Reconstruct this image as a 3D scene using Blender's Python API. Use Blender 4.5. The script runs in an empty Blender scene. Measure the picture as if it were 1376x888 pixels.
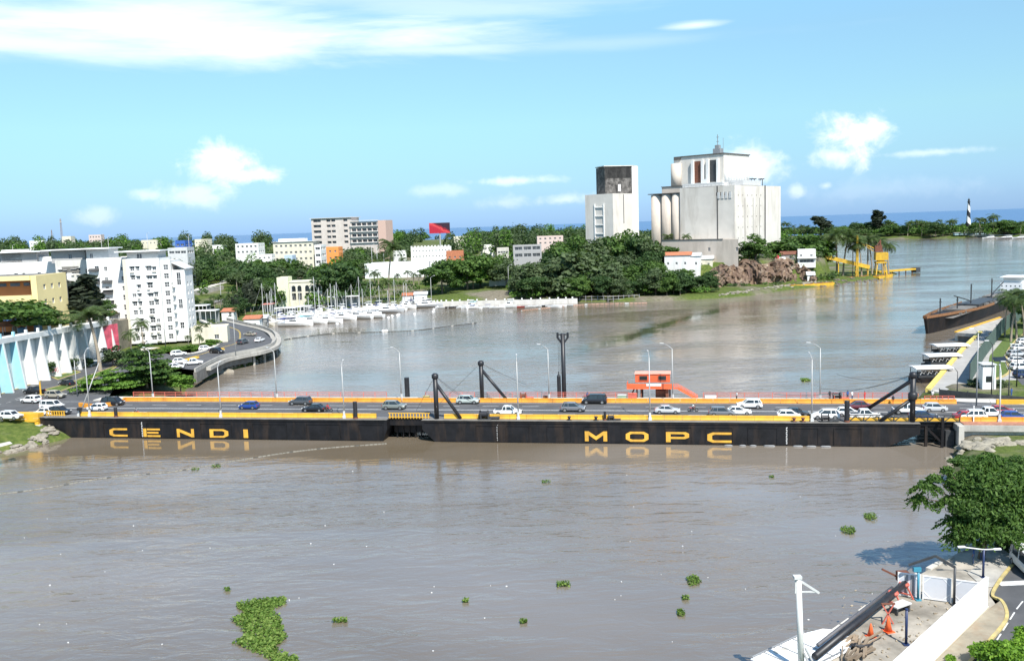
import bpy, bmesh, math, random
import numpy as np
from mathutils import Vector, Matrix
random.seed(7); RNG = np.random.default_rng(7)
S = bpy.context.scene
COL = S.collection
R = math.radians
# ---------------------------------------------------------------- camera
F = 1200.0; HC = 38.0
ROLL = math.atan(0.034); PITCH = math.atan(141 / F)
cR, sR = math.cos(ROLL), math.sin(ROLL); cP, sP = math.cos(PITCH), math.sin(PITCH)
def ray(px, py):
    x = (px - 688) / F; y = -(py - 444) / F
    r = x * cR + y * sR; u = -x * sR + y * cR
    return Vector((r, cP + u * sP, -sP + u * cP))
def P(px, py, z=0.0):
    d = ray(px, py); t = (z - HC) / d.z
    return Vector((d.x * t, d.y * t, z))
def PY(px, py, Y):
    "point on the sight line at world distance Y"
    d = ray(px, py); t = Y / d.y
    return Vector((d.x * t, Y, HC + d.z * t))
cam_d = bpy.data.cameras.new('camera'); cam = bpy.data.objects.new('camera', cam_d); COL.objects.link(cam)
Rv, Uv, Fv = Vector((1, 0, 0)), Vector((0, sP, cP)), Vector((0, cP, -sP))
X_ = cR * Rv - sR * Uv; Y_ = sR * Rv + cR * Uv; Z_ = -Fv
cam.matrix_world = Matrix(((X_.x, Y_.x, Z_.x, 0), (X_.y, Y_.y, Z_.y, 0), (X_.z, Y_.z, Z_.z, HC), (0, 0, 0, 1)))
cam_d.sensor_width = 36; cam_d.lens = F / 1376 * 36; cam_d.clip_start = 0.5; cam_d.clip_end = 90000
S.camera = cam
# ---------------------------------------------------------------- sun, sky, exposure
SUN_AZ = Vector((0.36, -0.933)); SUN_EL = R(52)
sun_dir = Vector((SUN_AZ.x * math.cos(SUN_EL), SUN_AZ.y * math.cos(SUN_EL), math.sin(SUN_EL)))
sd = bpy.data.lights.new('sun', 'SUN'); sd.energy = 4.6; sd.angle = R(0.53); sd.color = (1.0, 0.96, 0.89)
so = bpy.data.objects.new('sun', sd); COL.objects.link(so)
so.rotation_euler = sun_dir.to_track_quat('Z', 'Y').to_euler(); so.location = (0, 0, 300)
S.view_settings.view_transform = 'Standard'; S.view_settings.look = 'None'
S.view_settings.exposure = 0.66; S.view_settings.gamma = 1; S.view_settings.use_curve_mapping = False
S.cycles.max_bounces = 6; S.cycles.diffuse_bounces = 2; S.cycles.glossy_bounces = 3
S.cycles.transparent_max_bounces = 6; S.cycles.transmission_bounces = 3
S.cycles.use_denoising = True; S.cycles.caustics_reflective = False; S.cycles.caustics_refractive = False
W = bpy.data.worlds.new('World'); S.world = W; W.use_nodes = True

class NT:
    "tiny node helper"
    def __init__(s, tree): s.t = tree; s.n = tree.nodes; s.l = tree.links
    def new(s, typ, **kw):
        n = s.n.new('ShaderNode' + typ)
        for k, v in kw.items():
            if k.startswith('i_'): n.inputs[k[2:]].default_value = v
            else: setattr(n, k, v)
        return n
    def link(s, a, b): s.l.new(a, b)
    def val(s, sock, v):
        if isinstance(v, bpy.types.NodeSocket): s.l.new(v, sock)
        else: sock.default_value = v
    def math(s, op, a, b=0.0, c=0.0, clamp=False):
        n = s.n.new('ShaderNodeMath'); n.operation = op; n.use_clamp = clamp
        s.val(n.inputs[0], a); s.val(n.inputs[1], b); s.val(n.inputs[2], c); return n.outputs[0]
    def ramp(s, fac, stops, interp='LINEAR'):
        n = s.n.new('ShaderNodeValToRGB'); e = n.color_ramp.elements; n.color_ramp.interpolation = interp
        while len(e) < len(stops): e.new(0.5)
        for i, (p, c) in enumerate(stops):
            e[i].position = p; e[i].color = (c, c, c, 1) if isinstance(c, (int, float)) else (*c, 1)
        s.l.new(fac, n.inputs[0]); return n.outputs[0]
    def mix(s, fac, a, b, mode='MIX'):
        n = s.n.new('ShaderNodeMix'); n.data_type = 'RGBA'; n.blend_type = mode
        s.val(n.inputs[0], fac)
        s.val(n.inputs[6], (*a, 1) if isinstance(a, tuple) else a); s.val(n.inputs[7], (*b, 1) if isinstance(b, tuple) else b)
        return n.outputs[2]
    def noise(s, vec, scale, detail=4, rough=0.55, dist=0.0):
        n = s.n.new('ShaderNodeTexNoise'); n.inputs['Scale'].default_value = scale; n.inputs['Detail'].default_value = detail
        n.inputs['Roughness'].default_value = rough; n.inputs['Distortion'].default_value = dist
        if vec: s.l.new(vec, n.inputs['Vector'])
        return n.outputs[0]
    def mapping(s, vec, loc=(0, 0, 0), rot=(0, 0, 0), sc=(1, 1, 1)):
        n = s.n.new('ShaderNodeMapping'); s.l.new(vec, n.inputs[0])
        n.inputs[1].default_value = loc; n.inputs[2].default_value = rot; n.inputs[3].default_value = sc
        return n.outputs[0]

def build_sky():
    t = NT(W.node_tree); t.n.clear()
    out = t.new('OutputWorld'); bg = t.new('Background'); bg.inputs[1].default_value = 0.115
    sky = t.new('TexSky', sky_type='NISHITA', sun_disc=False)
    sky.sun_elevation = SUN_EL; sky.sun_rotation = math.atan2(SUN_AZ.x, SUN_AZ.y)
    sky.altitude = 0; sky.air_density = 1.0; sky.dust_density = 0.25; sky.ozone_density = 2.0
    tc = t.new('TexCoord'); g = tc.outputs['Generated']
    sx = t.new('SeparateXYZ'); t.link(g, sx.inputs[0])
    x, y, z = sx.outputs
    az = t.math('ARCTAN2', x, y)                    # 0 = straight ahead, + = right
    el = t.math('ARCSINE', z)
    col = t.mix(1.0, sky.outputs[0], (0.90, 1.10, 1.12), 'MULTIPLY')
    grad = t.ramp(t.math('DIVIDE', el, 0.25), [(0.0, (.29, .44, .90)), (.06, (.32, .45, .83)), (.24, (.464, .567, .70)), (.43, (.636, .721, .70)), (.77, (.82, .88, .82)), (.9, (.90, .99, .93)), (1.0, (.95, 1.0, .96))])
    col = t.mix(1.0, t.mix(1.0, col, grad, 'MULTIPLY'), (1.05, .985, 1.0), 'MULTIPLY')
    cv = t.new('CombineXYZ'); t.link(az, cv.inputs[0]); t.link(el, cv.inputs[1]); v = cv.outputs[0]
    # puffy cumulus: ellipses (az, el, half width, half height, density) broken up by noise
    n1 = t.noise(v, 34, 8, 0.62, 0.35); n2 = t.noise(t.mapping(v, sc=(1, 1.7, 1)), 11, 6, 0.6, 0.2)
    nn = t.math('ADD', t.math('MULTIPLY', n1, 0.5), t.math('MULTIPLY', n2, 0.5))
    blobs = []
    def blob(px, py, wx, wy, dens=1.0, power=1.0):
        d = ray(px, py).normalized(); a0 = math.atan2(d.x, d.y); e0 = math.asin(d.z)
        ax = t.math('DIVIDE', t.math('SUBTRACT', az, a0), wx / F); ay = t.math('DIVIDE', t.math('SUBTRACT', el, e0), wy / F)
        r2 = t.math('ADD', t.math('MULTIPLY', ax, ax), t.math('MULTIPLY', ay, ay))
        m = t.math('SUBTRACT', 1.0, t.math('POWER', r2, 0.5))
        blobs.append((t.math('ADD', m, t.math('MULTIPLY', t.math('SUBTRACT', nn, 0.5), 3.2)), dens))
    for b in [(290, 220, 62, 34, .95), (345, 236, 70, 16, .8), (262, 262, 60, 26, .45), (195, 262, 30, 11, .4), (130, 290, 34, 14, .28),
              (1145, 186, 62, 38, 1.0), (1122, 208, 40, 20, .6), (1010, 216, 50, 40, .75), (1250, 205, 95, 7, .38), (690, 243, 90, 9, .5),
              (600, 256, 60, 12, .25), (680, 272, 50, 14, .25), (1072, 258, 16, 12, .4), (1110, 250, 14, 9, .45), (1180, 256, 150, 20, .10),
              (760, 268, 60, 12, .4)]:
        blob(*b)
    tot = None
    for m, dens in blobs:
        k = t.math('MULTIPLY', t.ramp(m, [(0.08, 0.0), (0.95, 1.0)], 'EASE'), dens)
        tot = k if tot is None else t.math('MAXIMUM', tot, k)
    # high streaky veil in the upper left
    vm = t.mapping(v, sc=(1.0, 6.5, 1))
    s1 = t.math('ADD', t.math('MULTIPLY', t.noise(vm, 2.6, 8, 0.6, 0.8), .7), t.math('MULTIPLY', t.noise(t.mapping(v, rot=(0, 0, R(6)), sc=(2, 16, 1)), 3.0, 6, .6, .6), .3))
    def band(px, py, wx, wy):
        d = ray(px, py).normalized(); a0 = math.atan2(d.x, d.y); e0 = math.asin(d.z)
        ax = t.math('DIVIDE', t.math('SUBTRACT', az, a0), wx / F); ay = t.math('DIVIDE', t.math('SUBTRACT', el, e0), wy / F)
        r2 = t.math('ADD', t.math('MULTIPLY', ax, ax), t.math('MULTIPLY', ay, ay))
        return t.math('SUBTRACT', 1.0, t.math('POWER', r2, 0.5))
    for px, py, wx, wy, dens in [(250, 42, 560, 50, .72), (20, 58, 420, 28, .6), (560, 68, 260, 12, .4), (620, 10, 340, 26, .3), (800, 60, 300, 14, .15), (935, 34, 60, 8, .6), (-100, 10, 260, 40, .6)]:
        m = t.math('ADD', band(px, py, wx, wy), t.math('MULTIPLY', t.math('SUBTRACT', s1, 0.5), 2.4))
        k = t.math('MULTIPLY', t.ramp(m, [(0.0, 0.0), (0.95, 1.0)], 'EASE'), dens)
        tot = t.math('MAXIMUM', tot, k)
    col = t.mix(tot, col, (7.6, 7.9, 8.1))
    t.link(col, bg.inputs[0]); t.link(bg.outputs[0], out.inputs[0])
build_sky()

# ---------------------------------------------------------------- object helpers
def tag(o, label=None, cat=None, group=None, kind=None):
    if label: o['label'] = label
    if cat: o['category'] = cat
    if group: o['group'] = group
    if kind: o['kind'] = kind
    return o
def thing(name, label, cat, loc=(0, 0, 0), rz=0.0, group=None):
    o = bpy.data.objects.new(name, None); COL.objects.link(o); o.empty_display_size = 0.5
    o.location = loc; o.rotation_euler = (0, 0, rz)
    return tag(o, label, cat, group)
class MB:
    "mesh builder; faces carry a material index"
    def __init__(s): s.v = []; s.f = []; s.m = []; s.sm = False
    def add(s, vs, fs, mi=0):
        b = len(s.v); s.v += [tuple(v) for v in vs]; s.f += [tuple(i + b for i in f) for f in fs]; s.m += [mi] * len(fs); return s
    def box(s, x0, x1, y0, y1, z0, z1, mi=0, T=None):
        vs = [(x, y, z) for z in (z0, z1) for y in (y0, y1) for x in (x0, x1)]
        if T: vs = [T(*v) for v in vs]
        return s.add(vs, [(0, 2, 3, 1), (4, 5, 7, 6), (0, 1, 5, 4), (2, 6, 7, 3), (0, 4, 6, 2), (1, 3, 7, 5)], mi)
    def cbox(s, c, d, mi=0, rz=0.0):
        ca, sa = math.cos(rz), math.sin(rz)
        return s.box(-d[0]/2, d[0]/2, -d[1]/2, d[1]/2, -d[2]/2, d[2]/2, mi, lambda x, y, z: (c[0]+x*ca-y*sa, c[1]+x*sa+y*ca, c[2]+z))
    def beam(s, a, b, w, h=None, mi=0):
        a, b = Vector(a), Vector(b); h = h or w; d = (b - a)
        if d.length < 1e-6: return s
        d.normalize(); up = Vector((0, 0, 1)) if abs(d.z) < 0.95 else Vector((0, 1, 0))
        r = d.cross(up).normalized() * (w / 2); u = r.cross(d).normalized() * (h / 2)
        vs = [p + i * r + j * u for p in (a, b) for i, j in ((-1, -1), (1, -1), (1, 1), (-1, 1))]
        return s.add(vs, [(0, 1, 2, 3), (7, 6, 5, 4), (0, 4, 5, 1), (1, 5, 6, 2), (2, 6, 7, 3), (3, 7, 4, 0)], mi)
    def tube(s, pts, rad, n=8, mi=0, cap=True):
        pts = [Vector(p) for p in pts]; rad = rad if isinstance(rad, (list, tuple)) else [rad] * len(pts); b = len(s.v); vs = []
        for i, p in enumerate(pts):
            d = (pts[min(i + 1, len(pts) - 1)] - pts[max(i - 1, 0)]).normalized()
            up = Vector((0, 0, 1)) if abs(d.z) < 0.9 else Vector((1, 0, 0))
            r = d.cross(up).normalized(); u = r.cross(d).normalized()
            for k in range(n):
                a = 2 * math.pi * k / n; vs.append(p + (r * math.cos(a) + u * math.sin(a)) * rad[i])
        fs = [(i * n + k, i * n + (k + 1) % n, (i + 1) * n + (k + 1) % n, (i + 1) * n + k) for i in range(len(pts) - 1) for k in range(n)]
        if cap: fs += [tuple(range(n - 1, -1, -1)), tuple((len(pts) - 1) * n + k for k in range(n))]
        return s.add(vs, fs, mi)
    def lathe(s, prof, n=16, c=(0, 0, 0), mi=0):
        vs = [(c[0] + r * math.cos(2 * math.pi * k / n), c[1] + r * math.sin(2 * math.pi * k / n), c[2] + z) for r, z in prof for k in range(n)]
        m = len(prof)
        fs = [(i * n + k, i * n + (k + 1) % n, (i + 1) * n + (k + 1) % n, (i + 1) * n + k) for i in range(m - 1) for k in range(n)]
        fs += [tuple(range(n - 1, -1, -1)), tuple((m - 1) * n + k for k in range(n))]
        return s.add(vs, fs, mi)
    def prism(s, poly, z0, z1, mi=0, T=None):
        "poly: list of (x, y) counter-clockwise; extruded in z"
        n = len(poly)
        z0s = z0 if isinstance(z0, (list, tuple)) else [z0] * n; z1s = z1 if isinstance(z1, (list, tuple)) else [z1] * n
        a = sum(poly[i][0] * poly[(i + 1) % n][1] - poly[(i + 1) % n][0] * poly[i][1] for i in range(n))
        if a < 0: poly = poly[::-1]; z0s = z0s[::-1]; z1s = z1s[::-1]
        vs = [(p[0], p[1], z) for p, z in zip(poly, z0s)] + [(p[0], p[1], z) for p, z in zip(poly, z1s)]
        if T: vs = [T(*v) for v in vs]
        return s.add(vs, [tuple(range(n - 1, -1, -1)), tuple(range(n, 2 * n))] + [(i, (i + 1) % n, n + (i + 1) % n, n + i) for i in range(n)], mi)
    def loft(s, secs, mi=0, closed=True, cap=True):
        n = len(secs[0]); vs = [p for sec in secs for p in sec]; e = n if closed else n - 1
        fs = [(i * n + k, i * n + (k + 1) % n, (i + 1) * n + (k + 1) % n, (i + 1) * n + k) for i in range(len(secs) - 1) for k in range(e)]
        if cap: fs += [tuple(range(n - 1, -1, -1)), tuple((len(secs) - 1) * n + k for k in range(n))]
        return s.add(vs, fs, mi)
    def mesh(s, name, mats, smooth=None):
        me = bpy.data.meshes.new(name); me.from_pydata(s.v, [], s.f)
        mats = mats if isinstance(mats, (list, tuple)) else [mats]
        for m in mats: me.materials.append(m)
        if len(mats) > 1: me.polygons.foreach_set('material_index', s.m)
        if smooth or (smooth is None and s.sm): me.polygons.foreach_set('use_smooth', [True] * len(me.polygons))
        me.update(); return me
    def obj(s, name, mats, parent=None, smooth=None, loc=None):
        o = bpy.data.objects.new(name, s.mesh(name, mats, smooth)); COL.objects.link(o)
        if parent: o.parent = parent
        if loc: o.location = loc
        return o
def put(me, name, parent=None, loc=(0, 0, 0), rz=0.0, sc=1.0):
    o = bpy.data.objects.new(name, me); COL.objects.link(o); o.parent = parent
    o.location = loc; o.rotation_euler = (0, 0, rz); o.scale = (sc, sc, sc) if not isinstance(sc, tuple) else sc
    return o
def copy_tree(root, loc=None, rz=None, sc=None, label=None, group=None, parent=None):
    c = root.copy(); COL.objects.link(c); c.parent = parent
    if loc is not None: c.location = loc
    if rz is not None: c.rotation_euler = (0, 0, rz)
    if sc is not None: c.scale = (sc, sc, sc) if not isinstance(sc, tuple) else sc
    if label: c['label'] = label
    if group: c['group'] = group
    for ch in root.children:
        copy_tree(ch, parent=c)
    return c

# ---------------------------------------------------------------- materials
MC = {}
def mat(name, rgb, rough=0.75, metal=0.0, var=0.12, scale=1.5, bump=0.0, stain=0.0, stain_col=(0.10, 0.09, 0.08), emit=0.0, coat=0.0, stretch=(1, 1, 1), spec=0.5):
    if name in MC: return MC[name]
    m = bpy.data.materials.new(name); m.use_nodes = True; t = NT(m.node_tree); b = t.n['Principled BSDF']; MC[name] = m
    tc = t.new('TexCoord'); v = tc.outputs['Object']
    if stretch != (1, 1, 1): v = t.mapping(v, sc=stretch)
    n = t.noise(v, scale, 6, 0.6)
    f = t.ramp(n, [(0.3, 1 - var), (0.7, 1 + var)])
    c = t.mix(1.0, tuple(rgb), f, 'MULTIPLY')
    if stain > 0:
        vs = t.mapping(tc.outputs['Object'], sc=(1, 1, 0.18)); sn = t.noise(vs, scale * 0.9, 7, 0.65, 0.3)
        k = t.ramp(sn, [(0.48, 0.0), (0.72, stain)])
        c = t.mix(k, c, tuple(stain_col))
    t.link(c, b.inputs['Base Color']); b.inputs['Roughness'].default_value = rough; b.inputs['Metallic'].default_value = metal
    b.inputs['Specular IOR Level'].default_value = spec
    if coat: b.inputs['Coat Weight'].default_value = coat; b.inputs['Coat Roughness'].default_value = 0.06
    if bump > 0:
        bn = t.new('Bump'); bn.inputs['Strength'].default_value = bump; bn.inputs['Distance'].default_value = 0.1
        t.link(t.noise(v, scale * 4, 5, 0.6), bn.inputs['Height']); t.link(bn.outputs[0], b.inputs['Normal'])
    return m
def leafmat(name, dark, mid, light, rough=0.6, trans=0.34):
    if name in MC: return MC[name]
    m = bpy.data.materials.new(name); m.use_nodes = True; t = NT(m.node_tree); b = t.n['Principled BSDF']; MC[name] = m
    geo = t.new('NewGeometry'); oi = t.new('ObjectInfo')
    r = t.math('ADD', t.math('MULTIPLY', geo.outputs['Random Per Island'], 0.75), t.math('MULTIPLY', oi.outputs['Random'], 0.30))
    c = t.ramp(r, [(0.0, dark), (0.45, mid), (1.0, light)])
    tr = t.new('BsdfTranslucent'); mx = t.new('MixShader'); mx.inputs[0].default_value = trans
    t.link(c, b.inputs['Base Color']); b.inputs['Roughness'].default_value = rough; b.inputs['Specular IOR Level'].default_value = 0.25
    t.link(t.mix(1.0, c, (1.1, 1.25, 0.6), 'MULTIPLY'), tr.inputs[0])
    t.link(b.outputs[0], mx.inputs[1]); t.link(tr.outputs[0], mx.inputs[2]); t.link(mx.outputs[0], t.n['Material Output'].inputs[0])
    return m
white = mat('white_paint', (0.80, 0.79, 0.76), 0.6, var=0.06, scale=0.35, stain=0.35, stain_col=(0.42, 0.40, 0.37))
clean_white = mat('clean_white', (0.82, 0.82, 0.81), 0.45, var=0.04, scale=0.6)
cream = mat('cream_render', (0.68, 0.63, 0.50), 0.8, var=0.08, scale=0.4, stain=0.3, stain_col=(0.32, 0.29, 0.24))
concrete = mat('concrete', (0.40, 0.38, 0.34), 0.85, var=0.2, scale=0.6, bump=0.3, stain=0.5, stain_col=(0.16, 0.15, 0.13))
pale_conc = mat('pale_concrete', (0.56, 0.53, 0.47), 0.85, var=0.15, scale=0.5, bump=0.2, stain=0.5, stain_col=(0.25, 0.23, 0.20))
dark_conc = mat('dark_concrete', (0.17, 0.16, 0.145), 0.9, var=0.3, scale=0.5, bump=0.4)
asphalt = mat('asphalt', (0.085, 0.086, 0.09), 0.85, var=0.22, scale=0.25, bump=0.15, stain=0.3, stain_col=(0.14, 0.135, 0.13))
paint_w = mat('road_paint', (0.62, 0.62, 0.60), 0.7, var=0.25, scale=2)
yellow = mat('yellow_paint', (0.72, 0.40, 0.035), 0.6, var=0.14, scale=0.5, stain=0.35, stain_col=(0.28, 0.17, 0.05))
orange_y = mat('amber_paint', (0.72, 0.30, 0.03), 0.6, var=0.16, scale=0.5, stain=0.4, stain_col=(0.30, 0.13, 0.03))
kerb_y = mat('faded_yellow', (0.48, 0.38, 0.15), 0.75, var=0.25, scale=1.2, stain=0.75, stain_col=(0.32, 0.28, 0.18))
crane_y = mat('crane_yellow', (0.62, 0.38, 0.03), 0.55, var=0.2, scale=0.4, stain=0.5, stain_col=(0.20, 0.10, 0.04))
black = mat('black_steel', (0.0085, 0.0085, 0.010), 0.55, var=0.5, scale=0.6, bump=0.25, stain=0.8, stain_col=(0.045, 0.030, 0.021), spec=0.3)
blackp = mat('black_pipe', (0.02, 0.02, 0.023), 0.45, var=0.3, scale=1.5)
rust = mat('rusty_steel', (0.16, 0.06, 0.035), 0.8, var=0.35, scale=1.2, bump=0.2)
red_rail = mat('red_oxide_rail', (0.55, 0.13, 0.09), 0.6, var=0.2, scale=1)
coral = mat('coral_orange_steel', (0.80, 0.15, 0.055), 0.5, var=0.12, scale=0.7, stain=0.25, stain_col=(0.4, 0.10, 0.05))
galv = mat('galvanised_steel', (0.42, 0.42, 0.41), 0.5, metal=0.2, var=0.12, scale=1)
pale_grey = mat('pale_grey_paint', (0.56, 0.56, 0.55), 0.55, var=0.1, scale=1)
grey = mat('grey_paint', (0.26, 0.27, 0.28), 0.6, var=0.12, scale=1)
glass = mat('dark_glass', (0.02, 0.025, 0.03), 0.08, var=0.3, scale=0.8, spec=0.9)
winglass = mat('window_glass', (0.085, 0.090, 0.095), 0.15, var=0.95, scale=0.55, spec=0.8)
tyre = mat('tyre_rubber', (0.018, 0.018, 0.018), 0.85, var=0.2, scale=5)
rim = mat('alloy_rim', (0.5, 0.5, 0.5), 0.35, metal=0.8, var=0.1, scale=5)
lampw = mat('headlamp_lens', (0.75, 0.75, 0.72), 0.1, var=0.05)
lampr = mat('tail_lamp_lens', (0.35, 0.02, 0.02), 0.15, var=0.05)
navy = mat('navy_paint', (0.02, 0.035, 0.10), 0.45, var=0.15)
teal = mat('teal_paint', (0.05, 0.24, 0.33), 0.45, var=0.15)
coneor = mat('cone_orange', (0.80, 0.14, 0.04), 0.5, var=0.1, scale=4)
bark = mat('bark', (0.16, 0.12, 0.085), 0.9, var=0.35, scale=3, bump=0.5)
palebark = mat('palm_bark', (0.30, 0.25, 0.19), 0.9, var=0.25, scale=4, bump=0.4, stretch=(1, 1, 4))
terracotta = mat('terracotta', (0.44, 0.16, 0.08), 0.8, var=0.25, scale=1.2, bump=0.3)
steel_dk = mat('dark_steel', (0.05, 0.052, 0.055), 0.5, var=0.3)
lf_mid = leafmat('leaf_mid_green', (0.030, 0.062, 0.016), (0.066, 0.128, 0.028), (0.125, 0.205, 0.048))
lf_dark = leafmat('leaf_dark_green', (0.020, 0.044, 0.016), (0.044, 0.088, 0.028), (0.090, 0.150, 0.045))
lf_light = leafmat('leaf_light_green', (0.035, 0.085, 0.012), (0.095, 0.19, 0.028), (0.17, 0.29, 0.05))
lf_grey = leafmat('leaf_grey_green', (0.040, 0.062, 0.030), (0.075, 0.112, 0.048), (0.13, 0.175, 0.08))
lf_casu = leafmat('needle_dusky', (0.018, 0.026, 0.018), (0.035, 0.048, 0.030), (0.065, 0.080, 0.050))
lf_palm = leafmat('frond_green', (0.030, 0.055, 0.018), (0.065, 0.105, 0.030), (0.13, 0.17, 0.06), rough=0.45)
lf_weed = leafmat('floating_weed_green', (0.04, 0.075, 0.015), (0.105, 0.19, 0.03), (0.24, 0.32, 0.08))
# ================================================================ SETTING: shores, terrain, water
def pw(*pts, z=0.0): return [tuple(P(a, b, z)[:2]) for a, b in pts]
left_shore = [(-230, 60), (-150, 108), (-112, 146), (-97, 158), (-88, 167), (-84, 176), (-81, 188), (-79, 203)] + pw((258, 516), (300, 500), (345, 488), (358, 481), (372, 470), (376, 452), (362, 441), (376, 432), (392, 427), (440, 420), (500, 415), (540, 411), (600, 409.5), (690, 407.5), (770, 405.5), (830, 405), (900, 404), (960, 401), (1010, 397), (1060, 389), (1110, 384), (1150, 378), (1190, 374), (1206, 368), (1165, 361), (1122, 354), (1104, 338), (1098, 326), (1190, 321), (1300, 319.5), (1376, 319)) + \
    [(1500, 1400), (1500, 1620), (1000, 1600), (520, 1580), (420, 1700), (300, 2150), (-500, 2500), (-3600, 2700), (-3600, 60)]
right_shore = [(8, 55)] + [(a + .5, b - .5) for a, b in pw((1020, 888), (1200, 792), (1290, 741), z=2.2)] + [(58, 114), (66, 131), (72, 143), (76, 160), (80, 177)] + pw((1252, 526), (1316, 450), z=2.5) + pw((1345, 430), (1376, 417), z=2.5) + \
    [(205, 345), (262, 420), (420, 700), (700, 980), (1500, 1230), (3500, 1230), (3500, 20), (8, 20)]
plateau = [(92, 492), (120, 489), (150, 497), (176, 503), (186, 520), (182, 600), (150, 680), (60, 680), (66, 520)]
def sdf(poly, X, Y):
    "signed distance, positive inside"
    poly = np.array(poly); best = np.full(X.shape, 1e12); ins = np.zeros(X.shape, bool)
    for (x0, y0), (x1, y1) in zip(poly, np.roll(poly, -1, 0)):
        dx, dy = x1 - x0, y1 - y0; L = dx * dx + dy * dy
        t = np.clip(((X - x0) * dx + (Y - y0) * dy) / max(L, 1e-9), 0, 1)
        best = np.minimum(best, (X - x0 - t * dx) ** 2 + (Y - y0 - t * dy) ** 2)
        if dy != 0:
            c = ((y0 > Y) != (y1 > Y)) & (X < dx * (Y - y0) / dy + x0); ins ^= c
    return np.where(ins, 1, -1) * np.sqrt(best)
def height(X, Y):
    X = np.asarray(X, float); Y = np.asarray(Y, float)
    dl = sdf(left_shore, X, Y); dr = sdf(right_shore, X, Y)
    far = np.interp(dl, [0, 4, 30, 60, 120, 500, 1100], [0.3, 1.6, 2.0, 4.5, 8.0, 15.0, 24.0])
    near = np.interp(dl, [0, 3, 9, 14], [0.2, 1.8, 3.3, 3.8])
    k = np.clip((Y - 330) / 60, 0, 1); k = k * k * (3 - 2 * k)
    # the curving shore road stays level
    k = np.where(X > -30, np.maximum(k, 0), k)
    hl = near * (1 - k) + far * k
    pen = np.clip((X - 250) / 60, 0, 1) * np.clip((Y - 1100) / 60, 0, 1)
    hl = hl * (1 - pen) + pen * np.interp(dl, [0, 6, 60], [2.0, 3.2, 5.0])
    pl = np.clip(sdf(plateau, X, Y) / 6 + 0.5, 0, 1); pl = pl * pl * (3 - 2 * pl)
    hl = hl * (1 - pl) + 14 * pl
    # grassy mound by the marina wall
    mx, my = P(655, 392, 5)[:2]; g = np.exp(-(((X - mx) / 26) ** 2 + ((Y - my - 8) / 16) ** 2)); hl = hl + 3.5 * g
    hr = np.interp(Y, [100, 120, 140, 152, 176, 190, 420, 900], [2.05, 2.1, 2.3, 3.0, 2.6, 2.35, 3.0, 6.0]) * np.clip(dr / 1.5, 0.1, 1)
    h = np.where(dl > 0, hl, np.where(dr > 0, hr, np.maximum(-3.0, np.maximum(dl, dr) * 0.6)))
    bumps = 0.10 * np.sin(X * 0.31 + 1) * np.cos(Y * 0.27) + 0.06 * np.sin(X * 0.9 + Y * 0.7)
    return h + bumps * np.where((dl > 2) & (Y > 330), 1.6, 0.35)
def H(x, y): return float(height(np.array([x]), np.array([y]))[0])
def G(px, py):
    "where the sight line through (px, py) meets the terrain"
    ts = np.concatenate([np.arange(60, 700, 1.5), np.arange(700, 3200, 6)])
    d = ray(px, py); k = ts / d.y
    xs, zs = d.x * k, HC + d.z * k; hs = height(xs, ts)
    idx = np.where(zs <= np.maximum(hs, 0))[0]
    i = idx[0] if len(idx) else len(ts) - 1
    return Vector((xs[i], ts[i], hs[i]))
def grow(a, b, f0, r):
    o = []; x = a; s = f0
    while x < b: o.append(x); x += s; s *= r
    o.append(b); return o
xs = sorted([-v for v in grow(150, 3600, 3, 1.16)[1:]]) + list(np.arange(-150, 262, 2.2)) + grow(262, 3500, 3, 1.14)
ys = list(np.arange(20, 300, 2.2)) + list(np.arange(300, 620, 3.2)) + grow(620, 2700, 5, 1.06)
XX, YY = np.meshgrid(xs, ys); ZZ = height(XX.ravel(), YY.ravel())
ng = mat('x', (0, 0, 0)); bpy.data.materials.remove(ng); del MC['x']
def ground_mat():
    m = bpy.data.materials.new('ground_soil_and_grass'); m.use_nodes = True; t = NT(m.node_tree); b = t.n['Principled BSDF']
    g = t.new('NewGeometry').outputs['Position']
    n1 = t.noise(g, 0.035, 6, 0.6); n2 = t.noise(g, 0.9, 6, 0.65); n3 = t.noise(g, 6, 4, 0.6)
    grass = t.ramp(n2, [(0.3, (0.045, 0.075, 0.018)), (0.55, (0.105, 0.140, 0.032)), (0.75, (0.18, 0.18, 0.06))])
    soil = t.ramp(n2, [(0.3, (0.13, 0.11, 0.08)), (0.7, (0.27, 0.24, 0.185))])
    c = t.mix(t.ramp(n1, [(0.50, 0.0), (0.62, 1.0)]), grass, soil)
    c = t.mix(t.ramp(n3, [(0.35, 0.35), (0.6, 0.0)]), c, (0.04, 0.05, 0.02))
    t.link(c, b.inputs['Base Color']); b.inputs['Roughness'].default_value = 0.95; b.inputs['Specular IOR Level'].default_value = 0.1
    bn = t.new('Bump'); bn.inputs['Strength'].default_value = 0.6; bn.inputs['Distance'].default_value = 0.4
    t.link(n2, bn.inputs['Height']); t.link(bn.outputs[0], b.inputs['Normal']); return m
nx, ny = len(xs), len(ys)
me = bpy.data.meshes.new('ground')
me.from_pydata(np.stack([XX.ravel(), YY.ravel(), ZZ], 1).tolist(), [], [(j * nx + i, j * nx + i + 1, (j + 1) * nx + i + 1, (j + 1) * nx + i) for j in range(ny - 1) for i in range(nx - 1)])
me.materials.append(ground_mat()); me.polygons.foreach_set('use_smooth', [True] * len(me.polygons))
tag(put(me, 'ground'), kind='structure')

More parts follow.
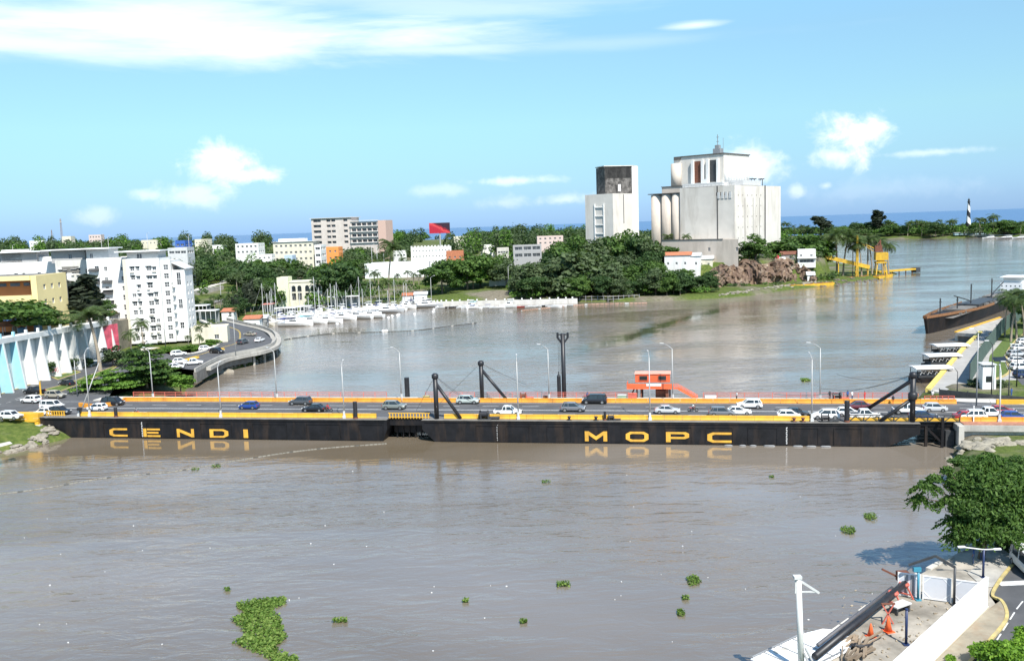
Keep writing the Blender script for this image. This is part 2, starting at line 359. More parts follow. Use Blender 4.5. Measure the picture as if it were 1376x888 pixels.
def water_mat(name, base, base2, sea=False):
    m = bpy.data.materials.new(name); m.use_nodes = True; t = NT(m.node_tree); b = t.n['Principled BSDF']
    g = t.new('NewGeometry').outputs['Position']
    big = t.noise(t.mapping(g, rot=(0, 0, R(18)), sc=(0.006, 0.014, 1)), 1.0, 4, 0.55, 0.6)
    t.link(t.mix(t.ramp(big, [(0.38, 0.0), (0.62, 1.0)]), base, base2), b.inputs['Base Color'])
    b.inputs['IOR'].default_value = 2.6 if not sea else 1.33
    b.inputs['Specular Tint'].default_value = (0.97, 0.93, 0.99, 1)
    b.inputs['Specular IOR Level'].default_value = 0.5
    rip = t.noise(t.mapping(g, rot=(0, 0, R(-14)), sc=(0.45, 1.25, 1)), 1.0, 5, 0.62, 0.4)
    chop = t.noise(t.mapping(g, rot=(0, 0, R(25)), sc=(0.16, 0.42, 1)), 1.0, 3, 0.5, 0.8)
    fine = t.noise(g, 5.0, 3, 0.6)
    patch = t.ramp(t.noise(t.mapping(g, rot=(0, 0, R(30)), sc=(0.010, 0.030, 1)), 1.0, 4, 0.6, 1.2), [(0.40, 0.25), (0.60, 1.0)])
    hgt = t.math('ADD', t.math('ADD', t.math('MULTIPLY', rip, 0.5), t.math('MULTIPLY', chop, 1.7)), t.math('MULTIPLY', fine, 0.05))
    if not sea:      # sheltered water lies calmer under the hulls and along a streak with a painted tree reflection
        xyz = t.new('SeparateXYZ'); t.link(g, xyz.inputs[0]); nz = t.math('MULTIPLY', t.math('SUBTRACT', t.noise(t.mapping(g, sc=(.05, .12, 1)), 1.0, 4), .5), 9)
        vv = t.math('ADD', t.math('ADD', t.math('MULTIPLY', t.math('SUBTRACT', xyz.outputs[0], -.7), .1857), t.math('MULTIPLY', t.math('SUBTRACT', xyz.outputs[1], 154.1), .9826)), nz)
        lee = t.ramp(t.math('DIVIDE', t.math('ADD', vv, 40), 60), [(.25, 1.0), (.50, .14), (.66, .14), (.72, 1.0)])
        patch = t.math('MULTIPLY', patch, lee)
        s0, s1 = P(720, 488), P(1000, 408); dd = (s1 - s0).normalized(); ac = t.math('ADD', t.math('MULTIPLY', t.math('SUBTRACT', xyz.outputs[0], s0.x), -dd.y), t.math('MULTIPLY', t.math('SUBTRACT', xyz.outputs[1], s0.y), dd.x)); al = t.math('ADD', t.math('MULTIPLY', t.math('SUBTRACT', xyz.outputs[0], s0.x), dd.x), t.math('MULTIPLY', t.math('SUBTRACT', xyz.outputs[1], s0.y), dd.y))
        wv = t.math('MULTIPLY', t.math('SUBTRACT', t.noise(t.mapping(g, sc=(.03, .03, 1)), 1.0, 5, .65), .5), 26)
        st = t.math('MULTIPLY', t.ramp(t.math('DIVIDE', t.math('ABSOLUTE', t.math('ADD', ac, wv)), 10), [(.15, 1), (.75, 0)]), t.ramp(t.math('DIVIDE', al, (s1 - s0).length), [(0, 0), (.25, 1), (.8, 1), (1, 0)]))
        patch = t.math('MULTIPLY', patch, t.math('SUBTRACT', 1.0, t.math('MULTIPLY', st, .93))); st = t.math('MULTIPLY', st, .9); bc = b.inputs['Base Color'].links[0].from_socket; t.link(t.mix(st, bc, (.050, .055, .022)), b.inputs['Base Color'])  # dark green in the streak's colour paints the bank trees' reflection
    bn = t.new('Bump'); bn.inputs['Distance'].default_value = 0.34 if not sea else 1.2
    t.val(bn.inputs['Strength'], t.math('MULTIPLY', patch, 0.68)); t.link(hgt, bn.inputs['Height']); t.link(bn.outputs[0], b.inputs['Normal'])
    b.inputs['Roughness'].default_value = 0.07 if not sea else 0.35
    return m
river_m = water_mat('muddy_river_water', (0.150, 0.118, 0.078), (0.235, 0.202, 0.166))
sea_m = water_mat('blue_sea_water', (0.075, 0.150, 0.285), (0.08, 0.165, 0.31), sea=True)  # blue lifted towards the sky colour, painting in sea haze
mb = MB(); mb.add([(-800, -60, 0), (1600, -60, 0), (1600, 1560, 0), (-800, 1560, 0)], [(0, 1, 2, 3)])
tag(mb.obj('river_water', river_m), kind='structure')
mb = MB(); mb.add([(-60000, 1561, -0.05), (60000, 1561, -0.05), (60000, 62000, -0.05), (-60000, 62000, -0.05)], [(0, 1, 2, 3)])
tag(mb.obj('sea_water', sea_m), kind='structure')

def sheet(name, pts, m, z=None, thick=None, kind='structure', parent=None):
    "flat polygon from world (x, y) points; with thick it is a slab"
    mb = MB()
    if thick: mb.prism([p[:2] for p in pts], z - thick, z)
    else:
        a = sum(pts[i][0] * pts[(i + 1) % len(pts)][1] - pts[(i + 1) % len(pts)][0] * pts[i][1] for i in range(len(pts)))
        pts = pts if a > 0 else pts[::-1]
        mb.add([(p[0], p[1], z) for p in pts], [tuple(range(len(pts)))])
    o = mb.obj(name, m, parent)
    if kind and not parent: o['kind'] = kind
    return o
def strip(mb, pts, w, z0, z1, mi=0, closed=False):
    "vertical-sided strip (wall, kerb) of width w along 2D points; z may be a list"
    n = len(pts)
    for i in range(n if closed else n - 1):
        a = Vector(pts[i][:2]); b = Vector(pts[(i + 1) % n][:2]); d = (b - a)
        if d.length < 1e-4: continue
        d.normalize(); nrm = Vector((-d.y, d.x)) * w / 2; e = d * 0.002
        q = [a - nrm, b - nrm, b + nrm, a + nrm]
        za0, zb0 = (z0[i], z0[(i + 1) % n]) if isinstance(z0, list) else (z0, z0)
        za1, zb1 = (z1[i], z1[(i + 1) % n]) if isinstance(z1, list) else (z1, z1)
        mb.prism([tuple(p) for p in q], [za0, zb0, zb0, za0], [za1, zb1, zb1, za1], mi)
    return mb
def smooth_path(pts, n=6):
    "Catmull-Rom through 2D points"
    pts = [Vector(p[:2]) for p in pts]; out = []
    for i in range(len(pts) - 1):
        p0, p1, p2, p3 = pts[max(i - 1, 0)], pts[i], pts[i + 1], pts[min(i + 2, len(pts) - 1)]
        for k in range(n):
            t = k / n
            out.append(0.5 * ((2 * p1) + (p2 - p0) * t + (2 * p0 - 5 * p1 + 4 * p2 - p3) * t * t + (3 * p1 - p0 - 3 * p2 + p3) * t ** 3))
    return out + [pts[-1]]

# ================================================================ THE FLOATING BRIDGE
BA = math.atan2(-0.189, 1.0)                       # bearing of the bridge
BU = Vector((math.cos(BA), math.sin(BA))); BV = Vector((-BU.y, BU.x)); B0 = Vector((-0.7, 154.1))
def B(s, v, z=0.0): q = B0 + BU * s + BV * v; return Vector((q.x, q.y, z))
def BT(x, y, z): return B(x, y, z)
def sx(px, v=0.0, z=0.0):
    "bridge chainage of the point at picture column px on the line v, z"
    lo, hi = -200.0, 200.0
    for _ in range(50):
        m = (lo + hi) / 2; q = B(m, v, z) - Vector((0, 0, HC)); f = q.y * cP - q.z * sP; u = q.y * sP + q.z * cP
        x = 688 + F * (q.x / f * cR - u / f * sR)
        lo, hi = (m, hi) if x < px else (lo, m)
    return lo
DZ = 4.0
sL, sR_ = sx(40, 8, DZ), sx(1283, 8, DZ)
# asphalt: on the pontoons and on to both banks
mb = MB(); mb.add([B(sL, 1.55, DZ), B(sR_ + 60, 1.55, DZ), B(sR_ + 60, 15.6, DZ), B(sL, 15.6, DZ)], [(0, 1, 2, 3)])
tag(mb.obj('bridge_road', asphalt), kind='structure')
mb = MB()
for v in (5.2, 8.55, 8.85, 12.2):
    s = sL + 2
    while s < sR_ + 50:
        ln = 3.2 if v in (5.2, 12.2) else 14
        mb.add([B(s, v - .07, DZ + .006), B(s + ln, v - .07, DZ + .006), B(s + ln, v + .07, DZ + .006), B(s, v + .07, DZ + .006)], [(0, 1, 2, 3)]); s += ln + (4.5 if ln < 5 else 0.02)
for v in (1.95, 15.2):
    mb.add([B(sL, v - .06, DZ + .006), B(sR_ + 50, v - .06, DZ + .006), B(sR_ + 50, v + .06, DZ + .006), B(sL, v + .06, DZ + .006)], [(0, 1, 2, 3)])
tag(mb.obj('lane_markings', paint_w), kind='structure')

from mathutils.geometry import tessellate_polygon
LET = {  # letters as strokes on a unit box; (x0, z0, x1, z1, ...) polygons
 'C': [[(1, .80), (1, 1), (.22, 1), (0, .80), (0, .20), (.22, 0), (1, 0), (1, .22), (.30, .22), (.20, .30), (.20, .70), (.30, .78), (.86, .78)]],
 'E': [[(0, 0), (.2, 0), (.2, 1), (0, 1)], [(.2, .8), (1, .8), (1, 1), (.2, 1)], [(.2, .40), (.9, .40), (.9, .60), (.2, .60)], [(.2, 0), (1, 0), (1, .2), (.2, .2)]],
 'N': [[(0, 0), (.16, 0), (.16, 1), (0, 1)], [(.84, 0), (1, 0), (1, 1), (.84, 1)], [(.16, .98), (.16, .62), (.84, .02), (.84, .38)]],
 'D': [[(0, 0), (.2, 0), (.2, 1), (0, 1)], [(.2, .8), (.68, .8), (.8, .68), (.8, .32), (.68, .2), (.2, .2), (.2, 0), (.76, 0), (1, .24), (1, .76), (.76, 1), (.2, 1)]],
 'I': [[(0, 0), (1, 0), (1, 1), (0, 1)]],
 'M': [[(0, 0), (.17, 0), (.17, 1), (0, 1)], [(.83, 0), (1, 0), (1, 1), (.83, 1)], [(.17, 1), (.17, .62), (.5, .12), (.5, .50)], [(.5, .50), (.5, .12), (.83, .62), (.83, 1)]],
 'O': [[(0, .24), (.2, 0), (.8, 0), (1, .24), (1, .5), (.82, .5), (.82, .3), (.72, .22), (.28, .22), (.18, .3), (.18, .5), (0, .5)],
       [(0, .5), (.18, .5), (.18, .7), (.28, .78), (.72, .78), (.82, .7), (.82, .5), (1, .5), (1, .76), (.8, 1), (.2, 1), (0, .76)]],
 'P': [[(0, 0), (.2, 0), (.2, 1), (0, 1)], [(.2, .8), (.74, .8), (.82, .72), (.82, .60), (.74, .52), (.2, .52), (.2, .32), (.82, .32), (1, .48), (1, .84), (.86, 1), (.2, 1)]]}
def lettering(mb, text_spec, z0, z1, v=-0.085):
    for ch, pa, pb in text_spec:
        a, b = sx(pa, 0, 1), sx(pb, 0, 1)
        for poly in LET[ch]:
            n = len(poly); fr = [B(a + (b - a) * x, v, z0 + (z1 - z0) * z) for x, z in poly]; bk = [B(a + (b - a) * x, -0.03, z0 + (z1 - z0) * z) for x, z in poly]
            bm = bmesh.new(); vs = [bm.verts.new(p) for p in fr]; bm.free(); tri = tessellate_polygon([[Vector((x * 3, z, 0)) for x, z in poly]]); mb.add(fr, [tuple(q) for q in tri])
            mb.add(fr + bk, [(i, (i + 1) % n, n + (i + 1) % n, n + i) for i in range(n)])
def pontoon(name, label, pa, pb, rake_l, rake_r, spec, letters_z, panels, group):
    t = thing(name, label, 'pontoon', B((sx(pa) + sx(pb)) / 2, 9, 0), BA, group)
    inv = t.matrix_basis.inverted() if False else None
    a, b = sx(pa), sx(pb)
    def sub(mb, nm, ms): o = mb.obj(nm, ms, t); o.matrix_parent_inverse = Matrix.Translation(-t.location) if False else (Matrix.Translation(t.location) @ Matrix.Rotation(BA, 4, 'Z')).inverted(); return o
    mb = MB()    # hull profile in (s, z) swept across v
    prof = [(a, DZ - 0.1), (a, 2.2), (a + rake_l, -0.8), (b - rake_r, -0.8), (b, 2.2), (b, DZ - 0.1)]
    n = len(prof); vs = [B(s, v, z) for v in (0, 20.3) for s, z in prof]
    mb.add(vs, [tuple(range(n)), tuple(range(2 * n - 1, n - 1, -1))] + [(i, n + i, n + (i + 1) % n, (i + 1) % n) for i in range(n)])
    sub(mb, 'hull', black)
    mb = MB(); mb.box(a, b, -0.16, 20.46, DZ - 0.099, DZ - 0.012, 0, BT); sub(mb, 'deck_plate', dark_conc)
    mb = MB()
    for p0, p1 in panels:
        q0, q1 = sx(p0), sx(p1)
        for (s0, s1, z0, z1) in ((q0, q1, 3.0, 3.12), (q0, q0 + .12, .25, 3.0), (q1 - .12, q1, .25, 3.0)):
            mb.box(s0, s1, -0.11, 0.01, z0, z1, 0, BT)
    mb.box(a + .5, b - .5, -0.14, 0.01, 3.55, 3.7, 0, BT); mb.box(a + rake_l, b - rake_r, -0.09, 0.01, 0.12, 0.24, 0, BT)
    sub(mb, 'rubbing_frame', black)
    mb = MB(); lettering(mb, spec, *letters_z); sub(mb, 'lettering', mat('letter_yellow', (0.74, 0.40, 0.05), 0.6, var=0.16, scale=0.9, stain=.55, stain_col=(.30, .17, .04)))
    # draught marks: small white figures in a column
    mb = MB()
    for p in ((192,) if pa < 100 else (669, 1057)):
        s = sx(p)
        for k in range(9): mb.box(s - .10, s + .10, -0.04, 0.01, 0.35 + k * 0.33, 0.47 + k * 0.33, 0, BT); mb.box(s + (-.1 if k % 2 else .04), s + (-.04 if k % 2 else .1), -0.04, 0.01, 0.47 + k * .33, 0.56 + k * .33, 0, BT)
    sub(mb, 'draught_marks', clean_white)
    # walkway behind the far barrier
    mb = MB(); mb.box(a, b, 16.3, 20.2, DZ - 0.011, DZ + 0.14, 0, BT); sub(mb, 'walkway', pale_conc)
    return t
pontoon('floating_pontoon', 'long black steel pontoon marked CENDI in yellow, carrying the road at its left half', 56, 521, 9, 1.2,
        [('C', 147.5, 171.5), ('E', 193, 215.5), ('N', 238, 261), ('D', 282, 307), ('I', 327.5, 333.5)], (0.35, 1.95),
        [(140, 190), (198, 235), (270, 312), (340, 386), (412, 458), (482, 516)], 'pontoons carrying the bridge')
pontoon('floating_pontoon', 'long black steel pontoon marked MOPC in yellow, carrying the road at its right half', 568, 1236, 3.2, 7,
        [('M', 786, 816), ('O', 841, 871.5), ('P', 895, 926), ('C', 950.5, 983)], (0.45, 2.2),
        [(640, 670), (680, 712), (735, 768), (785, 818), (835, 873), (894, 930), (948, 985), (1005, 1045), (1062, 1100), (1120, 1158)], 'pontoons carrying the bridge')
# recessed connector between the pontoons
t = thing('connector_span', 'dark recessed link span between the two black pontoons', 'link span', B(sx(545), 9, 0), BA)
inv = (Matrix.Translation(t.location) @ Matrix.Rotation(BA, 4, 'Z')).inverted()
a, b = sx(521) + .02, sx(568) - .02
mb = MB(); mb.box(a, b, 1.6, 19.5, 2.6, DZ - 0.02, 0, BT); mb.box(a + .3, b - .3, 3.2, 17, 0.9, 2.6, 0, BT); o = mb.obj('girder', black, t); o.matrix_parent_inverse = inv
mb = MB()
for k in range(5): mb.box(a + .8 + k * 1.15, a + 1.0 + k * 1.15, 2.9, 3.2, -0.5, 2.6, 0, BT)
o = mb.obj('fender_pile', black, t); o.matrix_parent_inverse = inv
# the right-hand link span over open water, and its dark pier
t = thing('connector_span', 'dark steel link span reaching the right bank over open water', 'link span', B(sx(1255), 9, 0), BA)
inv = (Matrix.Translation(t.location) @ Matrix.Rotation(BA, 4, 'Z')).inverted()
a, b = sx(1236) + .02, sx(1283)
mb = MB(); mb.box(a, b, 1.2, 20, 3.3, DZ - 0.02, 0, BT)
for v in (1.4, 6, 12, 18): mb.box(a, b, v, v + .4, 2.7, 3.3, 0, BT)
o = mb.obj('girder', black, t); o.matrix_parent_inverse = inv
mb = MB(); mb.box(b - 1.3, b, 0.4, 19, -1, 2.69, 0, BT); o = mb.obj('pier', steel_dk, t); o.matrix_parent_inverse = inv
mb = MB(); mb.box(b - 2.1, b - 1.7, -.1, .3, -1, 4.9, 0, BT); mb.box(b - 4.4, b - 4.0, 0.6, 1.0, -1, 3.3, 0, BT); mb.beam(B(b - 4.2, .8, 3.2), B(b - 1.9, .1, .8), .3); o = mb.obj('fender_pile', black, t); o.matrix_parent_inverse = inv
# right abutment: concrete slab edge on the bank
t = thing('bridge_abutment', 'weathered concrete abutment carrying the road at the right bank', 'abutment', B(b + 12, 8, 0), BA)
inv = (Matrix.Translation(t.location) @ Matrix.Rotation(BA, 4, 'Z')).inverted()
mb = MB(); mb.box(b + .02, b + 62, -1.2, 21, 3.0, DZ - 0.03, 0, BT); mb.box(b + .3, b + 60, -.4, 20.4, -1, 2.98, 1, BT)
o = mb.obj('slab', [concrete, pale_conc], t); o.matrix_parent_inverse = inv
mb = MB(); mb.box(b + .1, b + .9, -1.6, -.8, -1, 3.9, 0, BT); o = mb.obj('pile', pale_conc, t); o.matrix_parent_inverse = inv
mb = MB(); mb.box(b + 1, b + 61, -.9, 1.0, DZ - 0.028, DZ + 0.12, 0, BT); o = mb.obj('brick_footway', mat('red_brick_footway', (0.36, 0.17, 0.11), 0.85, var=0.3, scale=1.5), t); o.matrix_parent_inverse = inv
# left abutment and yellow girder approach
t = thing('bridge_abutment', 'yellow painted approach beam on stub columns at the left bank', 'abutment', B(sx(30), 4, 0), BA)
inv = (Matrix.Translation(t.location) @ Matrix.Rotation(BA, 4, 'Z')).inverted()
a = sx(56) - .05
mb = MB(); mb.box(a - 26, a, -0.4, 1.3, DZ - .9, DZ + .75, 0, BT); o = mb.obj('beam', yellow, t); o.matrix_parent_inverse = inv
mb = MB(); mb.box(a - 6.2, a - 4.8, -0.6, 1.2, 1.2, DZ - .91, 0, BT); mb.box(a - .7, a, -.6, 1.2, 1.2, DZ - .91, 0, BT); o = mb.obj('column', yellow, t); o.matrix_parent_inverse = inv
mb = MB(); mb.box(a - 3.4, a + .6, -.9, 18, -.8, 2.6, 0, BT); mb.box(a - 30, a - 3.4, 1.2, 18, 1, DZ - .3, 0, BT); o = mb.obj('footing', pale_conc, t); o.matrix_parent_inverse = inv

def barrier(label, s0, s1, v, z, m=yellow, h=0.82, w=0.42, seg=3.0):
    t = thing('road_barrier', label, 'barrier', B((s0 + s1) / 2, v, z), BA, 'yellow road barriers along the bridge')
    L = s1 - s0; mb = MB(); n = max(1, int(round(L / seg))); g = L / n
    for k in range(n):
        x0, x1 = -L / 2 + k * g + .02, -L / 2 + (k + 1) * g - .02
        pr = [(-w / 2, 0), (-w / 2, .12), (-w * .3, .36), (-w * .26, h), (w * .26, h), (w * .3, .36), (w / 2, .12), (w / 2, 0)]
        mb.loft([[(x, y, zz) for y, zz in pr] for x in (x0, x1)])
    mb.obj('concrete_run', m, t); return t
barrier('near yellow barrier on the pontoon marked CENDI', sx(105, 1.3, DZ), sx(506, 1.3, DZ), 1.3, DZ)
barrier('near yellow barrier on the pontoon marked MOPC', sx(597, 1.3, DZ), sx(1089, 1.3, DZ), 1.3, DZ)
barrier('far amber barrier on the pontoon marked CENDI', sx(168, 16, DZ), sx(540, 16, DZ), 15.9, DZ, orange_y)
barrier('far amber barrier on the pontoon marked MOPC', sx(541, 16, DZ), sx(1285, 16, DZ), 15.9, DZ, orange_y)
barrier('amber barrier on the right bank above the concrete abutment', sx(1290, 1.3, DZ), sx(1290, 1.3, DZ) + 46, 1.3, DZ, orange_y)
# yellow expansion gates (slatted) beside the road
def gate(label, p0, p1, v, slats=12, m=yellow):
    s0, s1 = sx(p0, v, DZ), sx(p1, v, DZ); t = thing('slatted_guard_rail', label, 'guard rail', B((s0 + s1) / 2, v, DZ), BA); L = s1 - s0
    mb = MB(); mb.box(-L/2, L/2, -.06, .06, .85, .98); mb.box(-L/2, L/2, -.06, .06, .12, .24); mb.obj('rail', m, t)
    mb = MB()
    for k in range(slats): x = -L/2 + (k + .5) * L / slats; mb.box(x - .09, x + .09, -.05, .05, -.08, .86)
    mb.obj('slat_panel', m, t)
gate('yellow slatted guard rail beside the gap between the pontoons', 522, 578, 1.3, 14)
gate('yellow slatted guard rail at the left end of the pontoon', 62, 88, 1.3, 8)
def truss_rail(label, p0, p1, v, z=DZ):
    s0, s1 = sx(p0, v, z), sx(p1, v, z); t = thing('truss_railing', label, 'railing', B((s0 + s1) / 2, v, z), BA, 'truss railings at the right link span'); L = s1 - s0
    mb = MB(); mb.box(-L/2, L/2, -.06, .06, 1.05, 1.2); mb.box(-L/2, L/2, -.06, .06, 0.02, .14); n = max(2, int(L / 1.9)); g = L / n
    for k in range(n):
        x = -L/2 + k * g; mb.beam((x, 0, .1), (x, 0, 1.1), .1); mb.beam((x, 0, .1), (x + g / 2, 0, 1.1), .09); mb.beam((x + g, 0, .1), (x + g / 2, 0, 1.1), .09)
    mb.beam((L/2, 0, .1), (L/2, 0, 1.1), .1); mb.obj('truss', steel_dk, t)
    mb = MB(); mb.box(-L/2, L/2, .14, .30, 0.0, .62); mb.obj('kerb_board', yellow, t)
truss_rail('dark truss railing at the near edge of the pontoon beside the big mast', 1141, 1222, .9)
truss_rail('dark truss railing at the near edge of the right link span', 1226, 1290, .9)
# red railing along the walkway
def rail_run(name, label, pts, h, m, every=2.2, rails=3, r=.035, cat='railing', group=None, board=None):
    "pts: 3D base line"
    c = sum((Vector(p) for p in pts), Vector()) / len(pts); t = thing(name, label, cat, c, 0, group); mb = MB(); q = [Vector(p) - c for p in pts]
    for a, b in zip(q, q[1:]):
        for k in range(rails): hh = h * (k + 1) / rails; mb.beam(a + Vector((0, 0, hh)), b + Vector((0, 0, hh)), r * 2)
    mb.obj('rail', m, t); mb = MB()
    for a, b in zip(q, q[1:]):
        n = max(1, int((b - a).length / every))
        for k in range(n + 1): p = a + (b - a) * k / n; mb.beam(p, p + Vector((0, 0, h + .03)), r * 2.4)
    mb.obj('post', m, t)
    return t
for p0, p1, lab in ((180, 520, 'red pipe railing behind the walkway of the pontoon marked CENDI'), (572, 845, 'red pipe railing behind the walkway left of the orange cabin'), (945, 1232, 'red pipe railing behind the walkway right of the orange cabin')):
    rail_run('walkway_railing', lab, [B(sx(p0, 20, DZ), 19.9, DZ + .14), B(sx(p1, 20, DZ), 19.9, DZ + .14)], 1.05, red_rail, 2.4, 3, .04, group='red walkway railings')
rail_run('walkway_railing', 'red railing at the corner where the walkway meets the right bank', [B(sx(1243, 17, DZ), 17.4, DZ), B(sx(1283, 17, DZ), 17.4, DZ)], 1.1, red_rail, .9, 3, .05, group='red walkway railings')

# masts with raking struts
def cable(mb, a, b, sag, r=.03, n=10):
    a, b = Vector(a), Vector(b); pts = [a.lerp(b, k / n) - Vector((0, 0, sag * 4 * (k / n) * (1 - k / n))) for k in range(n + 1)]; mb.tube(pts, r, 5)
def mast(label, px, v, h, strut, z=DZ, stays=(), rr=.42, knob=0):
    s = sx(px, v, z); t = thing('black_mast', label, 'mast', B(s, v, z), BA, 'black mooring masts on the bridge')
    mb = MB(); mb.tube([(0, 0, 0), (0, 0, h)], rr, 14); mb.lathe([(.5, 0), (.62, .2), (.62, .7), (.3, .95), (0.02, 1.0)], 12, (0, 0, h - .3)); mb.obj('post', blackp, t, True)
    if knob: mb = MB(); mb.lathe([(.45, 0), (.75, .3), (.75, 1.1), (.45, 1.4)], 12, (0, 0, knob)); mb.obj('collar', blackp, t, True)
    for (dx, dv, h0) in strut: mb = MB(); mb.tube([(0, 0, h0), (dx, dv, .1)], rr * .72, 12); mb.obj('strut', blackp, t, True)
    if stays:
        mb = MB()
        for (dx, dv, dz, sag) in stays: cable(mb, (0, 0, h + .2), (dx, dv, dz), sag)
        mb.obj('stay_cable', steel_dk, t)
    return t
mast('black mast with a raking strut at the near edge beside the gap between pontoons', 587, 1.0, 7.6, [(4.4, 0, 6.6)], stays=[(-5.6, 6, .2, 0), (6.6, 2.5, 2.4, .6), (5.5, 10, .2, .2)])
mast('black mast with a raking strut beyond the far barrier above the white car', 648, 17.5, 7.3, [(5.0, 0, 6.3)], stays=[(-7.5, -4, .3, 0), (9.0, 0, 3.6, .3), (13.5, .5, 1.2, .8), (12, .4, 2.0, .4)])
mast('tallest raking-strut mast, black, at the right end of the bridge', 1226, 1.0, 7.6, [(-5.0, 0, 3.9), (-5.3, 9.2, 7.0)], stays=[(-9, 17, 5, 1.0), (-20, 17.5, 1.2, 1.4), (8, 12, 1, .4), (-12, 17, 2.4, 1.2)], knob=3.6)
# dolphin tower behind the walkway
t = thing('dolphin_pile', 'tall black pile with a forked head standing behind the bridge', 'pile', B(sx(758.5, 21.5, 2), 21.6, -1), BA)
mb = MB(); mb.tube([(0, 0, 0), (0, 0, 17.6)], .43, 16); mb.obj('shaft', blackp, t, True)
mb = MB()
for sgn in (-1, 1): mb.beam((0, 0, 15.4), (sgn * 1.0, 0, 16.8), .35); mb.beam((sgn * 1.0, 0, 16.7), (sgn * 1.0, 0, 17.8), .4)
mb.box(-1.2, 1.2, -.25, .25, 17.3, 17.5); mb.obj('forked_head', blackp, t)
mb = MB(); cable(mb, (-.9, -.3, 16.8), (-.8, -.5, 5.2), 0, .03); cable(mb, (-.6, -.3, 16.8), (-.55, -.5, 5.2), 0, .03); mb.obj('hoist_cable', steel_dk, t)
def stub(label, px, v, z, h, r=.5, name='mooring_pile', topped=False):
    t = thing(name, label, 'pile', B(sx(px, v, z), v, z), BA, 'short black mooring piles')
    mb = MB(); prof = [(r, 0), (r, h)] + ([(r * .6, h + .35), (.08, h + .4), (.08, h + 1.0)] if topped else [(r * .92, h + .04)]); mb.lathe(prof, 14); mb.obj('shaft', blackp, t)
    mb = MB(); mb.lathe([(r + .06, 0.0), (r + .06, .35)], 14, (0, 0, .02)); mb.obj('collar', rust, t)
stub('short black pile just behind the railing left of the masts', 548.5, 20.9, 1, 7.0)
stub('black pile with a thin spike beside the foot of the tall forked pile', 752, 20.9, 1, 7.2, .36, topped=True)
stub('black pile standing at the near edge before the dark grey car', 478, .75, DZ - .1, 3.2, .38)
stub('thick black stub at the near edge left of the word CENDI', 156, .7, DZ - .1, 1.9, .32)
stub('black pile at the near edge left of the truss railing', 1138, .7, DZ - .1, 3.6, .42)
stub('small black stub in front of the rounded drum', 813, .7, DZ - .1, 1.6, .22)
# winch, drums and deck gear
def winch(label, px, v, z, sc=1.0, m=blackp, frame=steel_dk, cat='winch'):
    t = thing('deck_winch', label, cat, B(sx(px, v, z), v, z), BA, 'deck winches on the pontoons'); t.scale = (sc,) * 3
    mb = MB(); mb.box(-1.2, 1.2, -.5, .5, 0, .18); mb.box(-.75, -.6, -.5, .5, .18, 1.0); mb.box(.6, .75, -.5, .5, .18, 1.0); mb.box(.8, 2.6, -.3, .3, .18, .5); mb.obj('frame', frame, t)
    mb = MB(); mb.tube([(-.95, 0, .9), (-.85, 0, .9)], .8, 16); mb.tube([(.45, 0, .9), (.55, 0, .9)], .8, 16); mb.tube([(-.85, 0, .9), (.45, 0, .9)], .5, 16); mb.obj('drum', m, t)
winch('black winch drum at the near edge below the white pickup', 652, .7, DZ)
winch('small rounded black winch above the letter M', 822, .7, DZ, .6)
winch('black winch before the white car near the right end', 1110, .7, DZ, .8)
winch('red and black winch on the walkway left of the forked pile', 704, 18.5, DZ + .15, .75, rust, red_rail)
winch('winch on the walkway beside the group of people', 1125, 18.7, DZ + .15, .8, blackp, red_rail)
for px, lab in ((801, 'black bollard at the near edge above the letter M'), (1067, 'dark red bollard at the near edge, left one of a pair'), (1079, 'dark red bollard at the near edge, right one of a pair'), (765, 'black bollard at the near edge right of the lamp post')):
    t = thing('mooring_bollard', lab, 'bollard', B(sx(px, .5, DZ), .45, DZ - .01), BA, 'mooring bollards on the near edge')
    mb = MB(); mb.lathe([(.28, 0), (.2, .1), (.2, .45), (.32, .55), (.32, .68), (.1, .75)], 12); mb.obj('post', rust if px in (1067, 1079) else blackp, t, True)
    mb = MB(); mb.box(-.45, .45, -.3, .3, -.02, .05); mb.obj('base_plate', steel_dk, t)
# tyres/fenders floating along the hull
for i, (p0, p1) in enumerate(((972, 985), (992, 1003), (1006, 1017), (1025, 1042), (1064, 1079), (1082, 1097), (1101, 1117))):
    a, b = sx(p0), sx(p1); t = thing('floating_fender', 'grey float lying on the water against the hull right of the last C', 'fender', B((a + b) / 2, -.45, .0), BA, 'grey floats along the pontoon')
    L = b - a; mb = MB(); mb.tube([(-L/2 + .1, 0, .05), (-L/2 + .4, 0, .08), (L/2 - .4, 0, .08), (L/2 - .1, 0, .05)], [.08, .15, .15, .08], 8); mb.obj('float', mat('weathered_float', (.24, .245, .25), .7, var=.3, scale=2), t, True)
# orange control cabin on legs with a stair
t = thing('control_cabin', 'orange red control cabin raised on steel legs behind the bridge', 'cabin', B(sx(880, 22, DZ), 21.8, DZ - .6), BA); t.scale = (.80, .85, .62)
Wc = 8.4
mb = MB(); mb.box(-4.6, 3.7, -1.5, 1.8, 5.9, 8.5); mb.box(-4.75, 3.9, -1.7, 2.0, 8.5, 8.68, 1)
for k in range(28): x = -4.5 + k * .3; mb.box(x, x + .1, -1.55, -1.5, 6.0, 8.4)
mb.obj('cabin_shell', [coral, mat('pale_coral', (.80, .38, .28), .5)], t)
for x0, x1 in ((-3.6, -1.7), (.9, 2.8)):
    mb = MB(); mb.box(x0, x1, -1.60, -1.56, 6.6, 8.0); o = mb.obj('window', glass, t)
    mb = MB()
    for q in ((x0 - .1, x1 + .1, 8.0, 8.12), (x0 - .1, x1 + .1, 6.48, 6.6), (x0 - .1, x0, 6.6, 8.0), (x1, x1 + .1, 6.6, 8.0)): mb.box(q[0], q[1], -1.64, -1.5, q[2], q[3])
    mb.obj('window_frame', coral, o)
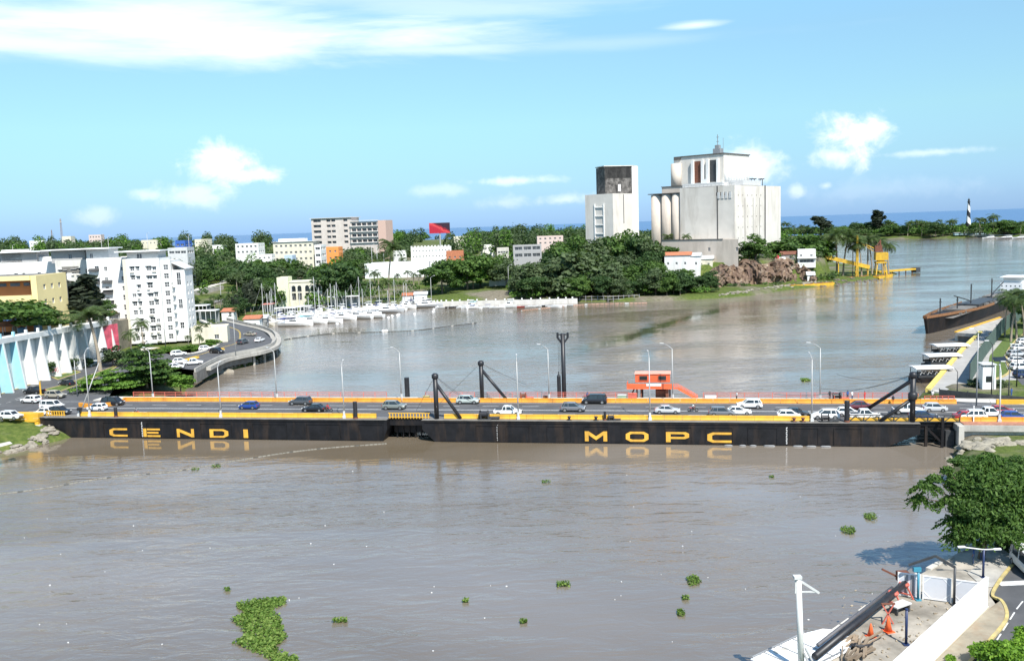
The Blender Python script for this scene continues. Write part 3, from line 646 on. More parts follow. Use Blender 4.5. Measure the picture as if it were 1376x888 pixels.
mb = MB(); mb.box(-1.9, 1.6, -2.56, -2.5, 5.0, 5.75); mb.obj('sign_board', clean_white, t)
mb = MB(); mb.box(-6.6, 4.6, -2.5, 2.2, 4.0, 4.35); mb.box(-6.6, 4.6, -2.5, -2.44, 4.35, 5.7); mb.box(-6.6, -6.54, -2.5, 2.2, 4.35, 5.7)
for k in range(36): x = -6.5 + k * .31; mb.box(x, x + .09, -2.54, -2.5, 4.4, 5.6)
mb.obj('platform', coral, t)
for x, y in ((-4.2, -1.6), (-3.0, 1.4), (3.2, -1.6), (3.6, 1.4), (-3.2, -1.6)): mb = MB(); mb.beam((x, y, -3.2), (x, y, 4.0), .36); mb.obj('leg', rust if x != -3.0 else steel_dk, t)
mb = MB(); mb.beam((-6.0, -1.4, .7), (-4.8, -1.4, 4.0), .35); mb.beam((2.9, -1.5, .6), (2.9, -1.5, 3.9), .5); mb.box(.2, 3.0, -1.0, .8, .6, 3.2); mb.obj('machinery_housing', rust, t)
mb = MB(); mb.beam((5.6, -1.2, 4.1), (10.2, -1.2, .7), .34, .5); mb.beam((5.6, -2.2, 4.1), (10.2, -2.2, .7), .34, .5)
for k in range(14): f = (k + .5) / 14; x = 5.6 + 4.6 * f; z = 4.2 - 3.4 * f; mb.box(x - .16, x + .16, -2.15, -1.25, z, z + .06)
mb.box(4.6, 5.8, -2.4, -.9, 4.0, 4.3); mb.obj('stair', coral, t)
mb = MB()
for y in (-1.2, -2.2):
    for k in range(7): f = k / 6; mb.beam((5.6 + 4.6 * f, y, 4.2 - 3.4 * f), (5.6 + 4.6 * f, y, 5.3 - 3.4 * f), .07)
    for hh in (.6, 1.1): mb.beam((4.7, y, 4.3 + hh), (5.6, y, 4.3 + hh), .08); mb.beam((5.6, y, 4.2 + hh), (10.2, y, .8 + hh), .08)
mb.obj('handrail', coral, t)
# support frame (dolphin deck) for the cabin, standing in the river
t = thing('cabin_platform', 'low dark deck in the river under the orange cabin', 'platform', B(sx(880, 22, DZ), 22, 0), BA)
mb = MB(); mb.box(-7, 11, -1.2, 3.0, 2.4, 3.1)
mb.obj('deck', steel_dk, t); mb = MB()
for x in (-6, -2, 2, 6, 10): mb.tube([(x, 2, -2), (x, 2, 2.4)], .4, 10)
mb.obj('pile', blackp, t)
def boxy(name, label, cat, px, v, z, d, m, rz=0, lid=None):
    t = thing(name, label, cat, B(sx(px, v, z), v, z), BA + rz)
    mb = MB(); x, y, h = d; mb.box(-x/2, x/2, -y/2, y/2, .06, h); mb.box(-x/2 + .1, x/2 - .1, -y/2 + .05, y/2 - .05, 0, .06); mb.obj('body', m, t)
    mb = MB(); mb.box(-x/2 - .05, x/2 + .05, -y/2 - .05, y/2 + .05, h, h + .08); mb.obj('lid', lid or m, t)
boxy('deck_locker', 'red deck box on the walkway left of the orange cabin', 'locker', 850, 18.4, DZ + .14, (1.6, 1, 1.1), red_rail)
boxy('deck_locker', 'pale green deck box on the walkway left of the orange cabin', 'locker', 836, 18.6, DZ + .14, (1.6, .9, .8), mat('pale_green', (.25, .36, .25)), lid=pale_grey)
boxy('deck_locker', 'white deck box on the walkway right of the stair foot', 'locker', 955, 18.6, DZ + .14, (2.0, .9, .6), clean_white)
boxy('deck_locker', 'low dark red deck box behind the white car beside the forked pile', 'locker', 735, 18.4, DZ + .14, (1.4, .8, .6), rust)
boxy('deck_locker', 'yellow striped deck box on the walkway right of the first short pile', 'locker', 573, 18.6, DZ + .14, (1.2, .8, .5), kerb_y)
# ================================================================ VEHICLES
#        L    W    H    hood  zb   xA(windscreen base) xB(roof front) xC(roof rear) xD(rear glass base) deck-height behind
VT = {'suv':   (4.5, 1.86, 1.66, 1.02, .26, 1.15, .35, -1.70, -2.10, 1.04),
      'hatch': (3.9, 1.68, 1.50, .93, .20, 1.15, .40, -1.30, -1.78, .98),
      'sedan': (4.5, 1.76, 1.44, .88, .20, 1.05, .20, -1.05, -1.75, .95),
      'van':   (4.7, 1.85, 1.80, 1.05, .24, 1.55, .80, -1.95, -2.25, 1.07),
      'pickup':(5.1, 1.84, 1.74, 1.05, .34, 1.20, .45, -.75, -1.0, 1.05),
      'minibus': (5.3, 1.95, 2.20, 1.15, .30, 2.25, 1.75, -2.45, -2.62, 1.2)}
PAINT = {}
def paint(c):
    cols = {'white': (.80, .80, .79), 'silver': (.52, .53, .54), 'grey': (.16, .165, .175), 'darkgrey': (.07, .075, .08), 'black': (.015, .015, .018),
            'navy': (.015, .03, .09), 'blue': (.02, .06, .26), 'red': (.36, .015, .02), 'maroon': (.12, .02, .03), 'beige': (.38, .35, .28), 'greygreen': (.20, .22, .20), 'palegreen': (.45, .50, .46)}
    if c not in PAINT: PAINT[c] = mat('car_paint_' + c, cols[c], .35, metal=.0 if c in ('white', 'red') else .15, var=.03, coat=.6)
    return PAINT[c]
VM = {}
def sec(x, w, z0, z1, n=0):
    return [(x, -w * .90, z0), (x, -w, z0 + .14), (x, -w, z0 + (z1 - z0) * .62), (x, -w * .90, z1 - .03), (x, -w * .5, z1), (x, w * .5, z1), (x, w * .90, z1 - .03), (x, w, z0 + (z1 - z0) * .62), (x, w, z0 + .14), (x, w * .90, z0)]
def vbody(kind, c):
    k = (kind, c)
    if k in VM: return VM[k]
    L, Wd, Hh, hood, zb, xA, xB, xC, xD, deck = VT[kind]; w = Wd / 2; h = L / 2; mb = MB()
    st = [(h, .78, zb + .12, zb + .45), (h - .08, .88, zb + .04, hood * .72), (h - .45, .97, zb, hood * .90), (xA + .15, 1, zb, hood), (xA - .3, 1, zb, hood + .02), (0, 1, zb, hood + .02)]
    if kind == 'pickup':
        st += [(xD - .02, 1, zb, deck), (-h + .3, 1, zb, deck), (-h + .02, .97, zb + .1, deck)]
    elif kind == 'sedan': st += [(xD + .1, 1, zb, deck + .02), (xD - .1, 1, zb, deck), (-h + .25, .96, zb, deck - .02), (-h + .05, .9, zb + .05, deck * .85), (-h, .8, zb + .15, zb + .5)]
    else: st += [(xD + .15, 1, zb, deck + .02), (-h + .12, .97, zb, deck), (-h + .02, .92, zb + .05, deck * .9), (-h, .8, zb + .15, zb + .5)]
    mb.loft([sec(x, w * f, a, b) for x, f, a, b in st])
    # roof skin and pillars
    r = w * .76; g = w * .90
    mb.loft([[(x, -r * f, Hh - .10 + dz), (x, -r * f * .8, Hh + dz), (x, r * f * .8, Hh + dz), (x, r * f, Hh - .10 + dz)] for x, f, dz in ((xB + .12, .90, -.03), (xB - .15, 1, 0), ((xB + xC) / 2, 1.02, .02), (xC + .15, 1, 0), (xC - .05, .93, -.04))])
    pil = [(xA, xB), (xD, xC)] + ([((xB + xC) / 2 - .1,) * 2] if kind != 'pickup' or True else [])
    for i, (b_, t_) in enumerate(pil):
        for s in (-1, 1): mb.beam((b_, s * g * .985, hood - .05), (t_, s * r * .99, Hh - .05), .09 if i < 2 else .11)
    if kind in ('suv', 'minibus', 'van'):
        for s in (-1, 1): mb.beam((xD + .45, s * g * .985, hood - .05), (xC + .25, s * r * .99, Hh - .05), .12)
    VM[k] = mb.mesh('car_body', paint(c), False); return VM[k]
def vparts(kind):
    if kind in VM: return VM[kind]
    L, Wd, Hh, hood, zb, xA, xB, xC, xD, deck = VT[kind]; w = Wd / 2; h = L / 2; g = w * .89; r = w * .745
    mb = MB(); mb.loft([[(xA - .03, -g, hood - .06), (xA - .03, g, hood - .06), (xD + .03, g, hood - .06), (xD + .03, -g, hood - .06)], [(xB, -r, Hh - .07), (xB, r, Hh - .07), (xC, r, Hh - .07), (xC, -r, Hh - .07)]])
    gl = mb.mesh('cabin_glass', glass)
    rad = .33 if kind in ('hatch', 'sedan') else .38
    mb = MB(); mb.tube([(0, -.11, 0), (0, .11, 0)], rad, 16); wt = mb.mesh('wheel', tyre)
    mb = MB(); mb.tube([(0, -.125, 0), (0, .125, 0)], rad * .62, 12); wr = mb.mesh('rim', rim)
    mb = MB(); mb.cbox((0, 0, 0), (.12, .40, .16)); hl = mb.mesh('headlight', lampw); mb = MB(); mb.cbox((0, 0, 0), (.08, .22, .26)); tl = mb.mesh('tail_light', lampr)
    mb = MB(); mb.box(-h - .02, -h + .1, -w * .7, w * .7, zb + .05, zb + .22); mb.box(h - .1, h + .02, -w * .7, w * .7, zb + .08, zb + .30); mb.box(h - .06, h - .03 + .04, -w*.45, w*.45, zb + .34, zb + .5); bp = mb.mesh('bumper', steel_dk)
    bed = None
    if kind == 'pickup':
        mb = MB(); mb.box(-h + .15, xD - .1, -w * .82, w * .82, deck - .3, deck + .012); bed = mb.mesh('load_bed', steel_dk)
    VM[kind] = (gl, wt, wr, hl, tl, bp, bed, rad); return VM[kind]
KN = {'suv': 'suv', 'hatch': 'hatchback_car', 'sedan': 'sedan_car', 'van': 'passenger_van', 'pickup': 'pickup_truck', 'minibus': 'minibus'}
KC = {'suv': 'car', 'hatch': 'car', 'sedan': 'car', 'van': 'van', 'pickup': 'pickup', 'minibus': 'minibus'}
def vehicle(kind, c, loc, rz, label, group='cars on the bridge and roads', small=False):
    L, Wd, Hh, hood, zb = VT[kind][:5]; w = Wd / 2; h = L / 2
    t = thing(KN[kind], label, KC[kind], loc, rz, group); gl, wt, wr, hl, tl, bp, bed, rad = vparts(kind)
    put(vbody(kind, c), 'body', t); put(gl, 'cabin_glass', t); put(bp, 'bumper', t)
    ax = (h - .85, -h + .85)
    for x in ax:
        for s in (-1, 1):
            q = put(wt, 'wheel', t, (x, s * (w - .10), rad)); put(wr, 'rim', q)
    if not small:
        for s in (-1, 1):
            put(hl, 'headlight', t, (h - .10, s * w * .68, hood * .76)); put(tl, 'tail_light', t, (-h + .03, s * w * .80, hood * .82))
    if bed: put(bed, 'load_bed', t)
    return t
BR = BA
def car(kind, c, px, py, label, rz=None, z=DZ, flip=False, g='cars crossing the floating bridge'):
    p = P(px, py, z)
    if g.endswith('bridge') or 'queued' in g:
        v = (Vector((p.x, p.y)) - B0).dot(BV); s_ = (Vector((p.x, p.y)) - B0).dot(BU)
        if v < 2.9: p = B(s_, 2.9, z)
    return vehicle(kind, c, (p.x, p.y, z + .01), (BR if rz is None else rz) + (math.pi if flip else 0), label, g)

# ================================================================ PEOPLE
SKIN = mat('skin_brown', (.22, .11, .07), .6, var=.05)
CL = {}
def cloth(c):
    cols = {'white': (.75, .75, .73), 'red': (.55, .04, .04), 'dark': (.02, .022, .03), 'blue': (.04, .10, .30), 'orange': (.75, .22, .03), 'grey': (.2, .2, .21), 'yellow': (.6, .5, .05), 'denim': (.05, .08, .16)}
    if c not in CL: CL[c] = mat('cloth_' + c, cols[c], .9, var=.12, scale=8)
    return CL[c]
def skin_mesh(verts, edges, rad, name, root, mats, pick, smooth=True, levels=1):
    me = bpy.data.meshes.new('tmp'); me.from_pydata(verts, edges, []); ob = bpy.data.objects.new('tmp', me); COL.objects.link(ob)
    md = ob.modifiers.new('s', 'SKIN'); sv = me.skin_vertices
    if not sv:
        bm = bmesh.new(); bm.from_mesh(me); bm.verts.layers.skin.verify(); bm.to_mesh(me); bm.free(); sv = me.skin_vertices
    for i, r in enumerate(rad): sv[0].data[i].radius = (r, r) if not isinstance(r, tuple) else r
    sv[0].data[root].use_root = True; md.use_smooth_shade = smooth
    ss = ob.modifiers.new('b', 'SUBSURF'); ss.levels = levels; ss.render_levels = levels
    dg = bpy.context.evaluated_depsgraph_get(); out = bpy.data.meshes.new_from_object(ob.evaluated_get(dg)); out.name = name
    bpy.data.objects.remove(ob); bpy.data.meshes.remove(me); out.materials.clear()
    for m in mats: out.materials.append(m)
    for p in out.polygons: p.material_index = pick(p.center); p.use_smooth = True
    return out
PM = {}
def person_mesh(pose, top, legs, cap=None):
    k = (pose, top, legs)
    if k in PM: return PM[k]
    if pose == 'stand':
        V = [(0, 0, .95), (0, 0, 1.18), (0, 0, 1.40), (0, .01, 1.50), (0, .03, 1.62), (0, .02, 1.72), (-.10, 0, .88), (-.11, .02, .50), (-.12, -.02, .09), (-.12, .12, .05), (.10, 0, .88), (.11, .03, .50), (.13, -.01, .09), (.13, .13, .05),
             (-.19, 0, 1.40), (-.25, -.02, 1.12), (-.24, .10, .88), (-.24, .14, .80), (.19, 0, 1.40), (.25, -.02, 1.12), (.24, .08, .88), (.24, .12, .80)]
    else:   # sitting astride, leaning forward (facing +Y)
        V = [(0, -.15, .80), (0, -.08, 1.02), (0, .05, 1.24), (0, .09, 1.33), (0, .13, 1.45), (0, .13, 1.54), (-.12, -.08, .78), (-.20, .32, .74), (-.18, .22, .36), (-.18, .36, .33), (.12, -.08, .78), (.20, .32, .74), (.18, .22, .36), (.18, .36, .33),
             (-.19, .05, 1.24), (-.27, .20, 1.02), (-.25, .48, .98), (-.24, .55, .98), (.19, .05, 1.24), (.27, .20, 1.02), (.25, .48, .98), (.24, .55, .98)]
    E = [(0, 1), (1, 2), (2, 3), (3, 4), (4, 5), (0, 6), (6, 7), (7, 8), (8, 9), (0, 10), (10, 11), (11, 12), (12, 13), (2, 14), (14, 15), (15, 16), (16, 17), (2, 18), (18, 19), (19, 20), (20, 21)]
    Rr = [(.15, .11), (.14, .10), (.15, .10), .055, .095, .08, .09, .065, .045, .04, .09, .065, .045, .04, .06, .045, .035, .035, .06, .045, .035, .035]
    hip = V[0][2]; neck = V[3][2]
    def pick(c):
        if c.z > neck - .02: return 2 if c.z < V[5][2] - .01 and c.y > V[4][1] - .02 else 3
        if abs(c.x) > .215 and (c.z < V[15][2] + .02) and (pose == 'stand' or c.y > .2): return 2
        if pose == 'stand': return 0 if c.z > hip - .02 else 1
        return 1 if (c.z < .93 and not abs(c.x) > .23) or c.z < .7 else 0
    PM[k] = skin_mesh(V, E, Rr, 'person_body', 0, [cloth(top), cloth(legs), SKIN, cloth('dark')], pick); return PM[k]
def person(px, v, z, top, legs, label, rz=0.0, s=None):
    s = sx(px, v, z) if s is None else s; o = put(person_mesh('stand', top, legs), 'person', None, B(s, v, z), BA + rz); return tag(o, label, 'person', 'people on the bridge')
def motorbike(px, py, label, plabel, top='dark', legs='denim', flip=False, c='red', z=DZ):
    p = P(px, py, z); rz = BR - math.pi / 2 + (math.pi if flip else 0)
    t = thing('motorcycle', label, 'motorcycle', (p.x, p.y, z + .01), rz, 'motorcycles on the bridge')
    if 'mcw' not in VM:
        mb = MB(); n = 16
        mb.tube([(-.05, 0, 0), (.05, 0, 0)], .30, n); VM['mcw'] = mb.mesh('wheel', tyre)
        mb = MB(); mb.tube([(-.06, 0, 0), (.06, 0, 0)], .19, 12); VM['mcr'] = mb.mesh('rim', rim)
        mb = MB(); mb.beam((0, -.55, .35), (0, .35, .55), .12); mb.beam((0, .35, .9), (0, .68, .32), .09); mb.box(-.12, .12, -.15, .25, .28, .58); mb.beam((-.34, .36, .98), (.34, .36, .98), .05); mb.beam((0, .35, .85), (0, .36, 1.0), .06); mb.beam((.14, -.6, .30), (.14, .0, .30), .08); VM['mcf'] = mb.mesh('frame', steel_dk)
        mb = MB(); mb.loft([[(-w, y, z0), (w, y, z0), (w * .7, y, z1), (-w * .7, y, z1)] for y, w, z0, z1 in ((-.62, .08, .70, .78), (-.3, .14, .66, .80), (.05, .13, .62, .86), (.30, .10, .62, .88))]); VM['mcs'] = mb.mesh('tank', paint('red'))
    for y in (-.62, .68): q = put(VM['mcw'], 'wheel', t, (0, y, .30)); put(VM['mcr'], 'rim', q)
    put(VM['mcf'], 'frame', t); put(VM['mcs'], 'tank', t)
    o = put(person_mesh('ride', top, legs), 'person', None, (p.x, p.y, z + .02), rz); tag(o, plabel, 'person', 'motorcycle riders')

# ================================================================ LAMP POSTS
def lamp_post(label, base, h, arm=2.2, rz=0.0, m=galv, lean=(0, 0), group='street lamps on the bridge', r=.14, two=False, foot=True, name='street_lamp'):
    t = thing(name, label, 'street lamp', base, rz, group); top = Vector((lean[0], lean[1], h))
    mb = MB(); mb.tube([(0, 0, 0), tuple(top * .5), tuple(top)], [r, r * .8, r * .55], 8); mb.obj('post', m, t, True)
    if foot: mb = MB(); mb.cbox((0, 0, .25), (.55, .55, .5)); mb.cbox((0, 0, .9), (.34, .34, .9)); mb.obj('base', pale_grey, t)
    for sg in ((1, -1) if two else (1,)):
        mb = MB(); pts = [top + Vector(((sg * arm * f), 0, .9 * math.sin(f * 1.45))) for f in (0, .3, .6, 1)]; mb.tube(pts, [r * .5, r * .4, r * .35, r * .3], 6); mb.obj('arm', m, t, True)
        e = pts[-1]; mb = MB(); mb.loft([[(e.x + dx, y * w, e.z + z) for y, z in ((-1, -.05), (1, -.05), (.7, .08), (-.7, .08))] for dx, w in ((-.1, .08), (.15 * sg, .16), (.7 * sg, .12))]); mb.obj('lamp_head', pale_grey, t)
    return t

# ================================================================ TREES
def quads(C, N, size, rng, asp=1.0, name='leaf_mesh', m=None, extra=None):
    "one quad per centre C with normal about N"
    n = len(C); N = N / np.maximum(np.linalg.norm(N, axis=1, keepdims=True), 1e-6)
    r = rng.normal(size=(n, 3)); U = np.cross(N, r); U /= np.maximum(np.linalg.norm(U, axis=1, keepdims=True), 1e-6); V = np.cross(N, U)
    s = (size * rng.uniform(.6, 1.35, n))[:, None]; U = U * s * asp; V = V * s
    k = rng.uniform(.55, 1.0, (4, n, 1))
    q = np.stack([C - U * k[0] - V * .35 * k[1], C + U * .35 * k[1] - V * k[2], C + U * k[2] + V * .35 * k[3], C - U * .35 * k[3] + V * k[0]], 1).reshape(-1, 3)
    return q
def leaf_mesh(name, q, m, mats=None):
    n = len(q) // 4; me = bpy.data.meshes.new(name); me.vertices.add(len(q)); me.vertices.foreach_set('co', q.astype(np.float32).ravel())
    me.loops.add(len(q)); me.loops.foreach_set('vertex_index', np.arange(len(q), dtype=np.int32)); me.polygons.add(n)
    me.polygons.foreach_set('loop_start', np.arange(0, len(q), 4, dtype=np.int32)); me.polygons.foreach_set('loop_total', np.full(n, 4, np.int32))
    me.materials.append(m); me.update(); return me
def crown_pts(n, lobes, rng, shell=.55):
    "points in lobes (cx,cy,cz,rx,ry,rz), denser near each lobe's surface"
    w = np.array([l[3] * l[4] + l[3] * l[5] for l in lobes]); idx = rng.choice(len(lobes), n, p=w / w.sum()); L = np.array(lobes)[idx]
    d = rng.normal(size=(n, 3)); d /= np.linalg.norm(d, axis=1, keepdims=True)
    rr = np.clip(1 - np.abs(rng.normal(0, shell * .5, n)), .1, 1.0) * (1 + rng.normal(0, .07, n))
    low = d[:, 2] < -.5; d[low, 2] *= .75
    C = L[:, :3] + d * L[:, 3:6] * rr[:, None]; N = d * .8 + rng.normal(size=(n, 3)) * .55 + np.array([0, 0, .45]); return C, N
def make_lobes(rng, Rr, h0, h1, n, flat=.55, umbrella=False):
    lo = []
    for i in range(n):
        a = rng.uniform(0, 2 * math.pi); rad = Rr * math.sqrt(rng.uniform(0.02, .62)); f = 1 - (rad / Rr) ** 2 * (.5 if not umbrella else .25)
        s = Rr * rng.uniform(.26, .46); z = h0 + (h1 - h0) * (rng.uniform(.12, .86) if not umbrella else rng.uniform(.55, .85)) * f
        lo.append((rad * math.cos(a), rad * math.sin(a), z, s, s * rng.uniform(.8, 1.2), s * rng.uniform(flat * .75, flat * 1.2)))
    return lo
def trunk_mb(rng, h, r, lobes, nl=5):
    mb = MB(); top = h * .55; b = Vector((rng.uniform(-.3, .3), rng.uniform(-.3, .3), top))
    mb.tube([(0, 0, -.6), (0, 0, 0), tuple(b * .5 + Vector((.1, 0, 0))), tuple(b)], [r * 1.5, r * 1.15, r * .85, r * .6], 8)
    for l in lobes[:nl]: p = Vector(l[:3]); m_ = b.lerp(p, .5) + Vector((0, 0, -.05 * h)); mb.tube([tuple(b * .8), tuple(m_), tuple(p)], [r * .5, r * .32, r * .12], 6, cap=False)
    return mb
TREES = {}
def tree_proto(kind, seed, Rr, Ht, n, size, nl, m, clear=.30, flat=.6, umbrella=False, bm=None, shell=.5, asp=1.0):
    clear = min(clear, .16)
    rng = np.random.default_rng(seed); lobes = make_lobes(rng, Rr, Ht * clear, Ht, nl, flat, umbrella)
    lobes.append((0, 0, Ht * (.62 if not umbrella else .75), Rr * .5, Rr * .5, Ht * .22))
    C, N = crown_pts(n, lobes, rng, shell); cr = leaf_mesh('crown', quads(C, N, size, rng, asp), m)
    tk = trunk_mb(rng, Ht, .018 * Ht + .05, lobes).mesh('trunk', bm or bark, True)
    TREES.setdefault(kind, []).append((cr, tk)); return cr, tk
for i in range(4):
    tree_proto('broad_mid', 10 + i, 6.0, 10 + i, 2800, .42, 16 + i, lf_mid)
    tree_proto('broad_dark', 20 + i, 6.5, 11 + i, 2900, .42, 17, lf_dark)
for i in range(3):
    tree_proto('broad_light', 30 + i, 5.0, 8 + i, 1900, .38, 11, lf_light)
    tree_proto('broad_grey', 40 + i, 5.5, 9 + i, 2600, .38, 16, lf_grey)
    tree_proto('casuarina', 50 + i, 3.4, 14 + i * 2, 1500, .45, 12, lf_casu, clear=.2, flat=1.6, asp=2.2)
def palm_proto(seed, Ht, n=16, L=3.2, lean=1.0, dens=11, kind='palm', m=None):
    rng = np.random.default_rng(seed); mb = MB(); la = rng.uniform(0, 6.28); top = Vector((lean * math.cos(la), lean * math.sin(la), Ht))
    pts = [Vector((top.x * f * f, top.y * f * f, Ht * f)) for f in (-.04, 0, .3, .6, .85, 1)]
    mb.tube(pts, [.28, .22, .16, .14, .13, .15], 8); tk = mb.mesh('trunk', palebark, True)
    mb = MB()
    for i in range(n):
        a = 2 * math.pi * i / n + rng.uniform(-.2, .2); e0 = rng.uniform(-.35, 1.15); l = L * rng.uniform(.85, 1.12); d = Vector((math.cos(a), math.sin(a), 0)); sdv = Vector((-d.y, d.x, 0)); prev = None
        spine = []
        for k in range(7):
            f = k / 6; ang = e0 - f * f * 1.55 - f * .25
            if k == 0: p = top + Vector((0, 0, .05)); spine.append(p)
            else: p = spine[-1] + (d * math.cos(ang) + Vector((0, 0, math.sin(ang)))) * l / 6; spine.append(p)
        for k in range(6):
            p, q = spine[k], spine[k + 1]; mb.add([p - sdv * .03, p + sdv * .03, q + sdv * .02, q - sdv * .02], [(0, 1, 2, 3)])
            m_ = max(1, int(dens / 6 + .5))
            for j in range(m_):
                g = p.lerp(q, (j + .5) / m_); w = l * .26 * math.sin(math.pi * min(1, (k + .8 + j / m_) / 6.6)) + .12; hw = l / 6 / m_ * .42
                ax = (q - p).normalized()
                for s_ in (-1, 1):
                    tip = g + sdv * s_ * w * .85 + ax * w * .5 + Vector((0, 0, -w * .42)) ; mb.add([g - ax * hw, g + ax * hw, tip], [(0, 1, 2)])
    cr = mb.mesh('crown', m or lf_palm); TREES.setdefault(kind, []).append((cr, tk)); return cr, tk
for i in range(4): palm_proto(60 + i, 8.5 + i, 24, 3.4, 1.1, dens=22)
for i in range(2): palm_proto(70 + i, 4.0 + i, 15, 2.3, .3, kind='small_palm')
KNAME = {'broad_mid': 'broadleaf_tree', 'broad_dark': 'broadleaf_tree', 'broad_light': 'broadleaf_tree', 'broad_grey': 'broadleaf_tree', 'casuarina': 'casuarina_tree', 'palm': 'palm_tree', 'small_palm': 'palm_tree'}
HT = {'broad_mid': [10, 11, 12, 13], 'broad_dark': [11, 12, 13, 14], 'broad_light': [8, 9, 10], 'broad_grey': [9, 10, 11], 'casuarina': [14, 16, 18], 'palm': [8.5, 9.5, 10.5, 11.5], 'small_palm': [4, 5]}
def plant(kind, loc, h, label, group=None, i=None, wide=1.0, rng=random, sink=.25, name=None):
    i = rng.randrange(len(TREES[kind])) if i is None else i % len(TREES[kind]); cr, tk = TREES[kind][i]; s = h / HT[kind][i]
    t = thing(name or KNAME[kind], label, 'tree', (loc[0], loc[1], loc[2] - sink), rng.uniform(0, 6.28), group); t.scale = (s * wide, s * wide, s)
    put(tk, 'trunk', t); put(cr, 'crown', t); return t
def tree_px(kind, px, ybase, ytop, label, group=None, Y=None, wide=1.0, i=None, z=None):
    "a tree whose foot stands at depth Y (or where the sight line meets the ground) and whose top reaches picture row ytop"
    g = G(px, ybase) if Y is None else PY(px, ybase, Y)
    if Y is not None: g.z = H(g.x, g.y) if z is None else z
    if z is not None: g.z = z
    top = PY(px, ytop, g.y).z; return plant(kind, g, max(2.0, top - g.z) * 1.02, label, group, i, wide)

# ================================================================ BUILDING HELPERS
def wall(mb, o, d, wdt, z0, z1, holes, depth=.25, mi=0, rev=None):
    """vertical wall from 2D point o along 2D unit vector d; outward normal = (d.y, -d.x).
    holes: (a0, a1, b0, b1) in metres along / height above z0; cut with reveals."""
    o = Vector(o[:2]); d = Vector(d[:2]); n = Vector((d.y, -d.x)); rev = mi if rev is None else rev
    xs_ = sorted({0.0, wdt} | {h[0] for h in holes} | {h[1] for h in holes}); zs_ = sorted({0.0, z1 - z0} | {h[2] for h in holes} | {h[3] for h in holes})
    def p(a, b, dd=0): q = o + d * a - n * dd; return (q.x, q.y, z0 + b)
    for i in range(len(xs_) - 1):
        run = None
        for j in range(len(zs_) - 1):
            cx, cz = (xs_[i] + xs_[i + 1]) / 2, (zs_[j] + zs_[j + 1]) / 2
            hole = any(h[0] < cx < h[1] and h[2] < cz < h[3] for h in holes)
            if not hole:
                if run is None: run = zs_[j]
            if (hole or j == len(zs_) - 2) and run is not None:
                e = zs_[j] if hole else zs_[j + 1]
                mb.add([p(xs_[i], run), p(xs_[i + 1], run), p(xs_[i + 1], e), p(xs_[i], e)], [(0, 1, 2, 3)], mi); run = None
    for a0, a1, b0, b1 in holes:
        mb.add([p(a0, b0), p(a1, b0), p(a1, b1), p(a0, b1), p(a0, b0, depth), p(a1, b0, depth), p(a1, b1, depth), p(a0, b1, depth)], [(0, 4, 5, 1), (1, 5, 6, 2), (2, 6, 7, 3), (3, 7, 4, 0)], rev)
def window(parent, inv, o, d, z0, hole, depth, fm, gm, mull=1, name='window', bars=0):
    o = Vector(o[:2]); d = Vector(d[:2]); n = Vector((d.y, -d.x)); a0, a1, b0, b1 = hole; mb = MB()
    def p(a, b, dd): q = o + d * a - n * dd; return (q.x, q.y, z0 + b)
    def slab(x0, x1, y0, y1, d0, d1, mi): mb.add([p(x0, y0, d0), p(x1, y0, d0), p(x1, y1, d0), p(x0, y1, d0), p(x0, y0, d1), p(x1, y0, d1), p(x1, y1, d1), p(x0, y1, d1)], [(0, 1, 2, 3), (5, 4, 7, 6), (4, 0, 3, 7), (1, 5, 6, 2), (3, 2, 6, 7), (4, 5, 1, 0)], mi)
    slab(a0 + .003, a1 - .003, b0 + .003, b1 - .003, depth - .02, depth + .03, 1)
    f = .07
    for q in ((a0 + .003, a0 + f, b0 + .003, b1 - .003), (a1 - f, a1 - .003, b0 + .003, b1 - .003), (a0 + f, a1 - f, b0 + .003, b0 + f), (a0 + f, a1 - f, b1 - f, b1 - .003)): slab(*q, depth - .09, depth - .021, 0)
    for k in range(mull): x = a0 + (a1 - a0) * (k + 1) / (mull + 1); slab(x - .035, x + .035, b0 + f, b1 - f, depth - .085, depth - .021, 0)
    if bars: y = b0 + (b1 - b0) * .5; slab(a0 + f, a1 - f, y - .05, y + .05, depth - .084, depth - .022, 0)
    ob = mb.obj(name, [fm, gm], parent); ob.matrix_parent_inverse = inv; return ob
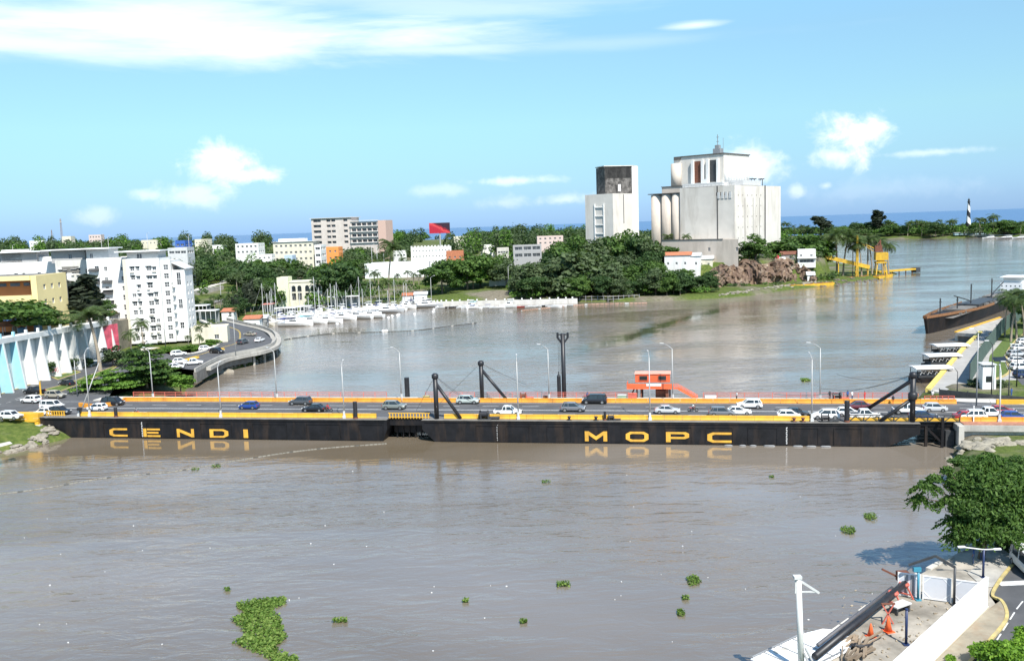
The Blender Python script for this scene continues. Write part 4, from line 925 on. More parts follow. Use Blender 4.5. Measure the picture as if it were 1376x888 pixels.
class Bld:
    "a building on a rotated rectangle; local x along the front, y to the rear"
    def __init__(s, name, label, cat, corner, ang, z, group=None):
        s.t = thing(name, label, cat, (corner[0], corner[1], z), ang, group); s.a = ang; s.z = z; s.c = Vector(corner[:2])
    def block(s, x, y, w, d, z0, z1, m, front=(), right=(), left=(), back=(), fm=None, gm=None, mull=1, bars=0, depth=.25, name='wall', roof=None, par=0.0, parm=None):
        "walls with holes on each side, plus a flat roof with an optional parapet"
        mb = MB(); I = Matrix.Identity(4)
        sides = [((x, y), (1, 0), w, front), ((x + w, y), (0, 1), d, right), ((x + w, y + d), (-1, 0), w, back), ((x, y + d), (0, -1), d, left)]
        for o, dd, L, holes in sides: wall(mb, o, dd, L, z0, z1 + par, list(holes), depth)
        if par:
            mb.box(x + .25, x + w - .25, y + .22, y + .25, z1, z1 + par); mb.box(x + .25, x + w - .25, y + d - .25, y + d - .22, z1, z1 + par); mb.box(x + .22, x + .25, y + .25, y + d - .25, z1, z1 + par); mb.box(x + w - .25, x + w - .22, y + .25, y + d - .25, z1, z1 + par)
            for q in ((x, x + w, y, y + .25), (x, x + w, y + d - .25, y + d), (x, x + .25, y + .25, y + d - .25), (x + w - .25, x + w, y + .25, y + d - .25)): mb.add([(q[0], q[2], z1 + par), (q[1], q[2], z1 + par), (q[1], q[3], z1 + par), (q[0], q[3], z1 + par)], [(0, 1, 2, 3)])
        mb.obj(name, m, s.t)
        mb = MB(); mb.add([(x + .01, y + .01, z1 - .01), (x + w - .01, y + .01, z1 - .01), (x + w - .01, y + d - .01, z1 - .01), (x + .01, y + d - .01, z1 - .01)], [(0, 1, 2, 3)]); mb.obj('roof', roof or m, s.t)
        for o, dd, L, holes in sides:
            for h in holes: window(s.t, I, o, dd, z0, h, depth, fm or clean_white, gm or winglass, mull if h[1] - h[0] > .9 else 0, bars=bars)
    def box(s, name, m, *a): mb = MB(); mb.box(*a); return mb.obj(name, m, s.t)
def grid_holes(x0, x1, n, w, z0, pitch, rows, h, skip=()):
    o = []
    for r_ in range(rows):
        for k in range(n):
            if (k, r_) in skip: continue
            c = x0 + (x1 - x0) * (k + .5) / n; o.append((c - w / 2, c + w / 2, z0 + pitch * r_, z0 + pitch * r_ + h))
    return o
# ================================================================ TRAFFIC, LAMPS AND PEOPLE ON THE BRIDGE
car('hatch', 'blue', 335, 549, 'blue hatchback alone between the letters N and I on the bridge', flip=True)
car('suv', 'darkgrey', 404, 543.5, 'dark grey hatchback-bodied car in the far lane behind the black sedan', flip=True)
car('sedan', 'black', 422, 552.5, 'black sedan beside a motorcycle above the blank black panels', flip=True)
car('suv', 'greygreen', 530, 549.5, 'dull grey car passing the yellow slatted rail between the pontoons')
car('suv', 'palegreen', 629, 542, 'pale silver car in the far lane left of the white pickup')
car('pickup', 'white', 683, 557.5, 'white pickup passing the near winch drum')
car('suv', 'grey', 770, 552.5, 'mid grey car in the near lane below the black van')
car('van', 'black', 799, 542, 'black van in the far lane right of the forked pile', flip=True)
car('sedan', 'silver', 897, 555, 'silver sedan in front of the orange control cabin')
car('suv', 'grey', 970, 559, 'dark grey car half covering a white sedan above the last C')
car('sedan', 'white', 992, 556.5, 'white sedan squeezed between a grey car and a white hatchback-bodied car')
car('suv', 'white', 1007, 548, 'white car in the far lane beside the figure in white', flip=True)
car('hatch', 'white', 1060, 562.5, 'small white hatchback at the near barrier, overlapping a black car')
car('sedan', 'black', 1070, 559, 'black sedan behind the small white hatchback')
car('suv', 'white', 1111, 565, 'white car behind the near winch at the right end', flip=True)
car('sedan', 'maroon', 1152, 549.5, 'dark maroon car in the far lane under the slanting mast stays', flip=True)
car('hatch', 'white', 1139, 558.5, 'white hatchback between the maroon car and a white pickup')
car('pickup', 'white', 1167, 568, 'white pickup behind the truss railing left of the big mast')
car('pickup', 'white', 1220, 555.5, 'white pickup behind the big mast, nose to the right')
car('hatch', 'silver', 1256, 552.5, 'silver hatchback at the right end of the far barrier')
car('sedan', 'navy', 1246, 567.5, 'navy sedan crossing the right link span near the truss railing')
g2 = 'cars queued on the right bank'
car('suv', 'white', 1311, 567.5, 'white car in the middle of the right-bank queue beside a white pickup', flip=True, g=g2)
car('pickup', 'white', 1329, 560.5, 'white pickup between the red sedan and the crimson sedan on the right bank', g=g2)
car('sedan', 'red', 1320, 577, 'red sedan nearest the orange barrier on the right bank', g=g2)
car('sedan', 'red', 1345, 556, 'crimson sedan at the far side of the right-bank road', g=g2)
car('hatch', 'blue', 1379, 575, 'blue car cut by the right edge of the picture', g=g2)
motorbike(441, 553, 'motorcycle riding close to the black sedan', 'rider in dark clothes on the motorcycle by the black sedan', 'red', 'dark', True)
motorbike(931, 553, 'motorcycle alone on the road right of the silver sedan', 'rider in pale top on the lone motorcycle right of the silver sedan', 'white', 'dark')
motorbike(184, 558, 'motorcycle alone left of the letter E', 'rider in grey on the motorcycle left of the letter E', 'grey', 'denim', True)
motorbike(789, 536.5, 'motorcycle in the far lane behind the black van', 'rider in dark clothes in the far lane behind the black van', 'blue', 'dark')
for px, top, legs, lab, v in ((990, 'white', 'dark', 'person in white on the walkway above the white far-lane car', 17.6), (1162, 'red', 'red', 'person in red on the walkway above the maroon car', 18.2), (1145, 'white', 'denim', 'person in a white shirt on the walkway left of the person in red', 18.4),
        (1139, 'blue', 'dark', 'person in blue and white on the walkway beside the winch', 18.8), (1115, 'dark', 'dark', 'person in black at the left of the walkway winch', 18.6), (1130, 'grey', 'dark', 'person in grey just right of the walkway winch', 18.0),
        (1200, 'dark', 'orange', 'person in dark top standing by the far barrier left of the mast', 15.0), (1232, 'orange', 'yellow', 'person in an orange vest at the far barrier right of the mast', 17.0), (1253, 'white', 'dark', 'person in white at the corner by the red railing', 18.9)):
    person(px, v, DZ + (.14 if v > 16 else .01), top, legs, lab, rz=random.uniform(0, 6))
near = [(122, 472, 'near-side street lamp standing between the road and the letter C'), (298, 490, 'near-side street lamp between the letters D and I'), (463.5, 488, 'near-side street lamp by the black pile and black sedan'), (697, 481, 'near-side street lamp beside the white pickup'), (873.5, 476, 'near-side street lamp in front of the orange cabin'), (1090.5, 479, 'near-side street lamp left of the winch at the right end')]
for px, top, lab in near:
    s = sx(px, 1.25, DZ); b = B(s, 1.0, DZ - .02); h = PY(px, top, b.y).z - b.z; lamp_post(lab, b, h - .5, 1.3, BA + R(100), m=galv)
farl = [(205.5, 470, 'far-side street lamp in front of the layered green tree'), (372, 470, 'far-side street lamp right of the blue car'), (539.5, 470, 'far-side street lamp left of the short black pile'), (738, 466, 'far-side street lamp left of the tall forked pile'), (904, 465, 'far-side street lamp right of the orange cabin'), (1102, 464, 'far-side street lamp by the walkway winch at the right end')]
for px, top, lab in farl:
    s = sx(px, 16.6, DZ); b = B(s, 16.7, DZ + .13); h = PY(px, top, b.y).z - b.z; lamp_post(lab, b, h - .5, 1.9, BA + R(150), m=galv)
b = B(sx(107, 1.3, DZ), 1.2, DZ); lamp_post('grey lamp post leaning to the right at the left bridge end', b, 10.0, 1.2, BA, lean=(3.1, 3.0), m=galv)
b = B(sx(1343, 1.1, DZ), 1.1, DZ); lamp_post('near-side street lamp on the right bank by the red sedan', b, PY(1343, 500, b.y).z - DZ, 1.2, BA + R(80), m=pale_grey)
b = B(sx(1308, 1.0, DZ), 1.0, DZ); t = thing('marker_post', 'short white marker post on the orange barrier before the red sedan', 'post', b, 0); mb = MB(); mb.beam((0, 0, 0), (0, 0, 2.6), .14); mb.obj('post', clean_white, t); mb = MB(); mb.cbox((0, 0, 2.65), (.2, .2, .1)); mb.obj('cap', clean_white, t)
# small box on a pole at the left bridge end
b = B(sx(108, 1, DZ), .9, DZ - .05); t = thing('signal_box', 'black signal box on a short post at the left end of the pontoon', 'signal box', b, BA)
mb = MB(); mb.beam((0, 0, 0), (0, 0, 1.2), .14); mb.obj('post', steel_dk, t); mb = MB(); mb.cbox((0, 0, 1.5), (.8, .5, .5)); mb.obj('housing', blackp, t)

# ================================================================ LEFT BANK
LZ = 4.0
def pz(z, *pts): return [tuple(P(a, b, z)[:2]) for a, b in pts]
# main asphalt apron joining the bridge, the wall road and the shore road
apron = [tuple(B(sx(-60, 1.6, DZ), 1.6)[:2]), tuple(B(sx(180, 1.6, DZ), 1.6)[:2]), tuple(B(sx(180, 15.6, DZ), 15.55)[:2])] + pz(LZ - .05, (165, 545), (146, 533), (168, 500), (215, 492), (262, 497), (300, 480), (345, 472), (362, 468), (366, 456), (354, 446), (330, 438), (300, 432), (285, 436), (297, 448), (296, 458), (286, 466), (262, 474), (235, 478), (205, 470), (160, 482), (120, 492), (60, 509), (0, 530), (-60, 548))
# triangulate through bmesh so a concave outline is fine
def flat_sheet(name, pts, z, m, thick=0.0):
    bm = bmesh.new(); f = bm.faces.new([bm.verts.new((x, y, z)) for x, y in pts]); bmesh.ops.triangulate(bm, faces=[f]); bmesh.ops.recalc_face_normals(bm, faces=bm.faces)
    for f in bm.faces:
        if f.normal.z < 0: f.normal_flip()
    me = bpy.data.meshes.new(name); bm.to_mesh(me); bm.free(); me.materials.append(m); o = put(me, name); o['kind'] = 'structure'; return o
flat_sheet('left_bank_road', apron, LZ - .05, asphalt)
side = smooth_path(pz(LZ, (-70, 546), (0, 526), (60, 506), (120, 489), (160, 479), (205, 467)), 5)
mb = MB(); strip(mb, side, 4.5, LZ - .6, LZ + .09); tag(mb.obj('wall_pavement', pale_conc), kind='structure')
mb = MB(); strip(mb, [Vector((p.x + 2.35, p.y - .2)) for p in side], .25, LZ - .6, LZ + .11); tag(mb.obj('pavement_kerb', kerb_y), kind='structure')
# green islands between the lanes
def island(pts, label_kerb='island_kerb'):
    w = pz(LZ, *pts); mb = MB(); strip(mb, w, .3, LZ - .3, LZ + .10, closed=True); tag(mb.obj('island_kerb', kerb_y), kind='structure')
    flat_sheet('island_grass', w, LZ + .04, mat('lawn_grass', (.085, .13, .025), .95, var=.35, scale=1.2, bump=.5))
island([(58, 524), (86, 517), (130, 501), (160, 490), (150, 497), (118, 512), (80, 526)])
island([(70, 507), (100, 498), (108, 500), (78, 510)])
# lane marks on the apron
mb = MB()
def dash(mb, a, b, z, w=.14, n=1, gap=.5):
    a, b = Vector(a[:2]), Vector(b[:2]); d = (b - a); L = d.length; d.normalize(); nn = Vector((-d.y, d.x)) * w / 2
    for k in range(n):
        p = a + d * L * k / n; q = p + d * L / n * (1 - gap if n > 1 else 1); mb.add([(*(p - nn), z), (*(q - nn), z), (*(q + nn), z), (*(p + nn), z)], [(0, 1, 2, 3)])
dash(mb, P(-20, 548, LZ), P(60, 528, LZ), LZ - .044, n=6); dash(mb, P(-20, 566, LZ), P(200, 552, LZ), LZ - .044, n=14); dash(mb, P(20, 536, LZ), P(170, 495, LZ), LZ - .044, n=8)
tag(mb.obj('lane_dashes', paint_w), kind='structure')
mb = MB()
sp = smooth_path(pz(LZ, (232, 486), (262, 478), (300, 466), (318, 460), (322, 450), (318, 443), (300, 437)), 6)
for off in (0, .35):
    for a, b in zip(sp, sp[1:]): dash(mb, (a.x + off, a.y), (b.x + off, b.y), LZ - .044, .14)
tag(mb.obj('centre_lines', mat('line_yellow', (.62, .42, .05), .7)), kind='structure')
for i, (a, b) in enumerate((((244, 486), (266, 480)), ((284, 474), (300, 469)))):   # hatched yellow refuge blocks
    q0, q1 = P(*a, LZ), P(*b, LZ); t = thing('traffic_refuge', ('yellow painted refuge block between the parked white cars and the shore road', 'yellow painted refuge block by the black car on the shore road')[i], 'refuge', ((q0 + q1) / 2), math.atan2(q1.y - q0.y, q1.x - q0.x), 'yellow refuge blocks')
    L = (q1 - q0).length; mb = MB(); mb.loft([[(x, -w, 0), (x, w, 0), (x, w * .7, hh), (x, -w * .7, hh)] for x, w, hh in ((-L/2, .5, .1), (-L/2 + .5, .8, .35), (L/2 - .5, .8, .35), (L/2, .5, .1))]); mb.obj('kerb_block', yellow, t)
# shore road parapet and viaduct edge
outer = smooth_path(pz(LZ, (262, 500), (282, 489), (300, 481), (325, 475.5), (348, 471), (366, 464.5), (371, 456), (366, 447), (352, 441), (330, 436), (305, 430)), 6)
t = thing('shore_road_parapet', 'pale concrete parapet and viaduct edge curving out over the river', 'parapet', (*outer[20], LZ)); lc = Vector((*outer[20], LZ))
mb = MB(); strip(mb, [p - lc.xy for p in outer], .35, -.05, .95); mb.obj('parapet_wall', mat('grey_parapet', (.40, .38, .34), .85, var=.15, scale=.4, stain=.6, stain_col=(.2, .19, .17)), t)
mb = MB(); inn = [p.lerp(Vector(outer[30]) * .0 + p, 1) for p in outer]
strip(mb, [p - lc.xy for p in outer[4:]], 3.2, -1.0, -.06); mb.obj('deck_edge', concrete, t)
for k in range(22, 48, 4): mb = MB(); p = outer[k] - lc.xy; mb.beam((p.x, p.y, -4.5), (p.x, p.y, -1.0), .55); mb.obj('pier', concrete, t)
mb = MB(); strip(mb, [p - lc.xy for p in outer[:22]], .8, -2.8, -.06); mb.obj('stone_revetment', dark_conc, t)
# inner pavement of the shore road
inn = smooth_path(pz(LZ, (232, 476), (262, 474), (285, 466.5), (296, 458), (297, 448), (286, 437), (270, 430)), 5)
mb = MB(); strip(mb, inn, 1.6, LZ - .5, LZ + .1); tag(mb.obj('inner_pavement', pale_conc), kind='structure')
g3 = 'cars on the shore road'
def lcar(kind, c, px, py, deg, lab, g=g3, z=LZ - .05): car(kind, c, px, py, lab, R(deg), z=z, g=g)
lcar('suv', 'darkgrey', 326.5, 462, 75, 'dark grey car driving in the bend of the shore road')
lcar('sedan', 'beige', 336, 451, 150, 'beige sedan farthest along the shore road')
lcar('sedan', 'white', 349, 459, 80, 'white sedan hugging the parapet of the shore road')
lcar('suv', 'black', 292, 474.5, -25, 'black car on the shore road beside a yellow refuge block')
lcar('hatch', 'white', 276, 470.5, 20, 'white hatchback behind the black car near the palm hedge')
lcar('suv', 'white', 240, 478, 25, 'white car left of the yellow refuge block, higher one of two')
lcar('hatch', 'white', 242, 488, 20, 'white hatchback left of the open truck, lower one of two')
lcar('pickup', 'white', 260, 490, 15, 'white truck parked on the river side of the shore road')
lcar('suv', 'white', 15, 563, -11, 'white car nearest the left edge above the yellow beam')
lcar('suv', 'white', 42, 541, 160, 'white car following the black pickup below the graffiti')
lcar('pickup', 'black', 46, 529, 160, 'black pickup under the buttressed wall by the yellow post')
lcar('suv', 'beige', 75, 534.5, -15, 'tan car passing the green island')
lcar('van', 'white', 70, 549, -11, 'white van behind the black and white cars at the left bridge end')
lcar('hatch', 'white', 60, 557.5, 170, 'white hatchback half hidden by a black car at the left bridge end')
lcar('suv', 'black', 80, 557, -11, 'black car in front of the white hatchback at the left bridge end')
lcar('hatch', 'white', 131, 551.5, 169, 'white hatchback coming off the bridge above the first C')
lcar('van', 'black', 152, 544.5, -11, 'black van behind the white hatchback above the first C')
lcar('sedan', 'black', 90, 518, 150, 'black car parked beside the round bush on the island')
lcar('sedan', 'white', 121, 522, -20, 'white car half hidden by the almond tree')
lcar('sedan', 'white', 236, 495, 10, 'white car parked behind the layered green tree')
lcar('suv', 'silver', 205, 463, 20, 'silver car parked at the foot of the white apartment block')
lcar('sedan', 'white', 216, 459, 10, 'white car parked under the palm at the white apartment block')

# far amber barrier sweeping round to the left bank
t = thing('road_barrier', 'amber barrier curving round the almond tree at the left bank', 'barrier', B(sx(168), 15.9, DZ), 0, 'yellow road barriers along the bridge'); c0 = t.location
cv = smooth_path([B(sx(168, 16, DZ), 15.9)[:2]] + pz(DZ, (162, 544), (150, 545), (128, 548), (107, 546)), 5)
mb = MB(); strip(mb, [p - c0.xy for p in cv], .42, 0, .8); mb.obj('concrete_run', orange_y, t)
# grass bank with steps and rocks at the lower left
mb = MB()
tag(flat_sheet('bank_footpath', pz(2.2, (-30, 613), (0, 606), (14, 603), (18, 606), (0, 611), (-30, 620)), 3.55, pale_conc), kind='structure')
def rock(mb, c, r, rng, mi=0):
    bm = bmesh.new(); bmesh.ops.create_icosphere(bm, subdivisions=2, radius=1.0)
    ph = rng.uniform(0, 9, 6)
    for v in bm.verts:
        k = 1 + .22 * math.sin(v.co.x * 3 + ph[0]) + .2 * math.sin(v.co.y * 3.4 + ph[1]) + .18 * math.sin(v.co.z * 4 + ph[2]); v.co = v.co * k
        v.co = Vector((v.co.x * r[0] + c[0], v.co.y * r[1] + c[1], v.co.z * r[2] + c[2]))
    bm.verts.index_update(); mb.add([tuple(v.co) for v in bm.verts], [tuple(v.index for v in f.verts) for f in bm.faces], mi); bm.free()
rock_m = mat('river_rock', (.27, .24, .19), .9, var=.3, scale=.7, bump=.6, stain=.5, stain_col=(.10, .09, .07))
rr = np.random.default_rng(5)
def rocks(name, pts, n, r0, r1, label, spread=1.5, m=None):
    mb = MB(); L = [Vector(p) for p in pts]
    for k in range(n):
        f = rr.uniform(0, len(L) - 1.001); i = int(f); p = L[i].lerp(L[i + 1], f - i); s = rr.uniform(r0, r1)
        q = (p.x + rr.normal(0, spread * .5), p.y + rr.normal(0, spread * .5)); rock(mb, (q[0], q[1], max(-.1, H(*q)) + .05), (s, s * rr.uniform(.7, 1.3), s * .55), rr)
    o = mb.obj(name, m or rock_m); tag(o, label, 'rocks', kind='stuff')
rocks('bank_rubble', [P(-10, 611), P(20, 605), P(45, 598), P(62, 592), P(75, 588)], 70, .3, .9, 'grey rubble edging the grass bank at the lower left')
rocks('bank_rubble', [P(240, 512), P(262, 506), P(285, 503), P(300, 499)], 26, .6, 1.8, 'tan boulders at the water beside the layered tree', 3)
rocks('bank_rubble', [P(300, 499), P(345, 487), P(362, 478), P(372, 470)], 50, .3, .8, 'small stones along the water below the shore road', 1.2)

# tilted-fin retaining wall
WX = -117.0; y0, y1 = 172.0, 257.0
t = thing('buttressed_wall', 'tall retaining wall with white and pale blue leaning fins', 'retaining wall', (WX, y0, LZ - .2), 0)
def wz(y): return 16.4 - (y - 200) * .031 - (LZ - .2)
blue_p = mat('pale_blue_paint', (.34, .64, .73), .7, var=.12, scale=.5, stain=.35, stain_col=(.5, .5, .48))
finw = mat('fin_white', (.74, .74, .71), .75, var=.08, scale=.4, stain=.5, stain_col=(.36, .35, .33))
mb = MB(); mb.add([(-.0, 0, -1), (0, y1 - y0, -1), (0, y1 - y0, wz(y1)), (0, 0, wz(y0))], [(0, 1, 2, 3)]); mb.prism([(-3, 0), (-.01, 0), (-.01, y1 - y0), (-3, y1 - y0)], -1, [wz(y0), wz(y0), wz(y1), wz(y1)]); mb.obj('back_wall', finw, t)
mb = MB(); mb.add([(.2 + x, y - y0, wz(y) + z) for y in (y0, y1) for x, z in ((-.19, -1.1), (1.25, -1.1), (1.25, .12), (-.19, .12))], [(0, 1, 2, 3), (7, 6, 5, 4), (0, 4, 5, 1), (1, 5, 6, 2), (2, 6, 7, 3), (3, 7, 4, 0)]); mb.obj('top_beam', finw, t)
nf = 16
for k in range(nf):
    y = y0 + 2 + k * (y1 - y0 - 3) / (nf - 1); zt = wz(y) - 1.1; mb = MB(); yy = y - y0
    mb.add([(x, yy + dy, z) for dy in (-.22, .22) for x, z in ((0.01, -.5), (2.9, -.5), (1.5, zt), (0.01, zt))], [(0, 1, 2, 3), (7, 6, 5, 4), (0, 4, 5, 1), (1, 5, 6, 2), (2, 6, 7, 3), (3, 7, 4, 0)])
    mb.add([(1.2, yy - .3, zt + 1.2), (1.2, yy + .3, zt + 1.2), (.7, yy + .3, zt + 1.2), (.7, yy - .3, zt + 1.2), (1.2, yy - .3, zt + 2.3), (1.2, yy + .3, zt + 2.3), (.7, yy + .3, zt + 2.3), (.7, yy - .3, zt + 2.3)], [(3, 2, 1, 0), (4, 5, 6, 7), (0, 1, 5, 4), (1, 2, 6, 5), (2, 3, 7, 6), (3, 0, 4, 7)])
    mb.obj('fin', blue_p if k < 7 else finw, t)
    mb = MB(); mb.beam((2.93, yy, -.5), (1.53, yy, zt), .10, .5); mb.obj('fin_edge', finw, t)
mb = MB()   # faded pink graffiti scrawl on one bay
yy = 2 + 9 * (y1 - y0 - 3) / (nf - 1) - .26
for k in range(9): mb.beam((.5 + k * .2, yy, 1.6 + .3 * math.sin(k * 2.1)), (.75 + k * .2, yy, 2.3 + .4 * math.sin(k * 3)), .12)
mb.obj('graffiti', mat('pink_spray', (.65, .16, .22), .7), t)
# terrace behind the wall
mb = MB(); mb.prism([(-175, 165), (WX - 3.02, 165), (WX - 3.02, 256.5), (-122, 286), (-175, 286)], 2, [14.6, 14.6, 13.6, 12.5, 13]); tag(mb.obj('upper_terrace', mat('terrace_ground', (.22, .19, .14), .95, var=.35, scale=.3, bump=.4)), kind='structure')
t = thing('advertising_banner', 'red banner with pale streaks at the right end of the buttressed wall', 'banner', (WX + 1.6, y1 - 1.5, LZ + 1.0), R(75))
mb = MB(); mb.box(-3.1, 3.1, -.05, .05, 1.0, 8.6); mb.obj('panel', mat('banner_red', (.62, .10, .14), .6, var=.5, scale=.5), t); mb = MB(); mb.beam((-3.1, .1, -1), (-3.1, .1, 8.7), .2); mb.beam((3.1, .1, -1), (3.1, .1, 8.7), .2); mb.obj('frame', galv, t)

# orange and yellow building on the terrace
ylw = mat('pale_yellow_wall', (.84, .68, .33), .8, var=.06, scale=.3, stain=.15, stain_col=(.5, .38, .2)); org = mat('burnt_orange_wall', (.62, .22, .07), .8, var=.08, scale=.3)
ya = PY(-60, 400, 236); xr = -125.0; bz = 14.2
b = Bld('school_building', 'yellow and burnt orange building with open galleries behind the buttressed wall', 'building', (xr - 52, 236), 0, bz)
top = PY(84, 369, 236).z - bz; w = 52
b.block(w - 1.5, 0, 1.5, 16, 0, top, ylw, right=grid_holes(2, 14, 3, 1.3, 3, 4, 3, 1.4))
b.box('rear_wall', org, 0, w - 1.6, 3.0, 3.4, 0, top - .3); b.box('roof', dark_conc, 0, w - 1.6, 0, 16, top - .29, top - .05); b.box('parapet', ylw, 0, w - 1.52, -.3, -.01, top - 1.2, top + .05)
for i, zf in enumerate((top - 5.4, top - 10.2)): b.box('gallery_front', ylw, 0, w - 1.52, -.3, -.01, zf - 1.5, zf + .3); b.box('gallery_floor', concrete, 0, w - 1.52, 0, 3.0, zf - .9, zf - .6)
for zf in (top - 1.9, top - 6.5, top - 11.2):
    for k in range(12):
        x = w - 5.0 - k * 3.6; b.box('window', winglass, x, x + (2.6 if k % 3 else 1.6), 2.93, 2.99, zf - .9, zf)
b.box('rear_wing', dark_conc, 0, w, 16.05, 16.4, 0, top - .4)

# white apartment complex: one thing per block
def apt(label, pa, pb, Y, ang, ybase, ytop, d, ncol, rows, m=white, z=None, roof_slab=True, canopies=True, arch=(), side_cols=3, skip=(), ww=1.3, wh=1.4):
    a = PY(pa, ybase, Y); bq = PY(pb, ybase, Y); z0 = a.z if z is None else z
    Wd = (bq.x - a.x) / math.cos(ang); top = PY((pa + pb) / 2, ytop, Y).z - z0
    B_ = Bld('apartment_block', label, 'apartment block', (a.x, Y - 0), ang, z0, 'white apartment blocks on the left bank'); pitch = (top - 1.2) / rows
    fr = []
    for k in range(ncol):
        cx = Wd * (k + .5 + (.22 if k % 2 == 0 and ncol < 6 else -.12 if ncol < 6 else 0)) / ncol; w_ = ww * (1.0, .8, 1.25, .9)[k % 4]
        for r_ in range(rows):
            if (k, r_) in skip or random.random() < .07: continue
            zz = 1.0 + pitch * r_; h_ = wh * random.choice((1, 1, 1.25, .8)); fr.append((max(.2, cx - w_ / 2), min(Wd - .2, cx + w_ / 2), zz, zz + min(h_, pitch - .5)))
    B_.block(0, 0, Wd, d, 0, top, m, front=fr, right=grid_holes(1.5, d - 1, side_cols, 1.2, 1.0, pitch, rows, 1.4), par=.9, mull=1, bars=1, fm=clean_white, depth=.28)
    if canopies:
        mb = MB()
        for h in fr: (random.random() < .6) and mb.box(h[0] - .2, h[1] + .2, -.4, -.005, h[3] + .12, h[3] + .2)
        mb.obj('window_hoods', pale_grey, B_.t)
        mb = MB()
        for h in fr: (random.random() < .5) and mb.box(h[0] - .1, h[0] + random.choice((.7, 1.2)), -.4, -.006, h[2] - .6, h[2] - .15)
        mb.obj('window_boxes', pale_conc, B_.t)
    return B_, Wd, top, pitch, z0
b, Wd, top, pitch, z0 = apt('white apartment tower with narrow stacked windows at the road bend', 178, 221, 283, R(4), 462, 351, 13, 4, 9)
b.box('beige_strip', cream, -.9, -.02, -.3, 3, 0, top + .85)  # cream strip set proud of the tower's left edge
# stair bay and slanting-roof side wing
def awning(B_, x, y, w, z): mb = MB(); mb.add([(x, y, z), (x + w, y, z), (x + w, y - 1.3, z - .7), (x, y - 1.3, z - .7), (x, y, z - .08), (x + w, y, z - .08), (x + w, y - 1.3, z - .8), (x, y - 1.3, z - .8)], [(0, 3, 2, 1), (4, 5, 6, 7), (2, 3, 7, 6), (0, 4, 7, 3), (1, 2, 6, 5)]); mb.obj('awning', mat('dark_awning', (.05, .05, .05), .8), B_.t)
def balcony(B_, x, y, w, z, m=white):
    mb = MB(); mb.box(x, x + w, y - 1.2, y - .005, z - .15, z); mb.box(x, x + w, y - 1.2, y - 1.1, z, z + .35); mb.obj('balcony_slab', m, B_.t)
    mb = MB(); mb.box(x, x + w, y - 1.18, y - 1.14, z + .95, z + 1.02)
    for k in range(int(w / .3) + 1): mb.box(x + k * .3, x + k * .3 + .05, y - 1.18, y - 1.14, z + .35, z + .95)
    mb.obj('balcony_rail', steel_dk, B_.t)
b.block(Wd + .01, 1.2, 3.1, 11, 0, top - .6, white, front=grid_holes(.3, 2.9, 1, 1.5, 1.0, pitch, 9, 1.6), right=grid_holes(1, 10, 3, 1.1, 1.0, pitch, 8, 1.4), par=.6, bars=1)
b.block(Wd + 3.12, 2.6, 3.8, 9, 0, top - 3.2, white, front=[(1.2, 2.5, 18, 22), (1.2, 2.5, 10.5, 13.5), (1.2, 2.5, 4, 6)], right=grid_holes(1, 8, 2, 1.1, 1.0, pitch, 7, 1.4), bars=1)
mb = MB(); mb.prism([(Wd + 3.0, 2.3), (Wd + 7.4, 2.3), (Wd + 7.4, 12), (Wd + 3.0, 12)], [top - .9, top - 3.1, top - 3.1, top - .9], [top - .6, top - 2.8, top - 2.8, top - .6]); mb.obj('sloping_roof', pale_grey, b.t)
for k in range(6): balcony(b, Wd + 3.0, 2.3, .9, 4 + k * pitch)
b.block(-.5, 3, Wd - .5, 8, top + .02, top + 3.0, pale_grey, front=[(3, 4.6, .8, 2.4)], name='penthouse_wall'); b.box('roof_slab', clean_white, -3.5, Wd + .4, .6, 12.6, top + 3.01, top + 3.35)
b, Wd, top, pitch, z0 = apt('white apartment block with dark awnings over its balconies, left of the narrow-window tower', 126, 177.6, 290, R(4), 462, 350, 13, 3, 8, canopies=False, skip=((0, 0), (0, 3), (0, 4), (0, 5)))
for k, (x, zz) in enumerate(((.6, 24.5), (.6, 20.5), (4.5, 20.6), (4.5, 17.2), (4.5, 13.8), (4.5, 10.8), (8.0, 7.2), (5.8, 3.8), (6.0, 9.9))):
    if zz < top - 1: awning(b, x, -.01, 3.2, zz); balcony(b, x, -.01, 3.2, zz - 3.0)
b.block(-1, 3, 7, 9, top + .02, top + 3.8, pale_grey, front=[(1, 2, .8, 2.4)], name='penthouse_wall'); b.box('roof_slab', clean_white, -3.5, 7.2, .6, 13, top + 3.81, top + 4.15)
b, Wd, top, pitch, z0 = apt('grey sided apartment block with a deep flat roof behind the dusky casuarina', 82, 125.8, 296, R(3), 440, 353, 14, 5, 6, m=mat('stained_white', (.62, .60, .55), .8, var=.1, scale=.3, stain=.6, stain_col=(.32, .30, .27)), z=9)
b.box('recessed_balcony', dark_conc, 2, 7.5, -.04, -.01, top - 3.2, top - 1.2)
b.block(-1.5, 1, 11, 9, top + .02, top + 4.2, mat('grey_render', (.36, .355, .35), .8, var=.06), front=[(5.5, 6.6, 1.2, 2.9)], name='penthouse_wall'); b.box('roof_slab', clean_white, -4, 10.5, -1, 11, top + 4.21, top + 4.5)
b, Wd, top, pitch, z0 = apt('long white apartment block behind the yellow building at the left edge', -60, 81.6, 300, R(3), 440, 357, 14, 14, 5, z=10, canopies=False, ww=1.2, wh=1.1)
b.block(6, 2, 22, 9, top + .02, top + 4.2, mat('grey_render', (.36, .355, .35), .8), front=[(9, 10, 1, 2.6)], name='penthouse_wall'); b.box('roof_slab', clean_white, 4, 30, 0, 12, top + 4.21, top + 4.5)
b.box('stair_head', white, Wd - 19, Wd - 12.5, 2, 8, top + .02, top + 5.2); b.box('upper_wall', white, Wd - 12.4, Wd - 2, 3, 8, top + .02, top + 2.4)
